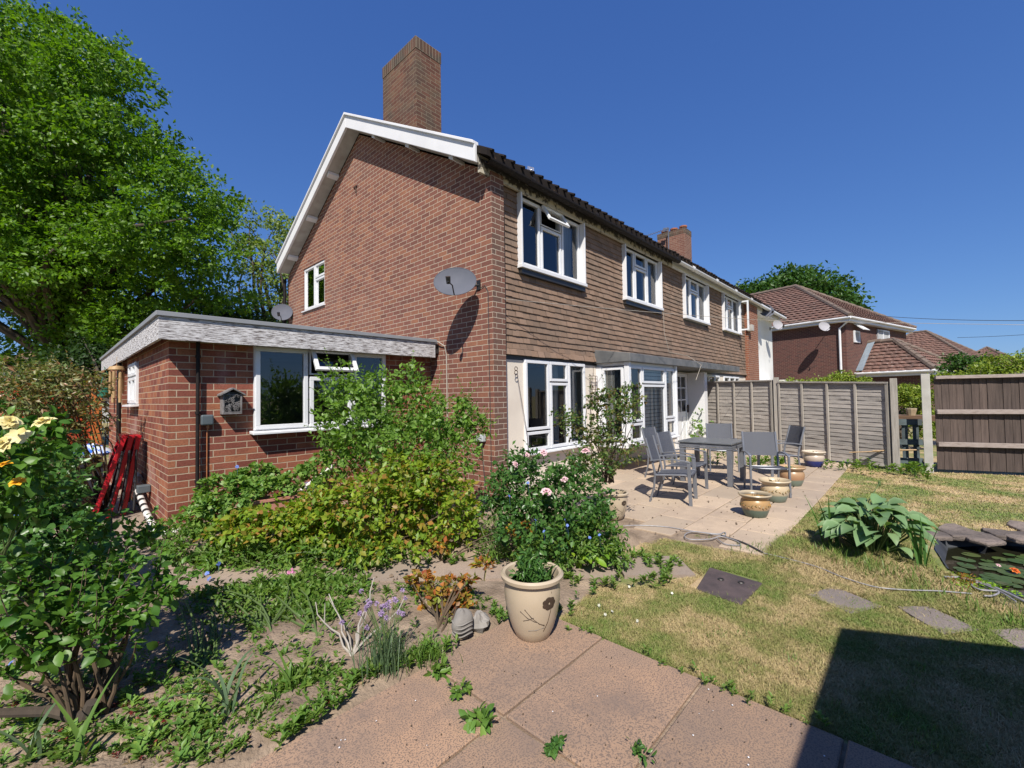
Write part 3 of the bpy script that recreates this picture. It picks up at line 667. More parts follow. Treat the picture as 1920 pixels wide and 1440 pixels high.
# ================================================================== WINDOWS
def bars(mb, fx, rects, w, d0, d1):
    """frame bars round a rectangle: fx(u, depth, z)"""
    for (u0, u1, z0, z1) in rects:
        for a0, a1, b0, b1 in ((u0, u1, z0, z0+w), (u0, u1, z1-w, z1), (u0, u0+w, z0+w, z1-w), (u1-w, u1, z0+w, z1-w)):
            p = [fx(a0, d0, b0), fx(a1, d0, b0), fx(a1, d1, b0), fx(a0, d1, b0), fx(a0, d0, b1), fx(a1, d0, b1), fx(a1, d1, b1), fx(a0, d1, b1)]
            mb.quadbox(p)
def window(par, ax, c, u0, u1, z0, z1, cells, proud=.02, sill=.04, curtain=None, blind=None, glass='glass', fw_=.045, room=1.3, openc=(), roomz=0, label=None, e=.3):
    fx = (lambda u, d, z: (u, c-d, z)) if ax == 1 else (lambda u, d, z: (c-d, u, z))
    mb = MB(); gl = MB(); W = u1-u0; H = z1-z0
    bars(mb, fx, [(u0, u1, z0, z1)], fw_*.8, proud-.07, proud)
    for k, (a, b, e, f_) in enumerate(cells):
        r = (u0+a*W+.012, u0+b*W-.012, z0+e*H+.012, z0+f_*H-.012)
        if k in openc:                 # top-hung vent standing open
            hu0, hu1, hz0, hz1 = r; h = hz1-hz0; an = R(30); dz = h*math.cos(an); dd = h*math.sin(an)
            def P4(u, s, o): return Vector(fx(u, proud+.02+dd*s+o*math.cos(an), hz1-dz*s+o*math.sin(an)))
            for (s0, s1, w0, w1) in ((0, .14, hu0, hu1), (.86, 1, hu0, hu1), (.14, .86, hu0, hu0+.05), (.14, .86, hu1-.05, hu1)):
                mb.quadbox([P4(w0, s1, 0), P4(w1, s1, 0), P4(w1, s0, 0), P4(w0, s0, 0), P4(w0, s1, .04), P4(w1, s1, .04), P4(w1, s0, .04), P4(w0, s0, .04)])
            gl.face(P4(hu0+.05, .86, .02), P4(hu1-.05, .86, .02), P4(hu1-.05, .14, .02), P4(hu0+.05, .14, .02))
            bars(mb, fx, [r], .02, proud-.05, proud+.005); continue
        bars(mb, fx, [r], fw_, proud-.055, proud+.012)
        g0, g1, g2, g3 = r[0]+fw_, r[1]-fw_, r[2]+fw_, r[3]-fw_; dg = proud-.022
        gl.face(fx(g0, dg, g2), fx(g1, dg, g2), fx(g1, dg, g3), fx(g0, dg, g3))
    for a, b, e, f_ in cells:          # mullions: fill between sashes
        pass
    if sill:
        p = lambda u, d, z: fx(u, d, z)
        a0, a1 = u0-.04, u1+.04
        mb.quadbox([p(a0, proud-.05, z0-.035), p(a1, proud-.05, z0-.035), p(a1, proud+sill, z0-.045), p(a0, proud+sill, z0-.045), p(a0, proud-.05, z0-.002), p(a1, proud-.05, z0-.002), p(a1, proud+sill, z0-.018), p(a0, proud+sill, z0-.018)])
    wn = part('window', mb, M['upvc'], par, bevel=.004)
    if label: wn['label'] = label
    part('pane', gl, M[glass], wn)
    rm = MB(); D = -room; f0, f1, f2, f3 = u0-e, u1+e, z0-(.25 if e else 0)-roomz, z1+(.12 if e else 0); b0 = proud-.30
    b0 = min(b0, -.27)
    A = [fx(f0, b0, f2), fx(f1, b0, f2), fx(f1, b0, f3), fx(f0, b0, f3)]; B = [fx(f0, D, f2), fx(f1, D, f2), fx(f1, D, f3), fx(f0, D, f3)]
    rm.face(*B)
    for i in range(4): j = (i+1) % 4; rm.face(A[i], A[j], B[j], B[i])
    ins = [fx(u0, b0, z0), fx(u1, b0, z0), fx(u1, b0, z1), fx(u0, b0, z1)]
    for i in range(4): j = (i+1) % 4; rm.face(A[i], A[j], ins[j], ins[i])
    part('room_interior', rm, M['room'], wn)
    if curtain:
        for a, b in curtain:
            cb = MB()
            q0, q1 = u0+a*W, u0+b*W; m = max(4, int((q1-q0)/.035)); pr = None
            for i in range(m+1):
                u = q0+(q1-q0)*i/m; d = -.16-.025*math.sin(i*1.9)-.01*math.sin(i*.7); cur = (fx(u, d, z0), fx(u, d, z1))
                if pr: cb.face(pr[0], cur[0], cur[1], pr[1])
                pr = cur
            smooth(part('curtain', cb, M['curtain'], wn), 180)
    if blind:
        bb = MB()
        for a, b in blind: bb.face(fx(u0+a*W, -.10, z0), fx(u0+b*W, -.10, z0), fx(u0+b*W, -.10, z1), fx(u0+a*W, -.10, z1))
        part('blind', bb, M['blind'], wn)
    return wn
TRI = [(0, .33, 0, 1), (.33, .67, 0, .70), (.33, .67, .70, 1), (.67, 1, 0, 1)]

# ================================================================== HOUSES (one brick terrace: two tile-hung semis, a white rendered end)
GX, FY, BY = 4.316, 4.50, 12.0
RY, RZ, SL = 8.19, 7.11, .568
rooft = lambda y: RZ-SL*abs(y-RY)
wall_top = lambda y: rooft(y)-.27
WIN = [(5.0, 6.70), (8.27, 9.97), (11.46, 13.16), (14.6, 16.3)]
WZ0, WZ1 = 3.50, 4.60
def tiles(par, x0, x1):
    mb = MB(); z = 2.07; k = 0
    while z < 4.62:
        x = x0-(.0825 if k % 2 else 0)
        while x < x1:
            a, b = max(x+.0015, x0), min(x+.1635, x1)
            zt = min(z+.125, 4.66); zb = z+random.uniform(-.004, .004)
            segs = [(a, b)]
            for wa, wb in WIN:
                if z+.1 > WZ0-.13 and z < WZ1+.03: segs = [s for a_, b_ in segs for s in ((a_, min(b_, wa-.03)), (max(a_, wb+.03), b_)) if s[1]-s[0] > .012]
            for a_, b_ in segs:
                jo = random.uniform(-.003, .003); kick = .03 if z < 2.1 else 0
                y0 = FY-.036-kick+jo; y1 = FY-.016-kick*.3+jo
                mb.face((a_, y0, zb), (b_, y0, zb+random.uniform(-.002, .002)), (b_, y1, zt), (a_, y1, zt))
                mb.face((a_, FY-.008, zb), (b_, FY-.008, zb), (b_, y0, zb), (a_, y0, zb))
            x += .165
        z += .0985; k += 1
    return part('tile_hanging', mb, M['tile'], par)
def roof(par, x0, x1, eave_mat, verge=False):
    mb = MB(); t = .10
    for ye, s in ((4.21, 1), (12.1, -1)):
        a = [(x0, ye, rooft(ye)-t), (x1, ye, rooft(ye)-t), (x1, RY, RZ-t), (x0, RY, RZ-t), (x0, ye, rooft(ye)), (x1, ye, rooft(ye)), (x1, RY, RZ), (x0, RY, RZ)]
        mb.quadbox(a)
    x = x0+.08
    while x < x1-.05:                   # rolled tile ends along the eave
        for c_ in range(4):
            y = 4.17+c_*.34; z = rooft(y)-.010+random.uniform(-.008, .008)
            mb.tube([(x, y-.01+random.uniform(-.02, .02), z+.0), (x+random.uniform(-.004, .004), y+.36, rooft(y+.36)+.0)], [.028, .028], 6)
        x += .21
    return part('roof', mb, eave_mat, par)
houseA = thing('semi_detached_house', 'near semi-detached brick house with brown tile-hung upper wall and tall weathered chimney', 'house', (GX, 4.378, 0))
mb = MB(); wall(mb, 0, GX, .25, 4.378, BY, 0, wall_top, [(9.84, 11.03, 3.63, 4.66)], [RY]); part('gable_wall', mb, M['brick'], houseA)
mb = MB(); mb.box(GX+.003, GX+.25, 4.374, 4.378, 0, 4.68); part('corner_pier', mb, M['brick_grey'], houseA)
mb = MB(); wall(mb, 1, FY, .2, GX+.25, 10.65, 2.0, lambda x: 4.72, [(a, b, WZ0, WZ1) for a, b in WIN[:2]]); part('upper_wall', mb, M['dark'], houseA)
mb = MB(); wall(mb, 1, FY, .2, GX+.25, 10.65, 0, lambda x: 2.0, [(5.08, 6.76, .57, 2.0), (7.25, 9.25, .57, 2.0)]); part('ground_floor_wall', mb, M['render'], houseA)
mb = MB(); wall(mb, 1, BY-.2, .2, GX+.25, 10.65, 0, lambda x: 4.7); part('rear_wall', mb, M['brick'], houseA)
tiles(houseA, GX+.25, 10.65)
rA = roof(houseA, 4.08, 10.65, M['roof_moss'])
def chimney(par, x0, x1, y0, y1, z0, z1, mat):
    mb = MB(); mb.box(x0, x1, y0, y1, z0, z1-.225); o = part('chimney', mb, mat, par)
    mb = MB(); mb.box(x0-.008, x1+.008, y0-.008, y1+.008, z1-.225, z1); part('soldier_course', mb, M['brick_soldier'], o); return o
chimney(rA, 4.72, 5.31, 6.77, 7.95, 5.9, 8.32, M['brick_chim'])
mb = MB()                               # barge boards with capping
for s in (-1, 1):
    ye = 4.40 if s < 0 else 11.98
    for x0, x1, zt, zb in ((4.02, 4.07, 0, -.25), (3.985, 4.10, .045, -.002)):
        a = [(x0, ye, rooft(ye)+zb), (x1, ye, rooft(ye)+zb), (x1, RY, RZ+zb), (x0, RY, RZ+zb), (x0, ye, rooft(ye)+zt), (x1, ye, rooft(ye)+zt), (x1, RY, RZ+zt), (x0, RY, RZ+zt)]
        mb.quadbox(a)
part('barge_board', mb, M['white_paint'], rA, bevel=.006)
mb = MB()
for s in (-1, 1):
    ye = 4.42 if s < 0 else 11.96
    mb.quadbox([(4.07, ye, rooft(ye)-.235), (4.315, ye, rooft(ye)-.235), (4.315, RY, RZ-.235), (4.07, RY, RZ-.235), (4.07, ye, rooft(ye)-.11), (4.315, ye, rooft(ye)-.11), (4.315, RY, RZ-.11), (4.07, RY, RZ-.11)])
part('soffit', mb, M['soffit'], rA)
for y in (7.25, 6.15, 5.0, 9.15, 10.25, 11.4):
    mb = MB(); s = 1 if y > RY else -1; z = rooft(y)-.245; w_ = .05
    mb.quadbox([(4.09, y-w_, z-.055+SL*s*w_), (4.32, y-w_, z-.055+SL*s*w_), (4.32, y+w_, z-.055-SL*s*w_), (4.09, y+w_, z-.055-SL*s*w_), (4.09, y-w_, z+SL*s*w_), (4.32, y-w_, z+SL*s*w_), (4.32, y+w_, z-SL*s*w_), (4.09, y+w_, z-SL*s*w_)])
    part('purlin_end', mb, M['white_paint'], rA, bevel=.004)
def gutter(par, x0, x1, mat, bmat):
    mb = MB(); mb.box(x0, x1, 4.40, 4.44, 4.60, 4.80); part('eaves_board', mb, bmat, par)
    mb = MB(); pr = []
    for i in range(9):
        a = math.pi*(1+i/8); pr.append((4.235+.062*math.cos(a), 4.725+.062*math.sin(a)))
    for i in range(8):
        (a, b), (c_, d) = pr[i], pr[i+1]; mb.face((x0, a, b), (x1, a, b), (x1, c_, d), (x0, c_, d)); mb.face((x1, a+.004, b+.003), (x0, a+.004, b+.003), (x0, c_+.004, d+.003), (x1, c_+.004, d+.003))
    x = x0+.9
    while x < x1:
        mb.tube([(x-.05, 4.235, 4.725), (x+.05, 4.235, 4.725)], .069, 12); x += 1.8
    part('gutter', mb, mat, par)
gutter(houseA, 4.12, 10.65, M['gutter_black'], M['dirty_board'])
for a, b in WIN[:2]:
    mb = MB()
    mb.box(a-.035, a, 4.385, FY+.02, WZ0-.06, WZ1); mb.box(b, b+.035, 4.385, FY+.02, WZ0-.06, WZ1); mb.box(a-.05, b+.05, 4.37, FY, WZ0-.075, WZ0-.02)
    part('window_surround', mb, M['white_paint'], houseA, bevel=.004)
    mb = MB(); mb.box(a-.02, b+.02, 4.405, FY, WZ0-.16, WZ0-.08); part('flashing_or_shade', mb, M['dark'], houseA)  # dark band standing in for the shadow under the window sill
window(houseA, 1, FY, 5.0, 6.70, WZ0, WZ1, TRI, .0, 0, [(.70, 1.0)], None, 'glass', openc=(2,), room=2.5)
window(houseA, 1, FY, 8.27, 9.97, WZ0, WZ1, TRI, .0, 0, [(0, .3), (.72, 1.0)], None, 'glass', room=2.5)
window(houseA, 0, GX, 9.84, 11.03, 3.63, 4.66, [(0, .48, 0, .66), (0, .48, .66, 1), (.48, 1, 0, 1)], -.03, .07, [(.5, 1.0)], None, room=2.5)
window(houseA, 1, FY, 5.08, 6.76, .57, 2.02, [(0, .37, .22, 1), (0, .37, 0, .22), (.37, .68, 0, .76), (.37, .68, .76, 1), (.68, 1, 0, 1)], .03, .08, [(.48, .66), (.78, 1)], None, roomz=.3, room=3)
# square bay with lead roof edge
mb = MB(); mb.box(7.16, 7.24, 3.80, 3.90, .55, 2.04); mb.box(9.24, 9.30, 3.80, 3.90, .55, 2.04); mb.box(7.16, 9.30, 3.84, FY, .47, .555); mb.box(7.20, 9.28, 3.86, FY, 1.98, 2.05)
mb.box(7.17, 7.22, 4.38, FY, .55, 1.98)
bayp = part('bay_frame', mb, M['upvc'], houseA, bevel=.005)
window(houseA, 1, 3.87, 7.24, 9.24, .57, 1.98, [(0, .25, .25, 1), (0, .25, 0, .25), (.25, .76, 0, .76), (.25, .76, .76, 1), (.76, 1, .25, 1), (.76, 1, 0, .25)], .03, .09, None, [(.0, 1.0)], room=1.2, e=0, label='large front window of the square bay with closed slatted blind')
window(houseA, 0, 7.20, 3.92, 4.38, .60, 1.96, [(0, 1, 0, 1)], .015, 0, None, None, room=.6, e=0)
mb = MB(); mb.quadbox([(7.10, 3.74, 2.04), (10.65, 3.74, 2.04), (10.65, FY, 2.04), (7.10, FY, 2.04), (7.10, 3.74, 2.19), (10.65, 3.74, 2.19), (10.65, FY, 2.30), (7.10, FY, 2.30)]); part('lead_canopy', mb, M['lead'], houseA, bevel=.008)
mb = MB(); mb.box(4.56, 4.60, 4.425, FY, 0, 2.05); part('pier_shadow', mb, M['lead'], houseA)  # grey strip painted as the pier's shadow on the cream wall
mb = MB(); mb.tube([(4.50, 4.40, 2.2), (4.50, 4.40, .05)], .004, 5); part('cable', mb, M['wire'], houseA)

houseB = thing('semi_detached_house', 'far half of the tile-hung semi-detached pair with white gutter and red chimney with three pots', 'house', (10.65, FY, 0))
mb = MB(); wall(mb, 1, FY, .2, 10.65, 17.0, 2.0, lambda x: 4.72, [(a, b, WZ0, WZ1) for a, b in WIN[2:]]); part('upper_wall', mb, M['dark'], houseB)
mb = MB(); wall(mb, 1, FY, .2, 10.65, 17.0, 0, lambda x: 2.0, [(10.78, 11.62, .03, 1.98), (12.7, 14.2, .9, 1.98), (14.6, 16.2, .9, 1.98)]); part('ground_floor_wall', mb, M['render'], houseB)
mb = MB(); wall(mb, 1, BY-.2, .2, 10.65, 18.3, 0, lambda x: 4.7); part('rear_wall', mb, M['brick'], houseB)
mb = MB(); mb.box(17.0, 18.3, 4.36, 4.75, 0, 4.66); part('brick_pier', mb, M['brick_orange'], houseB)
tiles(houseB, 10.65, 17.0)
rB = roof(houseB, 10.65, 18.3, M['roof_moss'])
ch = chimney(rB, 19.1-.9, 19.8-.9, 6.95, 8.15, 6.0, 8.42, M['brick_chim2'])
mb = MB()
for q in (7.15, 7.55, 7.95): mb.lathe([(.13, 0), (.13, .12), (.16, .13), (.16, .19), (.11, .2)], (18.55, q, 8.42), 12)
part('chimney_pot', mb, M['pot_terra'], rB)
gutter(houseB, 10.65, 18.3, M['white_paint'], M['white_paint'])
for a, b in WIN[2:]:
    mb = MB()
    mb.box(a-.035, a, 4.385, FY+.02, WZ0-.06, WZ1); mb.box(b, b+.035, 4.385, FY+.02, WZ0-.06, WZ1); mb.box(a-.05, b+.05, 4.37, FY, WZ0-.075, WZ0-.02)
    part('window_surround', mb, M['white_paint'], houseB, bevel=.004)
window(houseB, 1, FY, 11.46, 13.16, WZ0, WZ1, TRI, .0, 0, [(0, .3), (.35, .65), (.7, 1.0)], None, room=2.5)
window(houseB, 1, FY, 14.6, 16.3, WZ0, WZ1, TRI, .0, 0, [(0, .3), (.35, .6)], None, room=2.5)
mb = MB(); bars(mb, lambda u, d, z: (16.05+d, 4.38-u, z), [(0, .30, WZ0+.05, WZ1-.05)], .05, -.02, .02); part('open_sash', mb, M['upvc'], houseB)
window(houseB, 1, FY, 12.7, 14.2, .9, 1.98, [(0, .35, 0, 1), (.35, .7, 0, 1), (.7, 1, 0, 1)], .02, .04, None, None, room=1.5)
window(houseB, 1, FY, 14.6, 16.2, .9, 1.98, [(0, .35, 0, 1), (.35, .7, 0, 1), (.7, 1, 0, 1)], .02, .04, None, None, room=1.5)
mb = MB(); mb.quadbox([(10.65, 3.74, 2.04), (13.6, 3.74, 2.04), (13.6, FY, 2.04), (10.65, FY, 2.04), (10.65, 3.74, 2.19), (13.6, 3.74, 2.19), (13.6, FY, 2.30), (10.65, FY, 2.30)]); part('lead_canopy', mb, M['lead'], houseB, bevel=.008)
# half glazed back door
mb = MB(); fx = lambda u, d, z: (u, FY-d, z)
bars(mb, fx, [(10.80, 11.60, .05, 1.97)], .09, -.03, .02); bars(mb, fx, [(10.87, 11.53, .95, 1.92)], .03, -.02, .015)
for u in (11.185,): mb.box(u, u+.03, FY-.012, FY+.02, .98, 1.88)
for z in (1.27, 1.58): mb.box(10.89, 11.51, FY-.012, FY+.02, z, z+.03)
mb.box(10.89, 11.51, FY-.005, FY+.03, .14, .95); mb.box(10.96, 11.15, FY-.02, FY, .22, .85); mb.box(11.25, 11.44, FY-.02, FY, .22, .85)
dr = part('door', mb, M['upvc'], houseB); mb = MB(); mb.face(fx(10.9, .0, .98), fx(11.5, .0, .98), fx(11.5, .0, 1.88), fx(10.9, .0, 1.88)); part('pane', mb, M['glass'], dr)
mb = MB(); mb.box(11.55, 11.58, FY-.06, FY, .95, 1.15); mb.tube([(11.56, FY-.05, 1.05), (11.44, FY-.06, 1.05)], .01, 6); part('handle', mb, M['rust'], dr)
mb = MB(); mb.face((10.7, 5.6, 0), (11.7, 5.6, 0), (11.7, 5.6, 2.0), (10.7, 5.6, 2.0)); part('hallway_wall', mb, M['render'], houseB)
mb = MB(); mb.box(11.64, 11.84, 4.05, FY-.004, .02, 1.99); part('door_post', mb, M['white_paint'], houseB)
mb = MB(); mb.box(16.9, 17.15, 4.2, 4.36, 3.62, 3.84); part('vent_box', mb, M['soffit'], houseB, bevel=.01)

houseC = thing('rendered_house', 'white rendered end wall beyond the tile-hung houses', 'house', (18.3, 4.7, 0))
mb = MB(); mb.box(18.3, 22.3, 4.75, 12, 0, 4.62); part('wall', mb, M['white_render'], houseC)
mb = MB(); ye = 4.21; mb.quadbox([(18.3, ye, rooft(ye)-.1), (22.4, ye, rooft(ye)-.1), (22.4, RY, RZ-.1), (18.3, RY, RZ-.1), (18.3, ye, rooft(ye)), (22.4, ye, rooft(ye)), (22.4, RY, RZ), (18.3, RY, RZ)])
ye = 12.1; mb.quadbox([(18.3, RY, RZ-.1), (22.4, RY, RZ-.1), (22.4, ye, rooft(ye)-.1), (18.3, ye, rooft(ye)-.1), (18.3, RY, RZ), (22.4, RY, RZ), (22.4, ye, rooft(ye)), (18.3, ye, rooft(ye))]); part('roof', mb, M['roof_moss'], houseC)
mb = MB(); mb.quadbox([(18.3, 4.42, 4.58), (22.35, 4.42, 4.58), (22.35, 4.9, 4.58), (18.3, 4.9, 4.58), (18.3, 4.42, 4.80), (22.35, 4.42, 4.80), (22.35, 4.9, 4.80), (18.3, 4.9, 4.80)]); part('eaves_board', mb, M['white_paint'], houseC)
mb = MB(); mb.tube([(18.3, 4.24, 4.725), (22.4, 4.24, 4.725)], .062, 12); part('gutter', mb, M['white_paint'], houseC)
mb = MB(); mb.box(18.6, 21.6, 3.7, 4.74, 0, 1.75); mb.box(18.5, 21.7, 3.6, 4.74, 1.78, 1.9); part('porch', mb, M['white_render'], houseC)
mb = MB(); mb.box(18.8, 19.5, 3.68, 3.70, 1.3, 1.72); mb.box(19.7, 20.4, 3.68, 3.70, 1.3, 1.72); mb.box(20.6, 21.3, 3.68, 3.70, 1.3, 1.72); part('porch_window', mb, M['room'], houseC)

# ---- flat roofed brick extension
ext = thing('brick_extension', 'flat-roofed red brick extension with flaking white fascia board beside the house', 'extension', (.892, 5.851, 0))
EY, EX = 5.851, .892
mb = MB(); wall(mb, 1, EY, .22, EX, GX, 0, lambda x: 2.16, [(1.70, 3.46, 1.08, 2.10)]); wall(mb, 0, EX, .22, EY+.22, 9.42, 0, lambda y: 2.16, [(8.06, 8.86, 1.42, 2.02)])
mb.box(EX-.11, EX+.2, 9.55, 10.7, 0, 2.14); mb.box(EX+.02, EX+.2, 10.7, 12.2, 0, 2.16); mb.box(EX+.2, GX, 12.0, 12.2, 0, 2.16); part('wall', mb, M['brick_ext'], ext)
mb = MB(); mb.box(EX+.03, EX+.2, 9.42, 9.55, 0, 2.16); part('downpipe_shade', mb, M['dark'], ext)  # dark strip in place of the downpipe's shadow beside the pier
mb = MB(); mb.box(.80, GX, 5.63, 12.3, 2.15, 2.30); er = part('roof', mb, M['dark'], ext)
mb = MB(); mb.box(.77, 4.22, 5.60, 5.63, 2.08, 2.315); mb.box(.77, .80, 5.63, 12.3, 2.08, 2.315); part('fascia', mb, M['fascia'], er)
mb = MB(); mb.box(.745, 4.24, 5.575, 5.66, 2.317, 2.365); mb.box(.745, .82, 5.66, 12.33, 2.317, 2.365); mb.box(.82, GX, 5.66, 12.33, 2.30, 2.345); part('roof_edge', mb, M['felt'], er, bevel=.004)
window(ext, 1, EY, 1.70, 3.46, 1.08, 2.10, [(0, .36, 0, 1), (.36, .70, 0, .66), (.36, .70, .66, 1), (.70, 1, 0, 1)], .05, .10, None, None, 'glass', .05, room=2.6, openc=(2,), roomz=.8)
window(ext, 0, EX, 8.06, 8.86, 1.42, 2.02, [(0, .5, 0, .66), (.5, 1, 0, .66), (0, .5, .66, 1), (.5, 1, .66, 1)], .03, .07, None, None, room=1.5)
mb = MB(); mb.tube([(1.14, 5.80, 2.1), (1.14, 5.80, .05)], .019, 10)
for z in (1.92, .55, 1.30): mb.tube([(1.14, 5.80, z), (1.14, 5.80, z+.03)], .026, 10)
part('downpipe', mb, M['gutter_black'], ext, sm=True)

# ================================================================== far houses with hipped roofs
def cf(lat, dep): return (lat*.682+dep*.731, -lat*.731+dep*.682)
def strips(mb, a, b, c_, d, n, tw=.33):
    a, b, c_, d = map(Vector, (a, b, c_, d)); nrm = (b-a).cross(d-a).normalized()
    if nrm.z < 0: nrm = -nrm
    for i in range(n):
        t0, t1 = i/n, min(1, (i+1.12)/n); l0, r0, l1, r1 = a.lerp(d, t0), b.lerp(c_, t0), a.lerp(d, t1), b.lerp(c_, t1)
        L0 = (r0-l0).length; m = max(1, int(round(L0/tw)))
        for j in range(m):
            s = [(j+q)/m for q in (0, .3, .6, 1)]; hh = [.012, .045, .045, .012]
            lo = [l0.lerp(r0, q)+nrm*(.045+h+random.uniform(0, .008)) for q, h in zip(s, hh)]; hi_ = [l1.lerp(r1, q)+nrm*(.005+h*.5) for q, h in zip(s, hh)]
            n0 = len(mb.v); mb.v += [tuple(p) for p in lo+hi_]+[tuple(p-nrm*.05) for p in lo]
            for q in range(3): mb.f.append((n0+q, n0+q+1, n0+5+q, n0+4+q)); mb.f.append((n0+8+q, n0+9+q, n0+1+q, n0+q))
def hip_house(name, label, cat, lat, dep, rot, w_, l_, eave, rise, wmat, gut=True, nrows=None, ov=.35):
    x, y = cf(lat, dep); t = thing(name, label, cat, (x, y, 0)); t.rotation_euler.z = rot
    def lp(nm, mb, mat, par=t, **k):
        me = raw_mesh(nm, mb.v, mb.f); add_uv(me); o = link(nm, me, mat, par)
        return o
    mb = MB(); mb.box(0, w_, 0, l_, 0, eave); lp('wall', mb, wmat)
    X0, X1, Y0, Y1 = -ov, w_+ov, -ov, l_+ov; hf = (w_+2*ov)/2; A = Vector((w_/2, Y0+hf, eave+rise)); B = Vector((w_/2, Y1-hf, eave+rise)); n = nrows or int(math.hypot(hf, rise)/.3)
    mb = MB(); c4 = [Vector((X0, Y0, eave)), Vector((X1, Y0, eave)), Vector((X1, Y1, eave)), Vector((X0, Y1, eave))]
    strips(mb, c4[3], c4[0], A, B, n); strips(mb, c4[0], c4[1], A, A+Vector((.01, 0, 0)), n); strips(mb, c4[1], c4[2], B, A, n); strips(mb, c4[2], c4[3], B, B+Vector((-.01, 0, 0)), n)
    mb.face(*c4)
    rf = lp('roof', mb, M['rooftile'])
    mb = MB()
    for p, q in ((c4[0], A), (c4[1], A), (c4[2], B), (c4[3], B), (A, B)):
        m = max(3, int((q-p).length/.42))
        for i in range(m):
            u = p.lerp(q, i/m); v_ = p.lerp(q, (i+1.05)/m); mb.tube([u+Vector((0, 0, .075)), v_+Vector((0, 0, .06))], [.13, .115], 8)
    lp('ridge', mb, M['ridge'], rf)
    if gut:
        mb = MB(); z = eave-.02
        for p, q in ((c4[0], c4[1]), (c4[3], c4[0]), (c4[1], c4[2])): mb.tube([p+Vector((0, 0, -.02)), q+Vector((0, 0, -.02))], .06, 8)
        mb.box(X0+.06, X1-.06, Y0+.06, Y0+.09, eave-.2, eave-.05); mb.box(X0+.06, X0+.09, Y0+.09, Y1-.09, eave-.2, eave-.05); mb.box(X0+.09, X1-.09, Y0+.09, Y1, eave-.2, eave-.17)
        lp('gutter', mb, M['white_paint'])
    return t, lp
M['ridge'] = mk('lichen_ridge_tile', (.20, .155, .125), (.13, .09, .075), 6, .95)
t, lp = hip_house('brick_house', 'dark red brick house with hipped brown tile roof and white downpipe beyond the fence', 'house', 17.2, 22.3, R(-15), 8.4, 13, 5.2, 3.05, M['brick_far'])
mb = MB(); mb.tube([(-.05, -.08, 5.0), (-.08, .25, 4.7), (-.08, .25, 1.0)], .055, 8); lp('downpipe', mb, M['white_paint'])
mb = MB(); bars(mb, lambda u, d, z: (u, -d, z), [(3.9, 5.6, 4.0, 4.9), (3.9, 4.75, 4.0, 4.9)], .09, 0, .06); wf = lp('window', mb, M['upvc'])
mb = MB(); mb.face((3.95, -.03, 4.05), (5.55, -.03, 4.05), (5.55, -.03, 4.85), (3.95, -.03, 4.85)); lp('pane', mb, M['curtain'], wf)
mb = MB(); bars(mb, lambda u, d, z: (u, -d, z), [(.85, 1.55, 4.0, 4.62)], .09, 0, .06)
mb.quadbox([(.85, -.5, 4.62), (1.55, -.5, 4.62), (1.55, -.45, 4.60), (.85, -.45, 4.60), (.85, -.05, 5.0), (1.55, -.05, 5.0), (1.55, .0, 4.98), (.85, .0, 4.98)]); wf = lp('window', mb, M['upvc'])
mb = MB(); mb.face((.9, -.03, 4.05), (1.5, -.03, 4.05), (1.5, -.03, 4.6), (.9, -.03, 4.6)); lp('pane', mb, M['curtain'], wf)
# garage-like wing of that house
mb = MB(); mb.box(1.15, 6.0, -2.8, -.005, 0, 2.3); lp('wing_wall', mb, M['brick_far'])
G = [Vector((.85, -3.1, 2.35)), Vector((6.3, -3.1, 2.35)), Vector((6.3, -.01, 2.35)), Vector((.85, -.01, 2.35))]; A = Vector((2.65, -1.15, 4.0)); B = Vector((2.65, -.01, 4.0))
mb = MB(); strips(mb, G[3], G[0], A, B, 9); strips(mb, G[0], G[1], A, A+Vector((.01, 0, 0)), 9); strips(mb, G[1], G[2], B, A, 12); wr = lp('wing_roof', mb, M['rooftile'])
mb = MB()
for p, q in ((G[0], A), (A, B), (G[1], A)):
    m = max(2, int((q-p).length/.4))
    for i in range(m): mb.tube([p.lerp(q, i/m)+Vector((0, 0, .08)), p.lerp(q, (i+1)/m)+Vector((0, 0, .06))], [.15, .13], 8)
lp('ridge', mb, M['ridge'], wr)
mb = MB(); mb.tube([G[3], G[0]], .07, 8); mb.tube([G[0], G[1]], .07, 8); mb.box(.95, .98, -3.0, 0, 2.15, 2.32); mb.box(.95, 6.2, -3.03, -3.0, 2.15, 2.32); lp('wing_gutter', mb, M['white_paint'])
mb = MB(); mb.quadbox([(.75, -.35, 2.5), (.9, -.02, 2.5), (.95, -.02, 2.52), (.85, -.35, 2.52), (2.5, -.35, 4.05), (2.6, -.02, 4.05), (2.62, -.02, 4.1), (2.52, -.35, 4.1)]); lp('flashing_or_shade', mb, M['flash'], wr)
hip_house('bungalow', 'brown tiled hipped roof of a bungalow behind the dark brick house', 'house', 37.6, 34.6, R(-15), 9, 10, 3.0, 3.9, M['brick_far'], False)
hip_house('bungalow', 'most distant brown tiled hipped roof at the right skyline above the hedge', 'house', 65.5, 55, R(-15), 9, 9, 3.6, 3.7, M['white_render'], False)
hip_house('far_house', 'pale house with reddish roof glimpsed through the trees at the far left', 'house', -31, 27, R(20), 8, 8, 3.6, 2.2, M['white_render'], False)

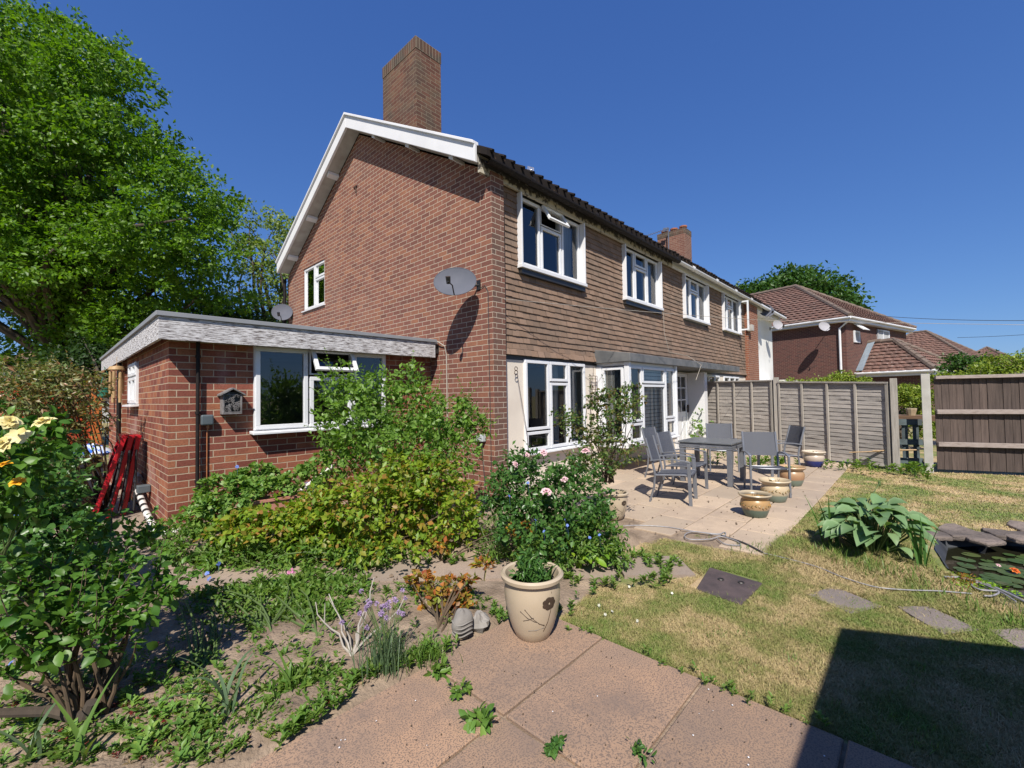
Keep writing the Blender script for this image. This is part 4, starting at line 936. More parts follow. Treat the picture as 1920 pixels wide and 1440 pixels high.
# ================================================================== helpers for placing
def G(px, py, z=0.0):                   # point of the horizontal plane z seen at a photo pixel
    v = fw + cr*((px-960)/F_PX) - cu*((py-720)/F_PX); return Vector((0, 0, EYE))+v*((z-EYE)/v.z)
def copy_thing(root, loc, rz, label=None):
    r = root.copy(); COL.objects.link(r); r.location = loc; r.rotation_euler = (0, 0, rz)
    if label: r['label'] = label
    for ch in list(root.children):
        c_ = ch.copy(); COL.objects.link(c_); c_.parent = r
        for g in ch.children:
            d = g.copy(); COL.objects.link(d); d.parent = c_
    return r
def catenary(a, b, sag, n=14): 
    a, b = Vector(a), Vector(b); return [a.lerp(b, i/n)-Vector((0, 0, sag*4*(i/n)*(1-i/n))) for i in range(n+1)]

# ================================================================== garden shed behind the camera (casts the shadow at lower right)
shed = thing('garden_shed', 'brown garden shed whose roof shadow falls across the lawn corner', 'shed', (.2, -1.6, 0))
mb = MB(); mb.box(-1.4, 1.35, -3.0, -1.15, 0, 2.25); part('wall', mb, M['shed'], shed)
mb = MB(); mb.prism([(-1.5, -.94), (-1.5, -3.6), (3.0, -3.6), (1.62, -.96)], 2.28, 2.40); part('roof', mb, M['shed'], shed)

# ================================================================== wall fittings
def dish(name, label, loc, face, w_=.56, h_=.44, mat='dish', mount=None, arm=True):
    t = thing(name, label, 'satellite dish', loc)
    f = Vector(face).normalized(); s = f.cross(Vector((0, 0, 1))).normalized(); u = s.cross(f); mb = MB(); n = 28; rings = 6
    base = Vector(loc)
    for sh, sgn in ((0, 1), (-.012, -1)):
        b0 = len(mb.v); mb.v.append(tuple(base+f*(sh-.05)))
        for i in range(1, rings+1):
            r = i/rings
            for k in range(n):
                a = 2*math.pi*k/n; mb.v.append(tuple(base+s*(math.cos(a)*r*w_/2)+u*(math.sin(a)*r*h_/2)+f*(sh-.05+.05*r*r)))
        for k in range(n): mb.f.append((b0, b0+1+k, b0+1+(k+1) % n) if sgn > 0 else (b0, b0+1+(k+1) % n, b0+1+k))
        for i in range(rings-1):
            for k in range(n):
                q = (b0+1+i*n+k, b0+1+(i+1)*n+k, b0+1+(i+1)*n+(k+1) % n, b0+1+i*n+(k+1) % n); mb.f.append(q if sgn > 0 else q[::-1])
    lo = s*(w_*.12)
    pts = [base+s*(math.cos(2*math.pi*k/40)*w_/2)+u*(math.sin(2*math.pi*k/40)*h_/2)+f*-.003 for k in range(41)]
    o = part('reflector', mb, M[mat], t, sm=True); mb = MB(); mb.tube(pts, .006, 6, False); part('rim', mb, M[mat], o, sm=True)
    if arm:
        e = base+f*(w_*.52)-u*h_*.42+s*w_*.06; mb = MB(); mb.tube([base-u*h_*.5+lo*0, base-u*h_*.42+f*w_*.3, e-u*.03], .009, 6); mb.tube([e-u*.03-f*.05, e+u*.035+f*.02], [.028, .034], 10); part('arm', mb, M['dark'], t, sm=True)
    if mount is not None:
        mb = MB(); m_ = Vector(mount); mb.tube([base-f*.05, base-f*.10], .035, 10); mb.tube([base-f*.09, (base-f*.09+m_)/2-Vector((0, 0, .02)), m_], .016, 8); mb.beam(m_+Vector((-.008, 0, -.07)), m_+Vector((-.008, 0, .07)), .016, .07, (0, 1, 0)); part('bracket', mb, M['dark'], t, sm=True)
    return t
d1 = dish('satellite_dish', 'large grey satellite dish on the brick gable above the flat roof end', P(853, 527, 6.15), (-.70, -.62, .34), .60, .46, mount=(GX, 4.66, 3.08))
mb = MB(); mb.tube([(GX-.012, 4.66, 3.02), (GX-.012, 4.52, 3.05), (GX-.012, 4.46, 2.95), (GX-.012, 4.45, 1.2), (GX-.012, 4.44, .1)], .005, 6); part('cable', mb, M['wire'], d1)
q = P(529, 585, 11.1); dish('satellite_dish', 'small grey satellite dish behind the flat roof at the left end of the gable', q, (-.45, -.8, .3), .48, .46, mount=(GX, 11.75, q.z-.1))
q = P(1437, 582, 17.2); dish('satellite_dish', 'grey satellite dish high on the white rendered wall beside the brick pier', q, (-.6, -.75, .2), .68, .50, 'dish', mount=(19.2, 4.75, q.z))
q = P(1459, 609, 18.2); dish('satellite_dish', 'pale satellite dish at the right edge of the white rendered wall', q, (-.5, -.8, .2), .50, .40, 'dish_pale', mount=(21.9, 4.75, q.z))
q = P(1546, 612, 22.4); m_ = P(1556, 618, 23.1); dish('satellite_dish', 'pale satellite dish on the dark brick house left of its white downpipe', q, (-.6, -.75, .25), .64, .50, 'dish_pale', mount=m_)

ins = thing('insect_house', 'grey wooden insect house with fretwork front beside the extension window', 'insect house', (1.45, EY-.06, 1.30))
mb = MB(); x0, x1, z0, z1 = 1.36, 1.55, 1.29, 1.51; yf = EY-.125
for a, b in ((x0, x0+.014), (x1-.014, x1)): mb.box(a, b, yf, EY-.003, z0, z1)
mb.box(x0+.014, x1-.014, yf, EY-.003, z0, z0+.014); mb.box(x0+.014, x1-.014, EY-.02, EY-.003, z0+.014, z1+.04); part('box', mb, M['driftwood'], ins)
mb = MB(); xm = (x0+x1)/2
for s in (-1, 1):
    xe = xm+s*.125; mb.quadbox([(min(xm, xe), yf-.03, z1+.065 if xe > xm else z1-.01), (max(xm, xe), yf-.03, z1-.01 if xe > xm else z1+.065), (max(xm, xe), EY-.003, z1-.01 if xe > xm else z1+.065), (min(xm, xe), EY-.003, z1+.065 if xe > xm else z1-.01),
        (min(xm, xe), yf-.03, z1+.082 if xe > xm else z1+.006), (max(xm, xe), yf-.03, z1+.006 if xe > xm else z1+.082), (max(xm, xe), EY-.003, z1+.006 if xe > xm else z1+.082), (min(xm, xe), EY-.003, z1+.082 if xe > xm else z1+.006)])
part('roof', mb, M['driftwood'], ins)
mb = MB(); rr = random.Random(3)
for i in range(60):
    x = rr.uniform(x0+.025, x1-.025); z = rr.uniform(z0+.025, z1+.015); r = rr.uniform(.006, .014)
    mb.tube([(x+r*math.cos(a), yf+.006, z+r*math.sin(a)) for a in [j*math.pi*1.6/8 for j in range(9)]], .0032, 5)
mb.tube([(x0+.014, yf+.008, z0+.02), (x1-.014, yf+.008, z0+.02)], .006, 5); mb.tube([(x0+.014, yf+.008, z1), (x1-.014, yf+.008, z1)], .006, 5)
part('fretwork', mb, M['driftwood'], ins); mb = MB(); mb.face((x0+.014, yf+.04, z0+.014), (x1-.014, yf+.04, z0+.014), (x1-.014, yf+.04, z1+.03), (x0+.014, yf+.04, z1+.03)); part('filling', mb, M['dark'], ins)
bx = thing('electric_box', 'slate grey weatherproof socket box beside the black pipe on the extension', 'socket box', (1.23, EY, 1.2))
mb = MB(); mb.box(1.165, 1.285, EY-.085, EY-.003, 1.175, 1.29); part('cover', mb, M['grey_box'], bx, bevel=.015)
mb = MB(); mb.tube([(1.235, EY-.04, 1.175), (1.235, EY-.04, 1.14)], .014, 8); mb.tube([(1.235, EY-.035, 1.14), (1.235, EY-.015, 1.08), (1.235, EY-.012, .05)], .007, 6); part('conduit', mb, M['copper'], bx, sm=True)
bx = thing('junction_box', 'pale grey plastic junction box low on the corner brickwork behind the rose', 'junction box', (GX-.03, 4.62, .8))
mb = MB(); mb.box(GX-.075, GX-.003, 4.55, 4.69, .80, .90); part('cover', mb, M['pale_box'], bx, bevel=.01)
mb = MB()
for i in range(4): mb.box(GX-.078, GX-.074, 4.585+i*.018, 4.595+i*.018, .85, .858)
part('slot', mb, M['dark'], bx); mb = MB(); mb.tube([(GX-.03, 4.62, .8), (GX-.025, 4.60, .5), (GX-.03, 4.55, .1)], .006, 6); part('cable', mb, M['wire'], bx)
mb = MB(); mb.tube([(GX-.03, 5.86, 2.40), (GX-.05, 5.60, 2.34), (GX-.02, 5.45, 2.25), (GX-.015, 5.42, 2.1), (GX-.012, 5.42, 1.3), (GX-.012, 5.42, .2)], .009, 6); tag(part('white_cable', mb, M['wire_pale'], None, sm=True), 'pale cable looping from the end of the flat roof down the brick gable', 'cable')
mb = MB(); mb.box(GX-.02, GX, 8.28, 8.42, 5.80, 5.83); mb.tube([(GX-.01, 8.33, 5.8), (GX-.03, 8.30, 5.66)], .01, 5); tag(part('wall_hook', mb, M['rust'], None), 'small rusty bracket high in the middle of the brick gable', 'bracket')
mb = MB()
for r, dz in ((.035, 0), (.03, .06)): mb.tube([(4.85+r*math.cos(a), 4.44, 1.80+dz+r*math.sin(a)) for a in [j*math.pi*2/14 for j in range(15)]], .006, 5, False)
mb.tube([(4.88, 4.44, 1.76), (5.04, 4.41, .9), (5.08, 4.38, .3)], .004, 5); tag(part('wire_loop', mb, M['rust'], None), 'rusty loop of plant wire on the cream wall left of the ground floor window', 'wire')
# trellis
mb = MB(); tx0, tx1 = 6.86, 7.10
for x in (tx0, tx1, tx0+.06, tx1-.06): mb.tube([(x, 4.43, .3 if x in (tx0, tx1) else 1.3), (x, 4.43, 1.80)], .006, 5)
for z in (1.80, 1.745, 1.55, 1.40, .9): mb.tube([(tx0, 4.43, z), (tx1, 4.43, z)], .005, 5)
mb.tube([(6.98, 4.43, 1.80), (6.98, 4.435, 1.98)], .004, 5); tag(part('trellis', mb, M['rust'], None), 'rusty metal trellis against the cream wall behind the climbing rose', 'trellis')
# cable on the tiles and washing line
mb = MB(); mb.tube([(10.05, 4.40, 3.5), (10.06, 4.395, 2.9), (10.3, 4.39, 2.45), (10.2, 3.9, 2.32), (10.35, 3.66, 2.1), (10.1, 3.70, 1.75)], .006, 5); tag(part('cable', mb, M['wire_pale'], None, sm=True), 'thin pale cable hanging down the brown tiles over the lead canopy', 'cable')
a = Vector((4.50, 4.36, 3.0))
mb = MB(); mb.tube([P(945, 561, 6.35)]+catenary(P(947, 561, 6.33), P(1440, 601, 9.5), .02)+catenary(P(1440, 601, 9.5), P(2300, 614, 8), .01), .0045, 5); tag(part('washing_line', mb, M['wire_pale'], None), 'thin washing line stretched from the brick corner across the tiled wall to the right', 'washing line')
mb = MB(); mb.tube(catenary(P(1622, 590, 24), P(2300, 590, 13), .25, 24), .012, 5); tag(part('telephone_wire', mb, M['wire'], None), 'upper dark telephone wire running right from the dark brick house', 'wire')
mb = MB(); mb.tube(catenary(P(1795, 633, 33), P(2300, 590, 20), .2, 24), .014, 5); tag(part('telephone_wire', mb, M['wire'], None), 'lower telephone wire rising to the right above the bungalow roof', 'wire')
# aerials
ae = thing('tv_aerial', 'tall thin television aerial on a mast beside the far red chimney', 'aerial', P(1253, 480, 18.5))
mb = MB(); mb.tube([P(1254, 480, 18.5), P(1253, 427, 18.5)], .025, 6); part('mast', mb, M['metal'], ae)
mb = MB(); mb.tube([P(1255, 428, 18.5), P(1212, 442, 18)], .014, 5)
for i in range(10):
    a = P(1253-i*4.4, 428.5+i*1.45, 18.5-.05*i); mb.tube([a+Vector((0, 0, .0))-Vector((.1, .0, 0)), a+Vector((.1, 0, 0))], .008, 4)
mb.beam(P(1248, 427, 18.5), P(1247, 434, 18.5), .2, .02); part('boom', mb, M['metal'], ae)
ae = thing('tv_aerial', 'small aerial just showing over the near end of the tiled roof', 'aerial', P(992, 322, 8))
mb = MB(); mb.tube([P(988, 345, 8), P(990, 322, 8), P(997, 318, 8)], .008, 5); part('mast', mb, M['metal'], ae)
mb = MB()
for i in range(5): mb.tube([P(990+i*2.6, 312+i*.6, 8), P(990+i*2.6, 322+i*.3, 8)], .006, 4)
mb.tube([P(989, 312, 8), P(1001, 315, 8)], .006, 4); mb.tube([P(989, 322, 8), P(1001, 323, 8)], .006, 4); part('element', mb, M['dish_pale'], ae)
# white waste pipe round the extension corner
mb = MB(); pz = [(.84, 7.7, .46), (.80, 7.3, .36), (.79, 6.4, .18), (.80, 5.85, .09), (.86, 5.76, .075), (1.2, 5.75, .075), (1.6, 5.74, .08)]
mb.tube(pz, .034, 12); mb.tube([(.84, 7.72, .47), (.845, 7.55, .43)], .042, 12); mb.tube([(.80, 5.95, .10), (.80, 5.86, .085), (.85, 5.77, .075), (.95, 5.755, .075)], .041, 12)
wp = thing('waste_pipe', 'white plastic waste pipe lying along the foot of the extension corner', 'pipe', (.80, 6.5, 0)); part('pipe', mb, M['drain'], wp, sm=True)
mb = MB()
for i in range(6): y = 7.0-.17*i; z = .36-(7.3-y)*.2; mb.tube([(.792, y, z+.0), (.791, y-.06, z-.012)], .0362, 12)
part('tape', mb, M['dark'], wp, sm=True)
mb = MB(); mb.tube([(2.20, 5.72, .30), (2.62, 5.74, .55)], .024, 10); tag(part('drain_pipe', mb, M['drain'], None, sm=True), 'short white pipe sloping up the brick wall behind the shrubs', 'pipe')
mb = MB(); mb.box(.76, .888, 6.9, 7.02, .34, .43); tag(part('vent_cowl', mb, M['grey_box'], None, bevel=.01), 'dark box vent low on the side wall of the extension', 'vent')
mb = MB(); mb.tube([(.80, 9.40, 2.1), (.80, 9.40, .05)], .03, 8); part('side_downpipe', mb, M['gutter_black'], ext, sm=True)
mb = MB(); mb.tube([(4.24, 12.06, 4.6), (4.24, 12.06, 2.3)], .04, 8); part('downpipe', mb, M['gutter_black'], houseA, sm=True)
# bamboo wind chime and hanging basket
wc = thing('wind_chime', 'bamboo wind chime hanging under the side fascia of the extension', 'wind chime', P(219, 700, 6.75))
c0 = P(219, 693, 6.75); mb = MB(); mb.lathe([(.02, .06), (.09, .045), (.105, 0), (.10, -.01), (0.0, -.01)][::-1], tuple(c0), 14); mb.tube([c0+Vector((0, 0, .04)), c0+Vector((0, 0, .2))], .003, 4); part('top', mb, M['bamboo'], wc, sm=True)
for i in range(6):
    a = i*1.047; L_ = .34+.07*(i % 3); q = c0+Vector((.072*math.cos(a), .072*math.sin(a), -.03)); mb = MB(); mb.tube([q, q-Vector((0, 0, L_))], .02, 8); mb.tube([q+Vector((0, 0, .03)), q], .002, 4); part('tube', mb, M['bamboo'], wc, sm=True)
hb = thing('hanging_basket', 'green plastic hanging pot dangling left of the wind chime', 'hanging pot', P(196, 745, 7.1))
c0 = P(196, 729, 7.1); mb = MB(); mb.lathe([(.05, -.15), (.085, -.12), (.10, 0), (.108, 0), (.108, .015), (.092, .015), (.09, -.02), (0, -.03)], tuple(c0), 18); part('pot', mb, M['teal_pot'], hb, sm=True)
mb = MB()
for i in range(3): a = i*2.09; mb.tube([c0+Vector((.1*math.cos(a), .1*math.sin(a), .01)), c0+Vector((0, .0, .36))], .003, 4)
part('hanger', mb, M['teal_pot'], hb)
o, ce = crown('foliage', hb, L['dry'], [(c0+Vector((0, 0, .05)), (.07, .07, .06), 12)], leaf=.04, clump=.03, per=8)

# ================================================================== red gate, leaning frames, crate
gt = thing('garden_gate', 'orange-red boarded gate with arched top beyond the extension', 'gate', (-.2, 12.5, 0))
mb = MB(); x = -1.6
while x < .62:
    top = 1.62+.38*math.sin(max(0, min(1, (.75-x)/2.3))*math.pi*.5)-.10; mb.box(x, x+.105, 12.5, 12.53, .08, top+.01*math.sin(x*40)); x += .11
part('board', mb, M['gate'], gt)
mb = MB(); mb.box(-1.6, .62, 12.46, 12.5, 1.15, 1.26); mb.box(-1.6, .62, 12.46, 12.5, .15, .27); mb.beam((-1.5, 12.48, .3), (.5, 12.48, 1.12), .035, .1, (0, 1, 0)); part('brace', mb, M['gate'], gt)
mb = MB(); mb.box(.0, .62, 12.42, 12.459, 1.19, 1.22); part('hinge', mb, M['dark'], gt)
mb = MB(); mb.box(.64, .80, 12.42, 12.58, 0, 1.75); tag(part('gate_post', mb, M['gate_post'], None, bevel=.01), 'orange stained post between the red gate and the brick pier', 'post')
for k in range(3):
    lab = ['foremost of three red folding frames leaning on the extension side wall', 'middle one of three red folding frames leaning on the extension side wall', 'red folding frame closest to the brick wall behind two others'][k]
    y0 = 7.10+.05*k; xb = .38+.14*k; xt = .66+.07*k; t = thing('folding_frame', lab, 'folding frame', (xb, y0, 0), 'red folding frames'); zt = 1.03-.01*k
    mb = MB(); dpt = .30
    for yy in (y0, y0+dpt): mb.beam((xb, yy, .06), (xt, yy, zt), .05, .028, (0, 1, 0))
    mb.beam((xt, y0-.02, zt), (xt, y0+dpt+.02, zt), .055, .035); mb.beam((xb+.02, y0, .16), (xb+.02, y0+dpt, .16), .04, .03)
    mb.beam((xb+.16*(xt-xb), y0, .22), (xb+.7*(xt-xb), y0+.02, .75), .03, .05, (0, 1, 0)); part('frame', mb, M['red_metal'], t, bevel=.004)
    mb = MB(); mb.quadbox([(xb+.05, y0+.03, .2), (xb+.07, y0+.03, .2), (xb+.07, y0+dpt-.03, .2), (xb+.05, y0+dpt-.03, .2), (xt-.01, y0+.03, zt-.05), (xt+.01, y0+.03, zt-.05), (xt+.01, y0+dpt-.03, zt-.05), (xt-.01, y0+dpt-.03, zt-.05)])
    mb.tube(catenary((xb+.1, y0-.015, .1), (xt-.02, y0-.015, .85), .12, 8), .014, 6); part('fabric', mb, M['black_cloth'], t)
cr_ = thing('recycling_crate', 'black recycling crate with bagged rubbish by the red gate', 'crate', (.35, 9.6, 0))
mb = MB(); x0, x1, y0, y1 = .02, .62, 9.3, 9.75
for a in ((x0, x1, y0, y0+.02), (x0, x1, y1-.02, y1), (x0, x0+.02, y0+.02, y1-.02), (x1-.02, x1, y0+.02, y1-.02)): mb.box(a[0], a[1], a[2], a[3], .06, .52)
mb.box(x0-.02, x1+.02, y0-.025, y0, .47, .52); mb.box(x0+.02, x1-.02, y0+.02, y1-.02, .06, .08)
part('crate', mb, M['crate'], cr_)
mb = MB(); mb.blob((.42, 9.52, .66), (.28, .2, .12), 4, 10, .3); tag(part('blue_bag', mb, M['blue_bag'], None, sm=True), 'blue and white plastic sack on top of the black crate', 'bag')
mb = MB(); mb.blob((.20, 9.44, .52), (.17, .13, .11), 8, 10, .3); tag(part('green_bag', mb, M['green_bag'], None, sm=True), 'teal and white plastic bag at the left of the black crate', 'bag')

# planting troughs
tr = thing('planting_trough', 'terracotta pink plastic trough stacked on a sage green one by the extension wall', 'trough', (2.0, 5.1, 0))
def trough(mb, cx, cy, z0, z1, l, w_, ang=0):
    ca, sa = math.cos(ang), math.sin(ang)
    def q(u, v, z): return (cx+u*ca-v*sa, cy+u*sa+v*ca, z)
    for s in ((-l/2, l/2, -w_/2, -w_/2+.012), (-l/2, l/2, w_/2-.012, w_/2), (-l/2, -l/2+.012, -w_/2+.012, w_/2-.012), (l/2-.012, l/2, -w_/2+.012, w_/2-.012)):
        mb.quadbox([q(s[0], s[2], z0), q(s[1], s[2], z0), q(s[1], s[3], z0), q(s[0], s[3], z0), q(s[0], s[2], z1), q(s[1], s[2], z1), q(s[1], s[3], z1), q(s[0], s[3], z1)])
    for s in ((-l/2-.02, l/2+.02, -w_/2-.02, -w_/2), (-l/2-.02, l/2+.02, w_/2, w_/2+.02), (-l/2-.02, -l/2, -w_/2, w_/2), (l/2, l/2+.02, -w_/2, w_/2)):
        mb.quadbox([q(s[0], s[2], z1-.025), q(s[1], s[2], z1-.025), q(s[1], s[3], z1-.025), q(s[0], s[3], z1-.025), q(s[0], s[2], z1), q(s[1], s[2], z1), q(s[1], s[3], z1), q(s[0], s[3], z1)])
    mb.quadbox([q(-l/2+.012, -w_/2+.012, z0), q(l/2-.012, -w_/2+.012, z0), q(l/2-.012, w_/2-.012, z0), q(-l/2+.012, w_/2-.012, z0), q(-l/2+.012, -w_/2+.012, z0+.03), q(l/2-.012, -w_/2+.012, z0+.03), q(l/2-.012, w_/2-.012, z0+.03), q(-l/2+.012, w_/2-.012, z0+.03)])
tc_ = P(528, 938, 4.75)
mb = MB(); trough(mb, tc_.x, tc_.y, .20, .40, .58, .20, R(-8)); part('upper_trough', mb, M['trough_pink'], tr)
mb = MB(); trough(mb, tc_.x-.08, tc_.y-.03, .04, .26, .72, .26, R(-8)); part('lower_trough', mb, M['trough_green'], tr)
mb = MB(); mb.box(tc_.x-.25, tc_.x+.25, tc_.y-.07, tc_.y+.07, .27, .36); part('compost', mb, M['potsoil'], tr)

# ================================================================== fences
def lap_panel(name, label, A, B, h0, h1, z0=.05):
    A = Vector((*A, 0)); B = Vector((*B, 0)); t = thing('overlap_fence', label, 'fence panel', A, 'grey overlap fence panels'); d = (B-A); L_ = d.length; d.normalize(); nrm = Vector((-d.y, d.x, 0))
    if nrm.x > 0: nrm = -nrm
    mb = MB(); H = (h0+h1)/2; nb = 19; sx = 26
    for i in range(nb):
        ph = [random.uniform(0, 6.28) for _ in range(3)]; am = random.choice([.001, .002, .003, .004, .008])
        wv = [am*(math.sin(3.1*s/sx*6+ph[0])+.6*math.sin(7*s/sx*6+ph[1]))+random.uniform(-.0015, .0015) for s in range(sx+1)]; n0 = len(mb.v)
        for s in range(sx+1):
            f_ = s/sx; hh = h0+(h1-h0)*f_-.03; p = A+d*(L_*f_); zb = z0+(hh-z0)*i/nb; zt = z0+(hh-z0)*(i+1.25)/nb if i < nb-1 else hh
            ob = .022+wv[s]*.5
            mb.v += [tuple(p+nrm*ob+Vector((0, 0, zb+wv[s]))), tuple(p+nrm*.012+Vector((0, 0, zt))), tuple(p+nrm*(ob-.012)+Vector((0, 0, zb+wv[s]-.001)))]
        for s in range(sx): q = n0+s*3; mb.f.append((q, q+3, q+4, q+1)); mb.f.append((q+2, q+5, q+3, q))
    mb.face(*[tuple(v_) for v_ in (A-nrm*.01+Vector((0, 0, z0)), B-nrm*.01+Vector((0, 0, z0)), B-nrm*.01+Vector((0, 0, h1-.03)), A-nrm*.01+Vector((0, 0, h0-.03)))])
    part('slats', mb, M['fence_grey'], t)
    mb = MB()
    for k in range(5):
        f_ = k/4; p = A+d*(L_*(.012+.976*f_))+nrm*.048; mb.beam(p+Vector((0, 0, z0-.02)), p+Vector((0, 0, h0+(h1-h0)*f_-.03)), .04, .022, tuple(nrm))
    part('batten', mb, M['fence_post'], t)
    mb = MB(); mb.beam(A+nrm*.03+Vector((0, 0, h0-.015)), B+nrm*.03+Vector((0, 0, h1-.015)), .075, .03); part('capping', mb, M['fence_rail'] if 0 else M['fence_grey'], t)
    return t
FA, FB, FC = (12.28, 4.36), (11.36, 2.37), (10.42, .33)
def off(p, q, s): v_ = (Vector(q)-Vector(p)).normalized()*s; return (p[0]+v_.x, p[1]+v_.y)
lap_panel('fence_panel', 'grey overlap fence panel nearer the house, behind the patio chairs', off(FA, FB, .07), off(FB, FA, .07), 1.77, 1.73)
lap_panel('fence_panel', 'grey overlap fence panel with mossy stain at the garden end', off(FB, FC, .07), off(FC, FB, .06), 1.69, 1.60)
def post(label, x, y, h, mat, w_=.10, name='fence_post', tilt=0, cat='fence post'):
    mb = MB(); mb.quadbox([(x-w_/2, y-w_/2, 0), (x+w_/2, y-w_/2, 0), (x+w_/2, y+w_/2, 0), (x-w_/2, y+w_/2, 0), (x-w_/2+tilt, y-w_/2, h), (x+w_/2+tilt, y-w_/2, h), (x+w_/2+tilt, y+w_/2, h), (x-w_/2+tilt, y+w_/2, h)])
    o = part(name, mb, M[mat], None, bevel=.006); return tag(o, label, cat)
post('grey timber fence post against the cream house wall', FA[0]-.03, FA[1]-.04, 1.88, 'fence_post')
post('grey timber fence post between the two overlap panels', FB[0], FB[1], 1.78, 'fence_post')
post('end grey timber fence post beside the gap with blue-grey rails', FC[0], FC[1], 1.66, 'fence_post', .10)
cp = post('tall pale concrete post at the start of the brown board fence', 10.52, -.09, 1.72, 'post_concrete', .115, 'concrete_post')
bf = thing('board_fence', 'dark brown vertical board fence with three pale rails at the right edge', 'fence', (10.6, -.2, 0))
A = Vector((10.60, -.20, 0)); B = Vector((11.55, -2.9, 0)); d = (B-A); L_ = d.length; d.normalize(); nrm = Vector((d.y, -d.x, 0))
if nrm.x > 0: nrm = -nrm
mb = MB(); u = 0
while u < L_:
    w_ = .098; o_ = random.uniform(0, .008); p = A+d*u+nrm*(-.01+o_); q = p+d*(w_+.012)-nrm*.008; h = 1.66+random.uniform(-.006, .006)
    mb.quadbox([p+Vector((0, 0, .06)), q+Vector((0, 0, .06)), q-nrm*.012+Vector((0, 0, .06)), p-nrm*.012+Vector((0, 0, .06)), p+Vector((0, 0, h)), q+Vector((0, 0, h)), q-nrm*.012+Vector((0, 0, h)), p-nrm*.012+Vector((0, 0, h))]); u += w_
part('boards', mb, M['fence_brown'], bf)
for z, h in ((1.655, .055), (1.06, .075), (.50, .075)):
    mb = MB(); mb.beam(A+nrm*.045+Vector((0, 0, z)), B+nrm*.045+Vector((0, 0, z)), .06, h); part('rail', mb, M['fence_rail'], bf, bevel=.004)
gp = thing('garden_hurdle', 'blue-grey slatted hurdle closing the gap between the fences', 'hurdle', (10.8, .1, 0))
A = Vector((10.62, .36, 0)); B = Vector((10.78, -.02, 0)); A = A+(A-B)*.1
for z, h in ((.86, .11), (.50, .10), (.16, .10)): mb = MB(); mb.beam(A+Vector((.05, 0, z)), B+Vector((.05, 0, z)), .03, h); part('rail', mb, M['teal_wood'], gp)
for f_ in (.1, .45, .8): mb = MB(); q = A.lerp(B, f_)+Vector((.09, 0, 0)); mb.beam(q+Vector((0, 0, .03)), q+Vector((0, 0, .9)), .085, .02, (1, 0, 0)); part('slat', mb, M['teal_wood'], gp)
mb = MB(); mb.tube([(10.45, .66, .33), (10.50, .35, .36), (10.60, .03, .38)], .012, 6); mb.tube([(10.42, 1.0, .28), (10.60, .1, .37)], .01, 6); tag(part('cane', mb, M['bamboo'], None), 'bamboo canes laid across the foot of the fence gap', 'cane')
pc = thing('patio_clutter', 'white pots on a brown shelf seen through the fence gap', 'pots', (11.6, .3, 0))
mb = MB(); mb.box(11.4, 11.9, -.25, .55, .85, .95); part('shelf', mb, M['shed'], pc)
mb = MB(); mb.lathe([(.05, 0), (.07, .08), (.05, .1)], (11.5, .42, .95), 10); part('pot', mb, M['white_paint'], pc); mb = MB(); mb.lathe([(.06, 0), (.09, .12), (.09, .14)], (11.5, .12, .95), 10); part('pot', mb, M['pot_cream2'], pc)

# ================================================================== patio furniture
tb = thing('patio_table', 'rectangular grey aluminium patio table standing among the chairs', 'table', (7.42, 2.49, .02))
mb = MB(); mb.box(7.05, 7.79, 2.08, 2.90, .655, .68); mb.box(7.07, 7.77, 2.10, 2.88, .632, .652); part('top', mb, M['table'], tb, bevel=.004)
mb = MB()
for z in (.575, .605): mb.box(7.06, 7.78, 2.09, 2.11, z, z+.026); mb.box(7.06, 7.78, 2.87, 2.89, z, z+.026); mb.box(7.06, 7.08, 2.11, 2.87, z, z+.026); mb.box(7.76, 7.78, 2.11, 2.87, z, z+.026)
part('apron', mb, M['alu'], tb)
for x, y in ((7.10, 2.13), (7.74, 2.13), (7.10, 2.85), (7.74, 2.85)):
    mb = MB(); mb.box(x-.035, x+.035, y-.035, y+.035, .02, .575); part('leg', mb, M['alu'], tb, bevel=.004)
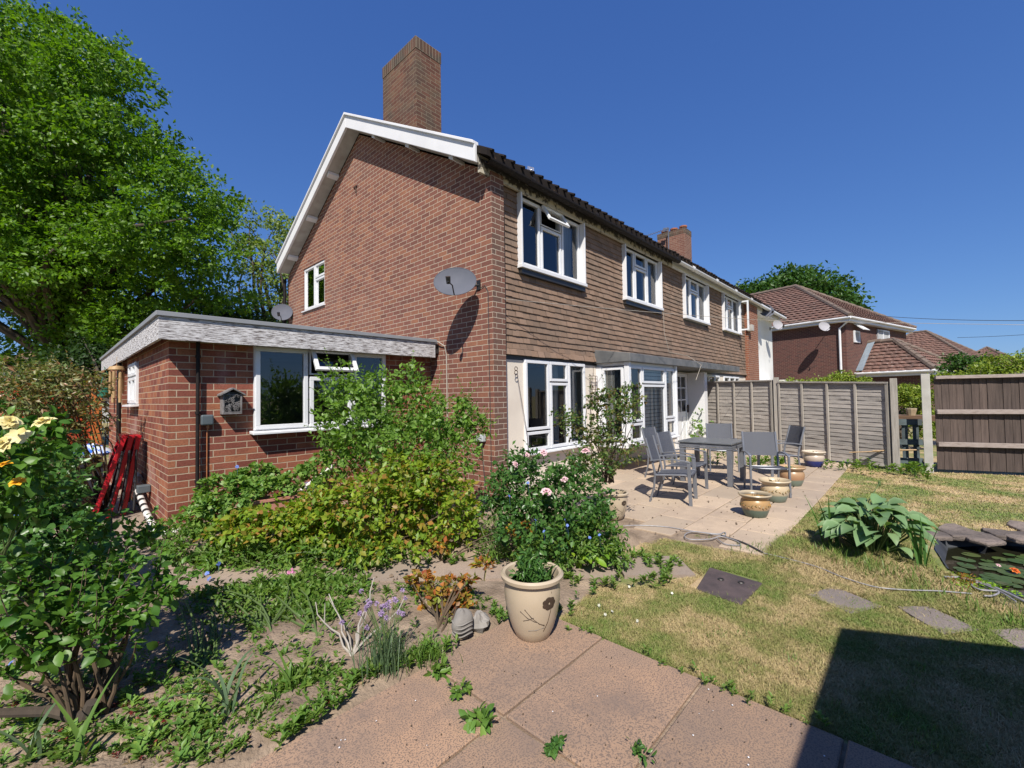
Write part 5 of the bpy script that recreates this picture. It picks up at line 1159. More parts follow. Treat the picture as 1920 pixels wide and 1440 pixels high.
def make_chair(label):
    t = thing('patio_chair', label, 'chair', (0, 0, 0), 'grey mesh patio chairs around the table'); W = .235; r = .014
    for s in (-1, 1):
        x = s*W
        mb = MB(); mb.beam((x, -.25, 0), (x, -.235, .555), .024, .042, (0, 1, 0)); part('front_leg', mb, M['alu'], t, bevel=.003)
        mb = MB(); mb.tube([(x*.93, .26, 0), (x*.93, .20, .20), (x*.93, .185, .36)], r, 8); mb.tube([(x*.93, .185, .36), (x*.93, .20, .46), (x*.93, .30, .84)], r*1.1, 8); part('rear_leg', mb, M['alu'], t, sm=True)
        mb = MB(); pts = [(x, -.25, .548), (x, -.19, .562), (x, -.05, .575), (x, .10, .568), (x, .24, .545)]
        for a, b in zip(pts[:-1], pts[1:]): mb.beam(a, b, .036, .016)
        part('armrest', mb, M['alu'], t, bevel=.003)
        mb = MB(); mb.tube([(x*.93, -.25, .385), (x*.93, 0, .37), (x*.93, .19, .355)], .011, 6); mb.tube([(x*.93, -.25, .385), (x, -.245, .385)], .012, 6); part('seat_rail', mb, M['alu'], t, sm=True)
    mb = MB(); n = 8; m = 8
    def grid(f, nn, mm):
        b = len(mb.v)
        for i in range(nn+1):
            for j in range(mm+1): mb.v.append(f(i/nn, j/mm))
        for i in range(nn):
            for j in range(mm): q = b+i*(mm+1)+j; mb.f.append((q, q+1, q+mm+2, q+mm+1))
    grid(lambda u, v_: ((u-.5)*.425, -.27+.45*v_, .388-.03*v_-.012*math.sin(math.pi*u)+.012*math.sin(math.pi*v_)), n, m); grid(lambda u, v_: ((.5-u)*.425, -.27+.45*v_, .380-.03*v_-.012*math.sin(math.pi*u)+.012*math.sin(math.pi*v_)), n, m); part('seat', mb, M['sling'], t, sm=True)
    mb = MB(); grid(lambda u, v_: ((.5-u)*.425, .205+.098*v_+.02*math.sin(math.pi*u), .50+.335*v_), n, m); grid(lambda u, v_: ((u-.5)*.425, .213+.098*v_+.02*math.sin(math.pi*u), .50+.335*v_), n, m); part('backrest', mb, M['sling'], t, sm=True)
    mb = MB(); mb.tube([(-W*.93, -.24, .372), (W*.93, -.24, .372)], .012, 6); mb.tube([(-W*.93, .19, .345), (W*.93, .19, .345)], .01, 6); part('crossbar', mb, M['alu'], t, sm=True)
    return t
def face_ang(dx, dy): return math.atan2(dy, dx)+math.pi/2     # local -Y faces (dx,dy)
c1 = make_chair('grey mesh patio chair furthest left, standing clear of the table')
c1.location = (5.74, 2.44, .02); c1.rotation_euler.z = face_ang(.22, -.97)
for loc, f_, lab in (((6.50, 2.60, .02), (.0, -1), 'second patio chair from the left, between the lone one and the table'),
                     ((7.22, 3.20, .02), (-.05, -1), 'patio chair half hidden behind the left side of the table under the bay window'),
                     ((8.62, 2.72, .02), (-.87, -.42), 'patio chair behind the table with its back to the grey fence'),
                     ((6.98, 1.63, .02), (-.90, -.45), 'patio chair in front of the table end, just behind the two glazed pots'),
                     ((8.62, 1.78, .02), (-.62, .78), 'patio chair furthest right, turned side-on near the lawn edge')):
    copy_thing(c1, loc, face_ang(*f_), lab)

# ================================================================== pots
def zmat(name, stops):
    m, n, b = newmat(name); t = n.nodes.new('ShaderNodeTexCoord'); s = n.nodes.new('ShaderNodeSeparateXYZ'); n.links.new(t.outputs['Object'], s.inputs[0])
    ns = noise(n, t.outputs['Object'], 30, 3); ad = n.nodes.new('ShaderNodeMath'); ad.operation = 'MULTIPLY_ADD'; ad.inputs[1].default_value = .012; n.links.new(ns, ad.inputs[0]); n.links.new(s.outputs[2], ad.inputs[2])
    mr = n.nodes.new('ShaderNodeMath'); mr.operation = 'MULTIPLY'; mr.inputs[1].default_value = 1/.3; n.links.new(ad.outputs[0], mr.inputs[0])
    c = ramp(n, mr.outputs[0], stops, 'LINEAR'); n.links.new(c, b.inputs['Base Color']); b.inputs['Roughness'].default_value = .35; return m
tan, cre, grn, amb, blu = (.33, .215, .12), (.43, .35, .235), (.085, .12, .095), (.36, .215, .08), (.02, .03, .15)
zA = zmat('pot_glaze_amber_green', [(0, grn), (.30, grn), (.36, tan), (.72, amb), (.78, (.12, .10, .07)), (.90, cre)])
zB = zmat('pot_glaze_cream_green', [(0, (.16, .2, .16)), (.28, (.16, .2, .16)), (.36, cre), (.8, (.44, .34, .21)), (.9, cre)])
zC = zmat('pot_glaze_tan_green', [(0, (.15, .19, .15)), (.3, (.15, .19, .15)), (.38, (.33, .18, .10)), (.75, tan), (.9, (.38, .25, .14))])
zD = zmat('pot_glaze_blue', [(0, blu), (.38, blu), (.44, (.32, .26, .22)), (.9, (.5, .42, .33))])
def bowl(name, label, x, y, s, zm, pattern=True, seed=0, dead=True, grp='glazed bowls along the patio edge'):
    t = thing(name, label, 'plant pot', (x, y, .02), grp)
    prof = [(.105, 0), (.115, .01), (.135, .06), (.150, .11), (.155, .145), (.148, .18), (.135, .20), (.140, .215), (.168, .235), (.176, .25), (.168, .262), (.150, .252), (.135, .225), (.130, .19)]
    mb = MB(); mb.lathe([(a*s, b*s) for a, b in prof], (x, y, .02), 40); o = part('body', mb, zm, t, sm=True)
    mb = MB(); mb.lathe([(.0, .19*s), (.133*s, .19*s)], (x, y, .02), 20); part('compost', mb, M['potsoil'], t)
    if pattern:
        mb = MB(); nn = 26
        for i in range(nn):
            a = 2*math.pi*i/nn; z = .135+.012*math.sin(a*6)
            for sg in (-1, 1):
                p0 = (x+s*.157*math.cos(a), y+s*.157*math.sin(a), .02+s*z); a2 = a+.13; p1 = (x+s*.154*math.cos(a2), y+s*.154*math.sin(a2), .02+s*(z+sg*.018)); mb.tube([p0, p1], [.005*s, .002*s], 5)
        part('relief_pattern', mb, M['pot_pattern'], t)
    rg = random.Random(seed); mb = MB()
    for i in range(9):
        a = rg.uniform(0, 6.28); r = rg.uniform(0, .08); p = Vector((x+r*math.cos(a), y+r*math.sin(a), .02+.19*s)); mb.tube([p, p+Vector((rg.uniform(-.03, .03), rg.uniform(-.03, .03), rg.uniform(.03, .09)))], [.003, .0015], 4)
    part('stem', mb, M['stem'], t)
    crown('foliage', t, L['dry'] if dead else L['weed'], [((x, y, .02+.21*s), (.09, .09, .03), 10 if dead else 26)], leaf=.03, clump=.03, per=7)
    return t
bowl('glazed_bowl', 'glazed bowl with amber flower band and green foot, nearest of the row by the lawn', 5.60, 1.42, 1.0, zA, True, 1)
bowl('glazed_bowl', 'cream glazed bowl with faint leaf band, middle of the row by the lawn', 6.55, 1.42, 1.06, zB, True, 2)
bowl('glazed_bowl', 'orange-tan glazed bowl with small green plants, behind the cream one', 7.80, 1.46, 1.10, zC, False, 3, False)
bowl('glazed_bowl', 'blue-footed glazed bowl with tall weed at the foot of the grey fence', 10.0, 1.50, 1.12, zD, False, 4, False)
def tall_pot(name, label, x, y, s, zb, dec=True):
    t = thing(name, label, 'plant pot', (x, y, zb))
    prof = [(a*1.07, b*.94) for a, b in [(.088, 0), (.094, .006), (.116, .06), (.138, .14), (.151, .22), (.156, .29), (.150, .345), (.156, .352), (.172, .362), (.175, .382), (.164, .394), (.149, .388), (.142, .36), (.138, .30)]]
    mb = MB(); mb.lathe([(a*s, b*s) for a, b in prof], (x, y, zb), 56); part('body', mb, M['pot_cream'], t, sm=True)
    mb = MB(); mb.lathe([(.0, .30*s), (.143*s, .30*s)], (x, y, zb), 24); part('compost', mb, M['potsoil'], t)
    def sf(deg, z, o=.002):
        for (r0, z0), (r1, z1) in zip(prof[:7], prof[1:7]):
            if z0 <= z <= z1: r = r0+(r1-r0)*(z-z0)/(z1-z0+1e-9)
        a = R(deg); return Vector((x+(r+o)*s*math.cos(a), y+(r+o)*s*math.sin(a), zb+z*s))
    mb = MB(); c0, cz = -104, .240
    for k in range(7):
        a = k*2*math.pi/7; pts = [sf(c0+9*math.cos(a)+7.5*math.cos(a+q), cz+.022*math.sin(a)+.016*math.sin(a+q)) for q in [j*6.283/8 for j in range(8)]]
        cc = sf(c0+9*math.cos(a), cz+.022*math.sin(a), .0035)
        for j in range(8): mb.face(cc, pts[j], pts[(j+1) % 8])
    for path, w_ in (([(-97, .30), (-99, .20), (-104, .13), (-112, .075)], .0018), ([(-165, .20), (-150, .165), (-135, .145), (-112, .115)], .0022), ([(-155, .215), (-142, .17), (-125, .13), (-112, .112)], .0022), ([(-160, .145), (-148, .155), (-137, .168)], .002), ([(-150, .085), (-132, .088), (-112, .10)], .0025)):
        mb.tube([sf(a, z, .0005) for a, z in path], w_*s, 5)
    part('decoration', mb, M['pot_mark'], t)
    return t
fp = tall_pot('cream_pot', 'big cream pot with brown flower drawing on the red slabs in front', 1.99, 1.72, 1.0, .03)
v, tt = blade_mesh((1.99, 1.72, .34), 26, .17, .022, .05, .9, .5, 5, .5, 5)
leaf_obj('leaf', v, tt, L['rose'], fp); crown('foliage', fp, L['rose'], [((1.99, 1.72, .40), (.10, .10, .05), 30), ((2.01, 1.76, .46), (.035, .035, .05), 8)], leaf=.042, clump=.035, per=12, aspect=.32, hi=True, upb=.6)
tall_pot('cream_pot', 'smaller cream pot with dark flower half hidden behind the pink rose', 4.50, 2.60, .82, .02)

# ================================================================== small ground things
mh = thing('manhole_cover', 'square rusty iron drain cover sunk in the lawn', 'drain cover', (3.5, 1.1, 0))
q = [G(1305, 1103, .02), G(1330, 1063, .02), G(1430, 1093, .02), G(1390, 1133, .02)]
mb = MB(); mb.quadbox([(p.x, p.y, -.02) for p in q]+[(p.x, p.y, .022) for p in q]) if (q[1]-q[0]).cross(q[2]-q[0]).z > 0 else mb.quadbox([(p.x, p.y, -.02) for p in q[::-1]]+[(p.x, p.y, .022) for p in q[::-1]])
part('cover', mb, M['iron'], mh, bevel=.008)
mb = MB(); cq = (q[0]+q[2])/2
for dx, dy in ((.06, .08), (.10, -.05)): mb.tube([cq+Vector((dx+.02*math.cos(a), dy+.02*math.sin(a), .006)) for a in [j*math.pi*2/10 for j in range(11)]], .004, 5, False)
part('keyhole', mb, M['dark'], mh)
mb = MB(); mb.blob((1.70, 2.02, .10), (.062, .058, .085), 3, 14, .10)
for i in range(4): mb.tube([(1.70+.062*math.cos(a), 2.02+.058*math.sin(a), .055+i*.022+.006*math.sin(3*a)) for a in [R(-210)+j*R(150)/10 for j in range(11)]], .005, 5)
tag(part('stone_ornament', mb, M['stone'], None, sm=True), 'rounded grey stone ornament with carved folds at the bed corner', 'ornament')
mb = MB(); mb.blob((1.84, 2.02, .05), (.065, .06, .055), 9, 8, .35); tag(part('stone', mb, M['stone'], None), 'small rough grey stone right of the rounded ornament', 'stone')
# hoses
def gp_(pts, z=.03): return [G(a, b, z) for a, b in pts]
def spline(pts, n=6):
    out = []; m = len(pts)
    for i in range(m-1):
        p0, p1, p2, p3 = pts[max(i-1, 0)], pts[i], pts[i+1], pts[min(i+2, m-1)]
        for j in range(n):
            t = j/n; out.append(.5*((2*p1)+(p2-p0)*t+(2*p0-5*p1+4*p2-p3)*t*t+(3*p1-p0-3*p2+p3)*t*t*t))
    return out+[pts[-1]]
hs = thing('garden_hose', 'grey garden hose looped across the lower edge of the patio', 'hose', G(1300, 1000))
mb = MB(); mb.tube(spline(gp_([(1165, 986), (1200, 985), (1250, 988), (1300, 996), (1345, 1001), (1358, 998), (1360, 1003), (1345, 1003), (1300, 997), (1284, 1003), (1292, 1011), (1330, 1011), (1352, 1006), (1380, 1014), (1388, 1022), (1360, 1020), (1345, 1010)])), .0055, 7); part('tube', mb, M['hose'], hs, sm=True)
mb = MB(); mb.tube(spline(gp_([(1352, 1004), (1395, 1018), (1430, 1036)])), .008, 7); part('dark_end', mb, M['hose_dark'], hs, sm=True)
mb = MB(); mb.tube(spline(gp_([(1432, 1037), (1470, 1046), (1530, 1062), (1580, 1082), (1640, 1100), (1700, 1106), (1760, 1108), (1822, 1113)], .03)), .0042, 7); tag(part('lawn_hose', mb, M['hose'], None, sm=True), 'pale thin hose lying across the grass towards the pond', 'hose')
mb = MB(); mb.tube(spline(gp_([(1905, 1128), (1880, 1112), (1850, 1098), (1830, 1092), (1822, 1098), (1840, 1106), (1868, 1108), (1872, 1112), (1860, 1117), (1845, 1117)], .035)), .0055, 7); mb.tube(spline(gp_([(1770, 1082), (1800, 1083), (1840, 1092), (1880, 1108), (1930, 1132)], .03)), .008, 7); tag(part('hose_coil', mb, M['hose'], None, sm=True), 'coil of pale hose on the black pond liner', 'hose')
mb = MB(); q = gp_([(1765, 1078), (1830, 1085), (1900, 1112), (1960, 1150), (1925, 1152), (1870, 1128), (1800, 1108)], .012)
mb.face(*[tuple(p) for p in q]); tag(part('liner_edge', mb, M['liner'], None), 'exposed flap of black pond liner on the near bank', 'pond liner')
# rocks
for i, (px, py, rx, ry, rz_) in enumerate([(1745, 1003, .16, .14, .05), (1800, 1000, .27, .15, .055), (1838, 1010, .20, .15, .05), (1880, 1004, .17, .13, .05), (1925, 1012, .2, .15, .06), (1930, 992, .24, .14, .05)]):
    c_ = G(px, py, .0); rg = random.Random(i+20); pl = []
    for k in range(7):
        a = (k+rg.uniform(-.25, .25))*2*math.pi/7; pl.append((c_.x+rx*math.cos(a+.8)*rg.uniform(.78, 1.3), c_.y+ry*math.sin(a+.8)*rg.uniform(.78, 1.3)))
    mb = MB(); mb.prism(pl, -.012-.01*(i % 2), .022+rg.uniform(0, .012)); lab = ['brownish slab stone at the left end of the far pond edge', 'longest dark slab stone overhanging the pond', 'dark slab stone right of the longest one over the pond', 'small rounded slab stone towards the right of the pond edge', 'dark rock at the photo edge overhanging the pond water', 'flat grey slab stone lying behind the pond edge at far right'][i]
    tag(part('pond_stone', mb, M['rock'], None, bevel=.012), lab, 'stone', 'slab stones edging the pond')
# lily pads
mb = MB(); rg = random.Random(5)
for i in range(70):
    px = rg.uniform(1800, 1960); py = rg.uniform(1040, 1105)
    if py > 1062+(px-1770)*.27+8: continue
    c_ = G(px, py, -.092); r = rg.uniform(.035, .07); a0 = rg.uniform(0, 6.28); z = -.092+rg.uniform(0, .006)
    pts = [(c_.x+r*math.cos(a0+a), c_.y+r*math.sin(a0+a), z) for a in [.25+j*5.8/12 for j in range(13)]]; mb.face((c_.x, c_.y, z), *pts)
tag(part('lily_pads', mb, leafmat('lily_pad', [(.04, .075, .018), (.06, .095, .028), (.08, .09, .035)], .05, .4), None), 'floating green lily pads covering the pond', 'lily pads', None, 'stuff')
lf = thing('water_lily', 'orange-red water lily flower open on the pond', 'flower', G(1905, 1072, -.08)); flowers('petal', lf, L['orangep'], [G(1903, 1070, -.06)], .03); 
lf = thing('water_lily', 'small pinkish water lily bud left of the orange one', 'flower', G(1875, 1060, -.08)); flowers('petal', lf, L['pink'], [G(1872, 1060, -.06)], .016)

# ================================================================== TREES
def limbs(name, parent, base, top_pts, r0, trunk_h, mat=None, wig=.12):
    mb = MB(); b = Vector(base); tt_ = b+Vector((random.uniform(-.4, .4), random.uniform(-.4, .4), trunk_h)); mb.tube([b, b.lerp(tt_, .3)+Vector((.08, .05, 0)), tt_], [r0*1.25, r0, r0*.8], 12)
    for e in top_pts:
        e = Vector(e); s = b.lerp(tt_, random.uniform(.6, 1)); pts = []; L_ = (e-s).length
        o = Vector((random.uniform(-1, 1), random.uniform(-1, 1), random.uniform(0, 1)))*L_*wig
        for j in range(7): t = j/6; pts.append(s.lerp(e, t)+o*math.sin(math.pi*t)+Vector((random.uniform(-1, 1), random.uniform(-1, 1), random.uniform(-1, 1)))*L_*.02)
        mb.tube(pts, [r0*.5*(1-t/6.6) for t in range(7)], 7)
    return part(name, mb, mat or M['bark'], parent, sm=True)
def T3(px, py, d): return tuple(P(px, py, d))
oak = thing('oak_tree', 'huge dense green tree filling the upper left of the picture', 'tree', (*cf(-14.5, 14.5), 0))
ob = [((20, 210, 14), (3.9, 3.9, 3.1), 620), ((110, 110, 13.8), (1.9, 1.9, 1.6), 230), ((180, 240, 13.5), (2.9, 2.9, 2.6), 460), ((265, 250, 13.6), (1.5, 1.5, 2.0), 190), ((300, 370, 13.2), (2.2, 2.2, 2.2), 360), ((385, 430, 13), (1.55, 1.55, 1.5), 240), ((435, 460, 13), (.95, .95, .8), 110), ((120, 400, 13), (3.2, 3.2, 2.4), 520), ((20, 400, 12.5), (2.6, 2.6, 2.0), 420), ((260, 500, 12.8), (2.2, 2.2, 1.5), 300), ((370, 540, 13.2), (1.5, 1.5, 1.2), 170), ((220, 515, 12.6), (1.9, 1.9, 1.0), 320), ((-160, 200, 14.5), (5, 5, 4.5), 420), ((60, 70, 14.2), (1.6, 1.6, 1.2), 150), ((230, 600, 13.5), (2.2, 2.2, .9), 200)]
ob = [((a[0]-42, a[1]+14, a[2]), r, k) for a, r, k in ob]
def clumpy(blobs, n, r0, r1, per_area, seed, flat=.62):
    rg = np.random.default_rng(seed); out = []; vol = np.array([r[0]*r[1]*r[2] for c_, r, k in blobs])**.8; vol /= vol.sum()
    for bi in rg.choice(len(blobs), n, p=vol):
        c_, r, k = blobs[bi]; u = rg.normal(size=3); u /= np.linalg.norm(u); q = rg.uniform(.45, 1.0)**.5; rr = rg.uniform(r0, r1)
        out.append((tuple(np.array(c_)+u*np.array(r)*q), (rr, rr, rr*flat), int(per_area*rr*rr)))
    return out
obw = [(T3(*a), r, k) for a, r, k in ob]
o, ce = crown('crown', oak, L['oak'], clumpy(obw, 300, .55, 1.35, 33, 3), leaf=.125, clump=.24, per=24, fill=.30, aspect=.6, shell=.85, upb=.55)
limbs('trunk', oak, (*cf(-14.5, 14.5), 0), [T3(*a) for a, r, k in ob[:7]]+[ce[i] for i in RNG.choice(len(ce), 50)], .30, 4.2)
def tree(name, label, base, blobs, mat, r0, th, leaf=.15, clump=.4, per=24, fill=.35, nl=16, group=None, **k):
    t = thing(name, label, 'tree', base, group); o, ce = crown('crown', t, L[mat], blobs, leaf=leaf, clump=clump, per=per, fill=fill, **k)
    limbs('trunk', t, base, [ce[i] for i in RNG.choice(len(ce), min(nl, len(ce)), replace=False)], r0, th); return t
def B(px, py, d, r, k, rz=None): return (T3(px, py, d), (r, r, rz or r), k)
tree('pale_tree', 'loose pale green tree between the big tree and the gable', (*cf(-10.6, 19), 0), [B(470, 450, 19, 1.5, 60), B(510, 520, 18.5, 1.4, 60), B(440, 560, 19, 1.5, 50), B(510, 590, 18, 1.2, 50), B(525, 430, 20, 1.1, 36), B(400, 600, 19, 1.3, 40), B(480, 610, 19, 1.5, 40)], 'willow', .22, 2.0, .17, .42, 22, .5, 34)
tree('dark_tree', 'dark evergreen tree behind the left half of the flat roof', (*cf(-12, 17), 0), [B(300, 600, 16.5, 1.7, 150), B(370, 610, 17, 1.3, 110), B(420, 640, 17, 1.4, 110), B(240, 660, 16, 1.6, 120), B(500, 650, 17, 1.3, 80)], 'dark', .3, 1.5, .15, .4, 26)
tree('garden_tree', 'shaded green tree low behind the red gate at far left', (*cf(-15, 15), 0), [B(80, 635, 15, 1.3, 100), B(140, 610, 14.5, 1.4, 120), B(180, 650, 14, 1.2, 110), B(-70, 700, 14, 1.4, 70)], 'oak', .25, 1.5, .15, .4, 26)
tree('garden_tree', 'small leafy tree just beyond the gate beside the extension fascia', (*cf(-8.6, 10.5), 0), [B(165, 700, 10.5, .8, 90), B(190, 690, 10.8, .5, 60), B(120, 720, 11, .8, 70)], 'dark', .1, .9, .11, .28, 24)
tree('round_tree', 'broad rounded green tree rising behind the dark brick house', (*cf(31, 46), 0), [B(1500, 560, 46, 4.2, 260, 3.2), B(1440, 570, 46, 3, 170, 2.2), B(1550, 570, 46, 3.0, 170, 2.4), B(1480, 540, 46, 2.8, 150, 2), B(1405, 560, 47, 1.7, 70, 1.8), B(1580, 585, 46, 1.8, 70)], 'fartree', .5, 5, .42, .9, 22)
tree('garden_bush', 'mid green bush in front of the bungalow roof', (*cf(18.2, 17), 0), [B(1815, 690, 17, .75, 70, .6), B(1795, 695, 17, .5, 40, .5), B(1840, 695, 17.3, .5, 40)], 'fartree', .06, .8, .12, .25, 22)
tree('yellow_hedge', 'yellow-green shrub topping the brown board fence at the right edge', (*cf(11.5, 10.2), 0), [B(1890, 700, 10.2, .55, 90, .45), B(1850, 710, 10.2, .4, 70, .33), B(1930, 690, 10, .6, 70, .5), B(1800, 712, 10.3, .25, 40, .14), B(1770, 712, 10.3, .2, 30, .12)], 'hedge', .05, .6, .07, .16, 26)
tree('ivy_hedge', 'leafy green climber seen through the gap left of the concrete post', (*cf(9.6, 10.6), 0), [B(1712, 745, 10.6, .42, 90, .28), B(1735, 790, 10.4, .3, 70, .4), B(1700, 790, 11, .3, 50, .3), B(1690, 735, 10.8, .3, 50, .12)], 'hedge', .04, .5, .07, .14, 26)
tree('ivy_hedge', 'ivy and weeds growing over the top of the grey fence below the dark brick house', (*cf(11.5, 15.5), 0), [B(1540, 716, 15.5, .45, 30, .10), B(1582, 708, 15.5, .35, 40, .22), B(1605, 716, 15.5, .4, 30, .12), B(1490, 718, 15, .5, 20, .07)], 'hedge', .04, .5, .09, .18, 22)

# ================================================================== SHRUBS AND BORDER PLANTS
def Bq(px, py, d, rx, rz, k): return (T3(px, py, d), (rx, rx, rz), k)
def zground(p): return (p[0], p[1], 0)
def onfloor(px, py): return tuple(G(px, py, .03))
# tall light-green shrub in front of the extension window
plant('tall_shrub', 'tall loose light green shrub hiding the right end of the extension window', 'shrub', onfloor(760, 985), L['rasp'],
      [Bq(650, 790, 4.95, .32, .44, 90), Bq(640, 715, 4.95, .22, .22, 26), Bq(690, 760, 4.9, .3, .34, 60), Bq(640, 850, 4.8, .3, .3, 60), Bq(700, 820, 4.8, .42, .34, 110), Bq(770, 760, 5.1, .36, .36, 105), Bq(765, 705, 5.1, .17, .16, 16), Bq(830, 790, 4.95, .36, .30, 100), Bq(890, 805, 5.0, .18, .14, 26), Bq(870, 770, 5.0, .16, .14, 16), Bq(760, 840, 4.7, .46, .34, 110), Bq(840, 860, 4.7, .34, .28, 60), Bq(705, 735, 5.0, .24, .24, 26)],
      46, r0=.008, shoot=(120, .34, .85), leaf=.060, clump=.10, per=10, aspect=.58, hi=False, fill=.4, upb=.55)
# golden shrub (spirea-like)
plant('golden_shrub', 'wide golden-green shrub with orange leaf tips in the middle of the bed', 'shrub', onfloor(720, 1030), L['spirea'],
      [Bq(700, 950, 4.15, .52, .32, 200), Bq(800, 930, 4.2, .44, .36, 170), Bq(630, 960, 4.15, .40, .25, 130), Bq(860, 980, 4.1, .26, .22, 60), Bq(760, 890, 4.3, .40, .22, 110), Bq(740, 1010, 3.9, .45, .15, 80)],
      40, shoot=(110, .16, .8), leaf=.060, clump=.075, per=10, aspect=.62, fill=.35, upb=.8)
plant('golden_shrub', 'lower spreading golden-green shrub in front of the planting troughs', 'shrub', onfloor(500, 1020), L['spirea'],
      [Bq(500, 985, 4.0, .36, .16, 90), Bq(560, 965, 4.1, .30, .17, 80), Bq(440, 995, 4.0, .24, .13, 46), Bq(590, 1000, 3.95, .28, .14, 60)],
      20, leaf=.060, clump=.075, per=11, aspect=.62, fill=.35, upb=.8)
plant('geranium', 'soft green mound of geranium leaves against the extension corner wall', 'plant', onfloor(430, 985), L['ger'],
      [Bq(430, 925, 4.55, .30, .20, 100), Bq(385, 965, 4.4, .24, .16, 60), Bq(480, 900, 4.75, .26, .16, 70), Bq(560, 905, 4.9, .26, .14, 50), Bq(600, 880, 5.0, .2, .2, 30)], 14, M['stem_green'], leaf=.05, clump=.05, per=14, aspect=.9, fill=.25, upb=1.0)
plant('ground_cover', 'low dark green leafy border plants along the near edge of the path', 'plant', onfloor(500, 1060), L['weed'],
      [Bq(350, 1025, 3.85, .22, .10, 40), Bq(430, 1040, 3.8, .26, .09, 60), Bq(520, 1040, 3.8, .28, .09, 70), Bq(610, 1035, 3.8, .28, .10, 70), Bq(700, 1040, 3.75, .24, .09, 50), Bq(310, 1000, 4.1, .18, .10, 30)], 10, M['stem_green'], leaf=.06, clump=.06, per=13, aspect=.34, fill=.3, upb=.9, floor=.03)
# pink rose bush and its neighbours
rz_ = thing('rose_bush', 'dense green rose bush with several pale pink blooms at the patio corner', 'rose bush', onfloor(1020, 1040))
o, ce = crown('foliage', rz_, L['rose'], [Bq(1000, 920, 4.0, .40, .32, 150), Bq(1070, 950, 3.95, .36, .32, 130), Bq(955, 930, 4.1, .26, .26, 70), Bq(1115, 985, 3.8, .24, .26, 60), Bq(1020, 990, 3.7, .42, .22, 110), Bq(985, 870, 4.2, .26, .16, 46), Bq(1090, 890, 4.2, .24, .18, 40)], leaf=.050, clump=.075, per=9, aspect=.6, fill=.4, upb=.5)
shoots(rz_, L['rose'], M['stem_green'], ce, onfloor(1020, 1000), 90, .26, .048)
stems('stem', rz_, M['stem_green'], onfloor(1020, 1040), ce, 30, .007, .003)
for k_, q_ in enumerate([P(1024, 922, 3.62), P(1098, 846, 3.95), P(1019, 848, 4.0), P(966, 871, 3.92), P(1058, 899, 3.85), P(988, 853, 4.1)]): flowers('bloom', rz_, L['pink'], [q_], .046-.003*k_, layers=4, npet=8, seed=k_)
plant('primrose_clump', 'broad yellow-green leaves flopping onto the path below the rose', 'plant', onfloor(1080, 1055), L['spirea'] if 0 else L['lime'],
      [Bq(1075, 1040, 3.6, .20, .06, 8), Bq(1120, 1035, 3.6, .14, .06, 6)], 0, leaf=.085, clump=.06, per=3, aspect=.5, hi=True, upb=.9, floor=.02)
plant('border_plant', 'mixed blue-green weeds with tiny blue flowers under the pink rose', 'plant', onfloor(1090, 1045), L['weed'],
      [Bq(1060, 1020, 3.6, .26, .14, 60), Bq(1120, 1010, 3.6, .22, .16, 50), Bq(1000, 1030, 3.65, .22, .10, 36), Bq(1150, 1040, 3.6, .14, .08, 20)], 16, M['stem_green'], leaf=.05, clump=.06, per=11, aspect=.4, fill=.3, upb=.7, floor=.02)
plant('border_plant', 'thin grassy tuft and mauve spikes in the gap left of the pink rose', 'plant', onfloor(925, 1045), L['strap'],
      [Bq(925, 985, 4.0, .16, .22, 26), Bq(930, 1030, 3.8, .18, .08, 22)], 14, M['stem_green'], leaf=.075, clump=.05, per=9, aspect=.12, fill=.4, upb=.2, floor=.02)
plant('red_yellow_sprig', 'small sprig of orange and yellow leaves at the foot of the golden shrub', 'plant', onfloor(835, 1050), L['orange'],
      [Bq(825, 1025, 3.75, .10, .10, 12), Bq(975, 990, 3.75, .09, .08, 10), Bq(905, 1060, 3.6, .10, .03, 8)], 5, leaf=.05, clump=.04, per=8, aspect=.6, floor=.02)
# climbing rose
plant('climbing_rose', 'open leggy climbing rose standing in front of the cream wall and bay', 'rose', tuple(P(1142, 905, 5.3)), L['rosec'],
      [Bq(1150, 790, 4.85, .30, .40, 95), Bq(1170, 760, 4.9, .22, .22, 50), Bq(1095, 805, 4.85, .24, .22, 48), Bq(1060, 780, 4.9, .16, .14, 18), Bq(1120, 745, 4.9, .14, .14, 24), Bq(1130, 860, 4.8, .28, .20, 50), Bq(1200, 740, 4.9, .07, .12, 8), Bq(1185, 850, 4.8, .12, .10, 12), Bq(1085, 860, 4.7, .18, .16, 26)],
      30, r0=.007, shoot=(60, .26, 1), leaf=.044, clump=.06, per=8, aspect=.62, fill=.5, upb=.3)
mb = MB(); c_ = P(1142, 905, 5.5); mb.lathe([(.09, 0), (.10, .1), (.115, .18), (.12, .2), (.10, .2), (.09, .16)], (c_.x, c_.y, .02), 20); tag(part('dark_pot', mb, M['rust'], None, sm=True), 'dark pot at the foot of the climbing rose behind the bush', 'plant pot')
plant('fence_climber', 'thin leafy climber on the cream wall edge at the left end of the grey fence', 'climber', (12.05, 4.3, .2), L['ger'], [Bq(1310, 790, 11.3, .16, .34, 14), Bq(1325, 798, 11.1, .2, .08, 6), Bq(1303, 815, 11.2, .08, .1, 6)], 8, M['stem_green'], leaf=.09, clump=.08, per=6)
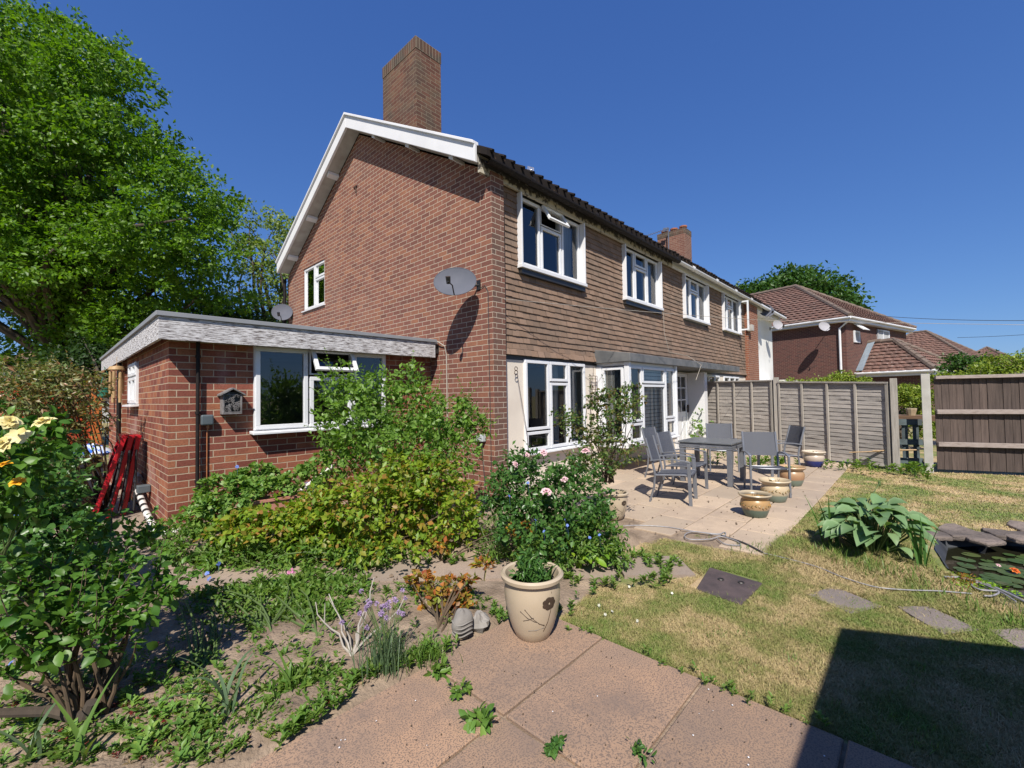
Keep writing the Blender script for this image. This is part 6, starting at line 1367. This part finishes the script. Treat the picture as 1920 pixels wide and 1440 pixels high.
# left hand jungle
plant('mottled_shrub', 'large red-tinged grey-green shrub between the yellow rose and the red gate', 'shrub', (*cf(-5.0, 5.4), 0), L['photinia'],
      [Bq(70, 760, 4.9, .62, .42, 210), Bq(100, 765, 5.0, .28, .30, 90), Bq(10, 740, 4.8, .6, .42, 130), Bq(110, 720, 5.1, .45, .24, 90), Bq(160, 700, 5.1, .12, .08, 8), Bq(45, 840, 4.7, .55, .4, 140), Bq(90, 870, 4.7, .2, .25, 30), Bq(-80, 800, 4.8, .8, .6, 120)], 60, r0=.012, shoot=(110, .3, .9), leaf=.062, clump=.085, per=11, aspect=.42, fill=.4, upb=.5)
plant('dark_shrub', 'deep shady green shrub mass below the mottled shrub at the left', 'shrub', (*cf(-3.2, 3.3), 0), L['rose'],
      [Bq(25, 950, 3.0, .38, .32, 120), Bq(95, 1000, 3.0, .22, .18, 60), Bq(20, 1040, 2.7, .40, .3, 120), Bq(-60, 930, 2.8, .5, .5, 110), Bq(60, 900, 3.6, .36, .3, 80), Bq(140, 1040, 2.9, .2, .14, 40)], 40, leaf=.052, clump=.07, per=14, aspect=.6, fill=.35, upb=.5)
yr = thing('yellow_rose', 'yellow rose with several ragged blooms at the left edge of the picture', 'rose bush', (*cf(-2.1, 1.85), 0))
o, ce = crown('foliage', yr, L['gloss'], [Bq(30, 865, 1.95, .16, .13, 34), Bq(-50, 900, 1.9, .26, .3, 50), Bq(20, 930, 2.0, .16, .13, 22), Bq(90, 800, 2.1, .10, .05, 10)], leaf=.05, clump=.06, per=9, aspect=.62, hi=True, upb=.6)
stems('stem', yr, M['stem_green'], (*cf(-3.0, 2.3), .2), ce, 12, .005, .002)
for k_, q_ in enumerate([P(18, 792, 1.75), P(82, 792, 1.8), P(8, 832, 1.7), P(35, 815, 1.8)]): flowers('bloom', yr, L['yellow'], [q_], .036, layers=3, npet=7, seed=k_+3)
for k_, q_ in enumerate([P(33, 904, 1.75), P(8, 872, 1.7)]): flowers('bloom', yr, L['gold'], [q_], .028, layers=2, npet=6, seed=k_)
gs = thing('glossy_bush', 'foreground bush with large glossy oval leaves on bare branching stems', 'bush', (.15, 2.75, 0))
o, ce = crown('foliage', gs, L['gloss'], [Bq(235, 1085, 2.15, .17, .08, 18), Bq(310, 1095, 2.2, .13, .05, 12), Bq(150, 1070, 2.15, .20, .11, 22), Bq(60, 1100, 2.0, .22, .15, 26), Bq(130, 1165, 1.95, .19, .12, 20), Bq(225, 1150, 2.0, .13, .09, 12), Bq(205, 1210, 1.9, .10, .06, 6), Bq(40, 1200, 1.85, .19, .13, 18), Bq(180, 1000, 2.4, .16, .09, 14), Bq(-10, 1160, 1.8, .2, .2, 16), Bq(255, 1010, 2.5, .12, .06, 10)],
             leaf=.050, clump=.09, per=8, aspect=.62, hi=True, fill=.45, upb=.6)
shoots(gs, L['gloss'], M['stem'], ce, (.15, 2.75, .2), 60, .24, .055, .64, .045, .003, True)
stems('stem', gs, M['stem'], (.15, 2.75, .02), ce, 24, .010, .003, .06, .2, 7)
mb = MB(); b_ = Vector((.15, 2.75, 0)); mb.tube([b_, b_+Vector((-.02, -.03, .06)), b_+Vector((-.12, .02, .12)), b_+Vector((-.27, .06, .17)), b_+Vector((-.4, .05, .28))], [.035, .03, .022, .017, .01], 8); mb.tube([b_, b_+Vector((.05, .02, .14)), b_+Vector((.12, .05, .3))], [.03, .02, .012], 8); mb.tube([b_+Vector((-.02, -.03, .04)), b_+Vector((.0, -.06, .13))], [.03, .022], 8)
part('trunk', mb, M['bark'], gs, sm=True)
# mid bed
plant('leafy_clump', 'leafy mid-green clump in the bed just this side of the path', 'plant', onfloor(600, 1190), L['weed'],
      [Bq(600, 1140, 3.25, .20, .14, 60), Bq(660, 1130, 3.3, .16, .12, 36), Bq(540, 1150, 3.2, .16, .12, 36), Bq(560, 1110, 3.4, .18, .10, 34)], 18, M['stem_green'], leaf=.055, clump=.06, per=10, aspect=.5, fill=.4, upb=.7, floor=.03)
plant('bushy_perennial', 'dark fine-leaved mound casting a black shadow in the left bed', 'plant', onfloor(385, 1270), L['rose'],
      [Bq(375, 1160, 3.1, .20, .12, 70), Bq(395, 1190, 3.0, .22, .10, 60), Bq(330, 1130, 3.2, .14, .08, 30)], 34, M['stem_green'], leaf=.034, clump=.05, per=13, aspect=.5, fill=.5, upb=.6)
plant('young_shrub', 'small shrub with rust-red and orange leaves behind the stone ornament', 'shrub', onfloor(825, 1180), L['orange'],
      [Bq(860, 1100, 2.95, .12, .07, 18), Bq(820, 1120, 2.9, .14, .09, 30), Bq(850, 1135, 2.85, .12, .06, 20), Bq(790, 1090, 3.0, .10, .06, 10)], 16, leaf=.042, clump=.045, per=8, aspect=.8, fill=.4, upb=.8)
ch_ = thing('chives', 'clump of chives with round mauve flower heads beside the slabs', 'herb', onfloor(725, 1258))
v, tt = blade_mesh(onfloor(725, 1255), 190, .27, .0045, .05, .45, .35, 4, .3, 3); leaf_obj('leaf', v, tt, L['blue_green'], ch_)
rg = random.Random(12); pts = []; mb = MB(); b_ = Vector(onfloor(725, 1250))
for i in range(26):
    p = b_+Vector((rg.gauss(0, .085), rg.gauss(.03, .085), rg.uniform(.24, .34))); pts.append(p); mb.tube([b_+Vector((rg.gauss(0, .03), rg.gauss(0, .03), 0)), b_.lerp(p, .5)+Vector((0, 0, .04)), p], .0018, 4)
part('stalk', mb, M['stem_green'], ch_); V_ = []; T_ = []; o_ = 0
for p in pts:
    u = unit(46); v, tt = leaf_arrays(np.array(p)[None]+u*.003, u, unit(46), np.full(46, .013), .35); V_.append(v); T_.append(tt+o_); o_ += len(v)
leaf_obj('flower_head', np.concatenate(V_), np.concatenate(T_), L['mauve'], ch_)
ch2 = thing('grassy_tuft', 'small onion-like tuft of thin blades right of the chives', 'plant', onfloor(800, 1245)); v, tt = blade_mesh(onfloor(800, 1240), 110, .16, .004, .06, .7, .5, 4, .6, 9); leaf_obj('leaf', v, tt, L['weed'], ch2)
# bare twigs of a dead rose
mb = MB(); b_ = Vector(onfloor(660, 1235)); rg = random.Random(4)
for tip in ((618, 1110), (700, 1080), (640, 1150), (760, 1120), (590, 1130), (690, 1130)):
    e_ = P(tip[0], tip[1], 2.75); pts = [b_.lerp(e_, j/6)+Vector((rg.uniform(-.015, .015), rg.uniform(-.015, .015), .02*math.sin(j))) for j in range(7)]; mb.tube(pts, [.007-.0007*j for j in range(7)], 5)
    mb.tube([pts[4], pts[4]+Vector((rg.uniform(-.06, .06), rg.uniform(-.06, .06), .09))], [.004, .0015], 4)
tag(part('bare_twigs', mb, M['wire_pale'], None), 'bare pale branching twigs standing by the chives', 'twigs')
# big arching strap leaves in the near left bed
for (px, py), n_, h_, w_, sd_, lab in (((432, 1345), 7, .42, .020, 2, 'long arching blue-green leek-like leaves in the near left bed'), ((150, 1432), 6, .34, .018, 6, 'arching strap leaves rising at the very bottom left'), ((555, 1290), 9, .26, .015, 8, 'upright strap-leaved plant left of the red slabs'), ((60, 1430), 5, .30, .014, 14, 'thin arching leaves at the bottom left corner')):
    t = thing('strap_leaf_plant', lab, 'plant', onfloor(px, py), 'strap-leaved plants in the near bed'); v, tt = blade_mesh(onfloor(px, py), n_, h_, w_, .02, 1.0, .3, 9, .75, sd_); leaf_obj('leaf', v, tt, L['blue_green'] if sd_ in (2, 14) else L['strap'], t)
# weeds, seedlings and scattered small flowers on the soil
def scatter(label, n, region, mat, h, leaf, seed, asp=.4, per=9, cat='weed'):
    rg = np.random.default_rng(seed); P_ = []; D = []; NN = []; S = []; k = 0
    while k < n:
        px, py = rg.uniform(region[0], region[2]), rg.uniform(region[1], region[3]); q = G(px, py, .035)
        if (q.x > -1.25 and q.y < 2.02 and q.x < 2.3) or (q.x+q.y > 5.1): continue
        k += 1; m = rg.poisson(per)+3
        for i in range(m):
            a = rg.uniform(0, 6.28); hh = rg.random()*h; P_.append((q.x+math.cos(a)*leaf*.15, q.y+math.sin(a)*leaf*.15, .03+hh)); D.append((math.cos(a), math.sin(a), rg.uniform(.2, 1.2))); NN.append((-.3*math.cos(a), -.3*math.sin(a), 1)); S.append(leaf*rg.uniform(.5, 1.2))
    v, tt = leaf_arrays(np.array(P_), np.array(D), np.array(NN), np.array(S), asp, .15); return tag(leaf_obj('seedlings', v, tt, mat, None), label, cat, None, 'stuff')
scatter('low green weeds scattered over the bare soil', 120, (0, 1240, 760, 1440), L['weed'], .03, .034, 1)
scatter('small green weeds on the soil near the path', 150, (250, 1110, 900, 1290), L['weed'], .06, .036, 2)
scatter('small reddish stonecrop rosettes dotted on the soil', 60, (20, 1210, 620, 1430), L['red'], .015, .018, 3, .6)
scatter('yellowish moss tufts on the soil', 90, (250, 1250, 560, 1440), L['hedge'], .02, .022, 4, .3, 12)
scatter('pale dry leaf litter on the soil', 120, (100, 1230, 700, 1440), L['dry'], .004, .022, 5, .5, 2)
def edge_weeds(label, line, n, mat, h, leaf, seed):
    rg = np.random.default_rng(seed); P_ = []; D = []; NN = []; S = []
    for k in range(n):
        i = rg.integers(0, len(line)-1); a0, a1 = line[i], line[i+1]; t = rg.random(); px = a0[0]+(a1[0]-a0[0])*t+rg.normal(0, 9); py = a0[1]+(a1[1]-a0[1])*t+rg.normal(0, 5); q = G(px, py, .03)
        for j in range(rg.poisson(9)+3): a = rg.uniform(0, 6.28); P_.append((q.x, q.y, .025+rg.random()*h)); D.append((math.cos(a), math.sin(a), rg.uniform(.3, 1.3))); NN.append((0, 0, 1)); S.append(leaf*rg.uniform(.5, 1.2))
    v, tt = leaf_arrays(np.array(P_), np.array(D), np.array(NN), np.array(S), .42, .15); return tag(leaf_obj('edge_weeds', v, tt, mat, None), label, 'weed', None, 'stuff')
edge_weeds('bright green weeds creeping along the edge of the red slabs', [(520, 1400), (600, 1335), (690, 1270), (760, 1245), (850, 1215)], 80, L['weed'], .05, .04, 7)
edge_weeds('weeds growing at the foot of the grey fence', [(1310, 852), (1400, 868), (1500, 872), (1600, 880), (1690, 888), (1740, 892)], 80, L['weed'], .14, .09, 8)
edge_weeds('weeds under the foot of the house wall by the patio', [(1235, 862), (1330, 868), (1400, 872), (1450, 868)], 40, L['weed'], .10, .07, 9)
edge_weeds('grass tufts along the path edge by the lawn', [(1000, 1088), (1100, 1092), (1240, 1095), (1260, 1060), (1180, 1050)], 60, L['strap'], .05, .05, 10)
for (px, py), lf_, s_, lab in (((862, 1300), 'weed', .030, 'small green weed in the joint between red slabs'), ((900, 1362), 'ger', .060, 'larger wilted green weed sprouting from the slab joint'), ((1040, 1412), 'rose', .030, 'small dark weed near the bottom centre of the slabs'), ((1196, 1420), 'rose', .026, 'little dark weed at the bottom slab joint right of centre'), ((820, 1262), 'weed', .045, 'green weed overhanging the left edge of the slabs')):
    t = thing('slab_weed', lab, 'weed', tuple(G(px, py, .03)), 'weeds on the red slabs'); q = G(px, py, .03); crown('leaf', t, L[lf_], [((q.x, q.y, .05), (.04, .04, .02), 7)], leaf=s_, clump=.02, per=7, aspect=.5, hi=True, floor=.03)
def dots(name, label, mat, pts, r, seed, cat='flowers'):
    v, tt = flower_mesh([tuple(p) for p in pts], r, 1, 5, seed); V = [v]; T = [tt]; o = len(v)
    for p in pts:
        p = np.array(p); q = np.array([[p[0]-.001, p[1], p[2]], [p[0]+.001, p[1], p[2]], [p[0]+.001, p[1]-.01, p[2]-.12]]); V.append(q); T.append(np.array([[0, 1, 2]])+o); o += 3
    tag(leaf_obj(name, np.concatenate(V), np.concatenate(T), mat, None), label, cat, None, 'stuff')
dots('blue_flowers', 'tiny blue flowers dotted through the left foliage', L['blue'], [P(24, 953, 2.3), P(30, 965, 2.3), P(72, 1135, 2.2), P(100, 1157, 2.2), P(92, 1160, 2.2), P(28, 1228, 2.0), P(20, 1245, 2.0)], .014, 1)
dots('blue_flowers', 'tiny blue flowers by the path left of the golden shrub', L['blue'], [P(388, 1075, 3.4), P(392, 1085, 3.4), P(410, 1057, 3.4), P(268, 1000, 3.8), P(575, 905, 4.5), P(445, 875, 4.5), P(765, 1088, 3.2), P(735, 1108, 3.2)], .018, 2)
dots('blue_flowers', 'blue alkanet flowers in front of the pink rose', L['blue'], [P(1060, 975, 3.5), P(1064, 985, 3.5), P(1004, 975, 3.5), P(1106, 1008, 3.45), P(1124, 1003, 3.45), P(990, 905, 3.6), P(1020, 996, 3.4), P(955, 930, 3.7)], .013, 3)
dots('red_flowers', 'small red flower in the bed left of the chives', L['redp'], [P(484, 1172, 2.9), P(490, 1168, 2.9), P(635, 1267, 2.5)], .016, 4)
dots('pink_flowers', 'tiny pink cranesbill flowers on the bed', L['magenta'], [P(407, 1205, 2.8), P(413, 1214, 2.8), P(428, 1248, 2.6), P(494, 1210, 2.7), P(556, 1221, 2.7), P(614, 1228, 2.6), P(627, 1230, 2.6)], .011, 5)
dots('purple_flower', 'round purple-pink flower head in the low border', L['magenta'], [P(547, 1074, 3.55), P(544, 1072, 3.55)], .03, 6)
# hosta, irises and lush grass by the pond
hst = thing('hosta', 'big clump of broad blue-green hosta leaves beside the pond', 'plant', (4.98, .34, 0)); rg = np.random.default_rng(4); P_ = []; D = []; NN = []; S = []
for k in range(130):
    a = rg.uniform(0, 6.28); r = rg.random()**.6*.30; z = .38-.75*r*r*2.2+rg.normal(0, .04); P_.append((4.98+math.cos(a)*r*1.05, .34+math.sin(a)*r*.95, max(.05, z))); D.append((math.cos(a), math.sin(a), .30-r*1.5+rg.normal(0, .25))); NN.append((math.cos(a)*.5-.25, math.sin(a)*.5-.25, 1)); S.append(rg.uniform(.11, .19))
v, tt = leaf_arrays(np.array(P_), np.array(D), np.array(NN), np.array(S), .66, .30, True); smooth(leaf_obj('leaf', v, tt, L['hosta'], hst), 60)
mb = MB()
for p in P_: mb.tube([(4.98+(p[0]-4.98)*.15, .34+(p[1]-.34)*.15, 0), p], [.006, .004], 5)
part('stalk', mb, M['stem_green'], hst); mb = MB(); e_ = P(1649, 906, 4.6); mb.tube([(5.05, .38, .2), (5.06, .36, .45), tuple(e_)], .004, 5); mb.blob(tuple(e_), (.012, .012, .03), 1, 6); part('flower_stalk', mb, M['stem_green'], hst)
for (x, y), n_, h_, sd_, lab in (((4.88, .62), 9, .56, 1, 'sword-like iris leaves rising behind the left of the hosta'), ((4.80, .02), 7, .52, 2, 'tall iris leaves between the hosta and the pond stones'), ((5.0, .22), 6, .52, 3, 'few upright iris blades in front of the hosta')):
    t = thing('iris', lab, 'plant', (x, y, 0), 'iris clumps by the pond'); v, tt = blade_mesh((x, y, 0), n_, h_, .022, .03, .45, .3, 7, .12, sd_); leaf_obj('leaf', v, tt, L['strap'] if sd_ == 3 else L['rose'], t)
for i, (x, y, n_, h_) in enumerate(((4.75, .55, 160, .16), (4.55, .30, 150, .13), (4.5, .05, 110, .11), (4.62, .8, 120, .10), (4.42, 1.12, 120, .08), (4.9, .85, 110, .08), (4.1, -.32, 60, .13), (4.35, -.1, 70, .08))):
    v, tt = blade_mesh((x, y, 0), n_, h_, .006, .11, .6, .5, 3, .35, 40+i)
    tag(leaf_obj('lush_grass', v, tt, L['strap'], None), 'lush green grass tufts round the hosta and pond edge', 'grass', None, 'stuff')
t = thing('marginal_plants', 'bright lime creeping plants with brown stems at the near pond corner', 'plants', (4.62, -.2, 0))
crown('foliage', t, L['lime'], [((4.66, -.24, .0), (.18, .12, .03), 60), ((4.75, -.38, -.04), (.12, .10, .03), 40)], leaf=.022, clump=.035, per=12, aspect=.7, floor=-.09)
bs_, _ = crown('brown_stems', t, L['orange'], [((4.60, -.18, .03), (.12, .08, .08), 34)], leaf=.03, clump=.03, per=8, aspect=.2, floor=-.02); bs_['kind'] = 'stuff'
# fuller planting of the near bed
plant('campanula_clump', 'dense mid-green leafy mass filling the bed between the path and the bare twigs', 'plant', onfloor(500, 1190), L['weed'],
      [Bq(470, 1150, 2.95, .20, .13, 60), Bq(520, 1180, 2.85, .20, .11, 56), Bq(430, 1120, 3.1, .20, .11, 50), Bq(580, 1185, 2.85, .16, .11, 44), Bq(620, 1170, 2.9, .14, .12, 40), Bq(500, 1110, 3.2, .2, .09, 40)], 40, M['stem_green'], leaf=.042, clump=.06, per=12, aspect=.46, fill=.45, upb=.6, floor=.03)
plant('leafy_weed', 'upright lush green weed clump beside the left edge of the red slabs', 'plant', onfloor(565, 1340), L['weed'],
      [Bq(565, 1290, 2.2, .10, .09, 30), Bq(540, 1340, 2.1, .11, .06, 30), Bq(600, 1320, 2.2, .08, .06, 20)], 16, M['stem_green'], leaf=.05, clump=.04, per=9, aspect=.34, fill=.4, upb=.5, floor=.03)
plant('leafy_weed', 'spreading green weed clump at the bottom of the soil bed', 'plant', onfloor(450, 1400), L['weed'],
      [Bq(455, 1370, 1.95, .09, .05, 22), Bq(400, 1400, 1.9, .10, .04, 18), Bq(500, 1400, 1.9, .08, .05, 18)], 8, M['stem_green'], leaf=.03, clump=.04, per=9, aspect=.4, fill=.4, upb=.6, floor=.03)
scatter('moss and tiny seedlings greening the left soil', 200, (0, 1180, 700, 1440), L['weed'], .02, .022, 21, .45, 12)
scatter('small leafy seedlings under the near bushes', 120, (0, 1240, 420, 1440), L['ger'], .05, .04, 22, .5, 10)
edge_weeds('weeds lining the soil side of the path', [(330, 1120), (450, 1118), (600, 1118), (760, 1112), (880, 1105)], 70, L['weed'], .07, .045, 23)
edge_weeds('low weeds along the far side of the path', [(320, 1055), (450, 1060), (620, 1058), (800, 1055), (1000, 1050)], 70, L['weed'], .05, .05, 24)
# droppings and grit on the slabs
mb = MB(); rg = random.Random(77)
for i in range(34):
    q = G(rg.uniform(560, 1560), rg.uniform(1200, 1440), .034)
    if q.x > 2.2 or q.y > 1.9: continue
    r = rg.uniform(.0015, .004) if i % 9 else rg.uniform(.005, .010); mb.lathe([(r, 0), (r*.8, .0012)], (q.x, q.y, .034), 7)
tag(part('slab_specks', mb, M['white_paint'], None), 'white specks and bird droppings on the red slabs', 'specks', None, 'stuff')
mb = MB()
for i in range(160):
    q = G(rg.uniform(1180, 1560), rg.uniform(880, 1010), .024)
    if q.y < 1.05 or q.y > 4: continue
    r = rg.uniform(.004, .014); mb.blob((q.x, q.y, .026), (r, r*.7, r*.35), i, 3, .3)
for i in range(200):
    q = G(rg.uniform(600, 1560), rg.uniform(1190, 1440), .034)
    if q.x > 2.2 or q.y > 1.9: continue
    r = rg.uniform(.0015, .005); mb.blob((q.x, q.y, .035), (r, r*.7, r*.5), i, 3, .3)
tag(part('leaf_litter', mb, M['stem'], None), 'dark dry leaf crumbs scattered on the paving', 'litter', None, 'stuff')

edge_weeds('weeds and moss in the gap between the pot and the path', [(880, 1120), (920, 1140), (940, 1165), (1060, 1150), (1110, 1110)], 45, L['weed'], .04, .035, 25)
edge_weeds('grass creeping over the edge of the red slabs', [(1062, 1168), (1180, 1215), (1310, 1275), (1430, 1320), (1560, 1360)], 26, L['strap'], .03, .028, 26)

# taller tufts and a few daisies in the turf
V_ = []; T_ = []; o_ = 0; rg = random.Random(9)
for i in range(170):
    q = G(rg.uniform(1060, 1900), rg.uniform(1000, 1420), 0)
    if not (q.x > 2.35 and q.y < 1.7 and math.hypot(q.x, q.y) < 6) or inpoly(np.array([q.x]), np.array([q.y]), pond)[0] or (3.25 < q.x < 3.85 and .85 < q.y < 1.35): continue
    v, tt = blade_mesh((q.x, q.y, 0), rg.randint(8, 22), rg.uniform(.03, .06), .0028, rg.uniform(.015, .04), .9, .5, 3, .5, 300+i); V_.append(v); T_.append(tt+o_); o_ += len(v)
tag(leaf_obj('grass_tufts', np.concatenate(V_), np.concatenate(T_), L['strap'], None), 'slightly longer green grass tufts dotted in the lawn', 'grass', None, 'stuff')
dots('daisies', 'few white daisies and petals on the lawn near the cream pot', L['whitep'], [G(a, b, .03) for a, b in ((1135, 1152), (1148, 1146), (1123, 1135), (1195, 1164), (1260, 1112), (1180, 1100))], .010, 8)
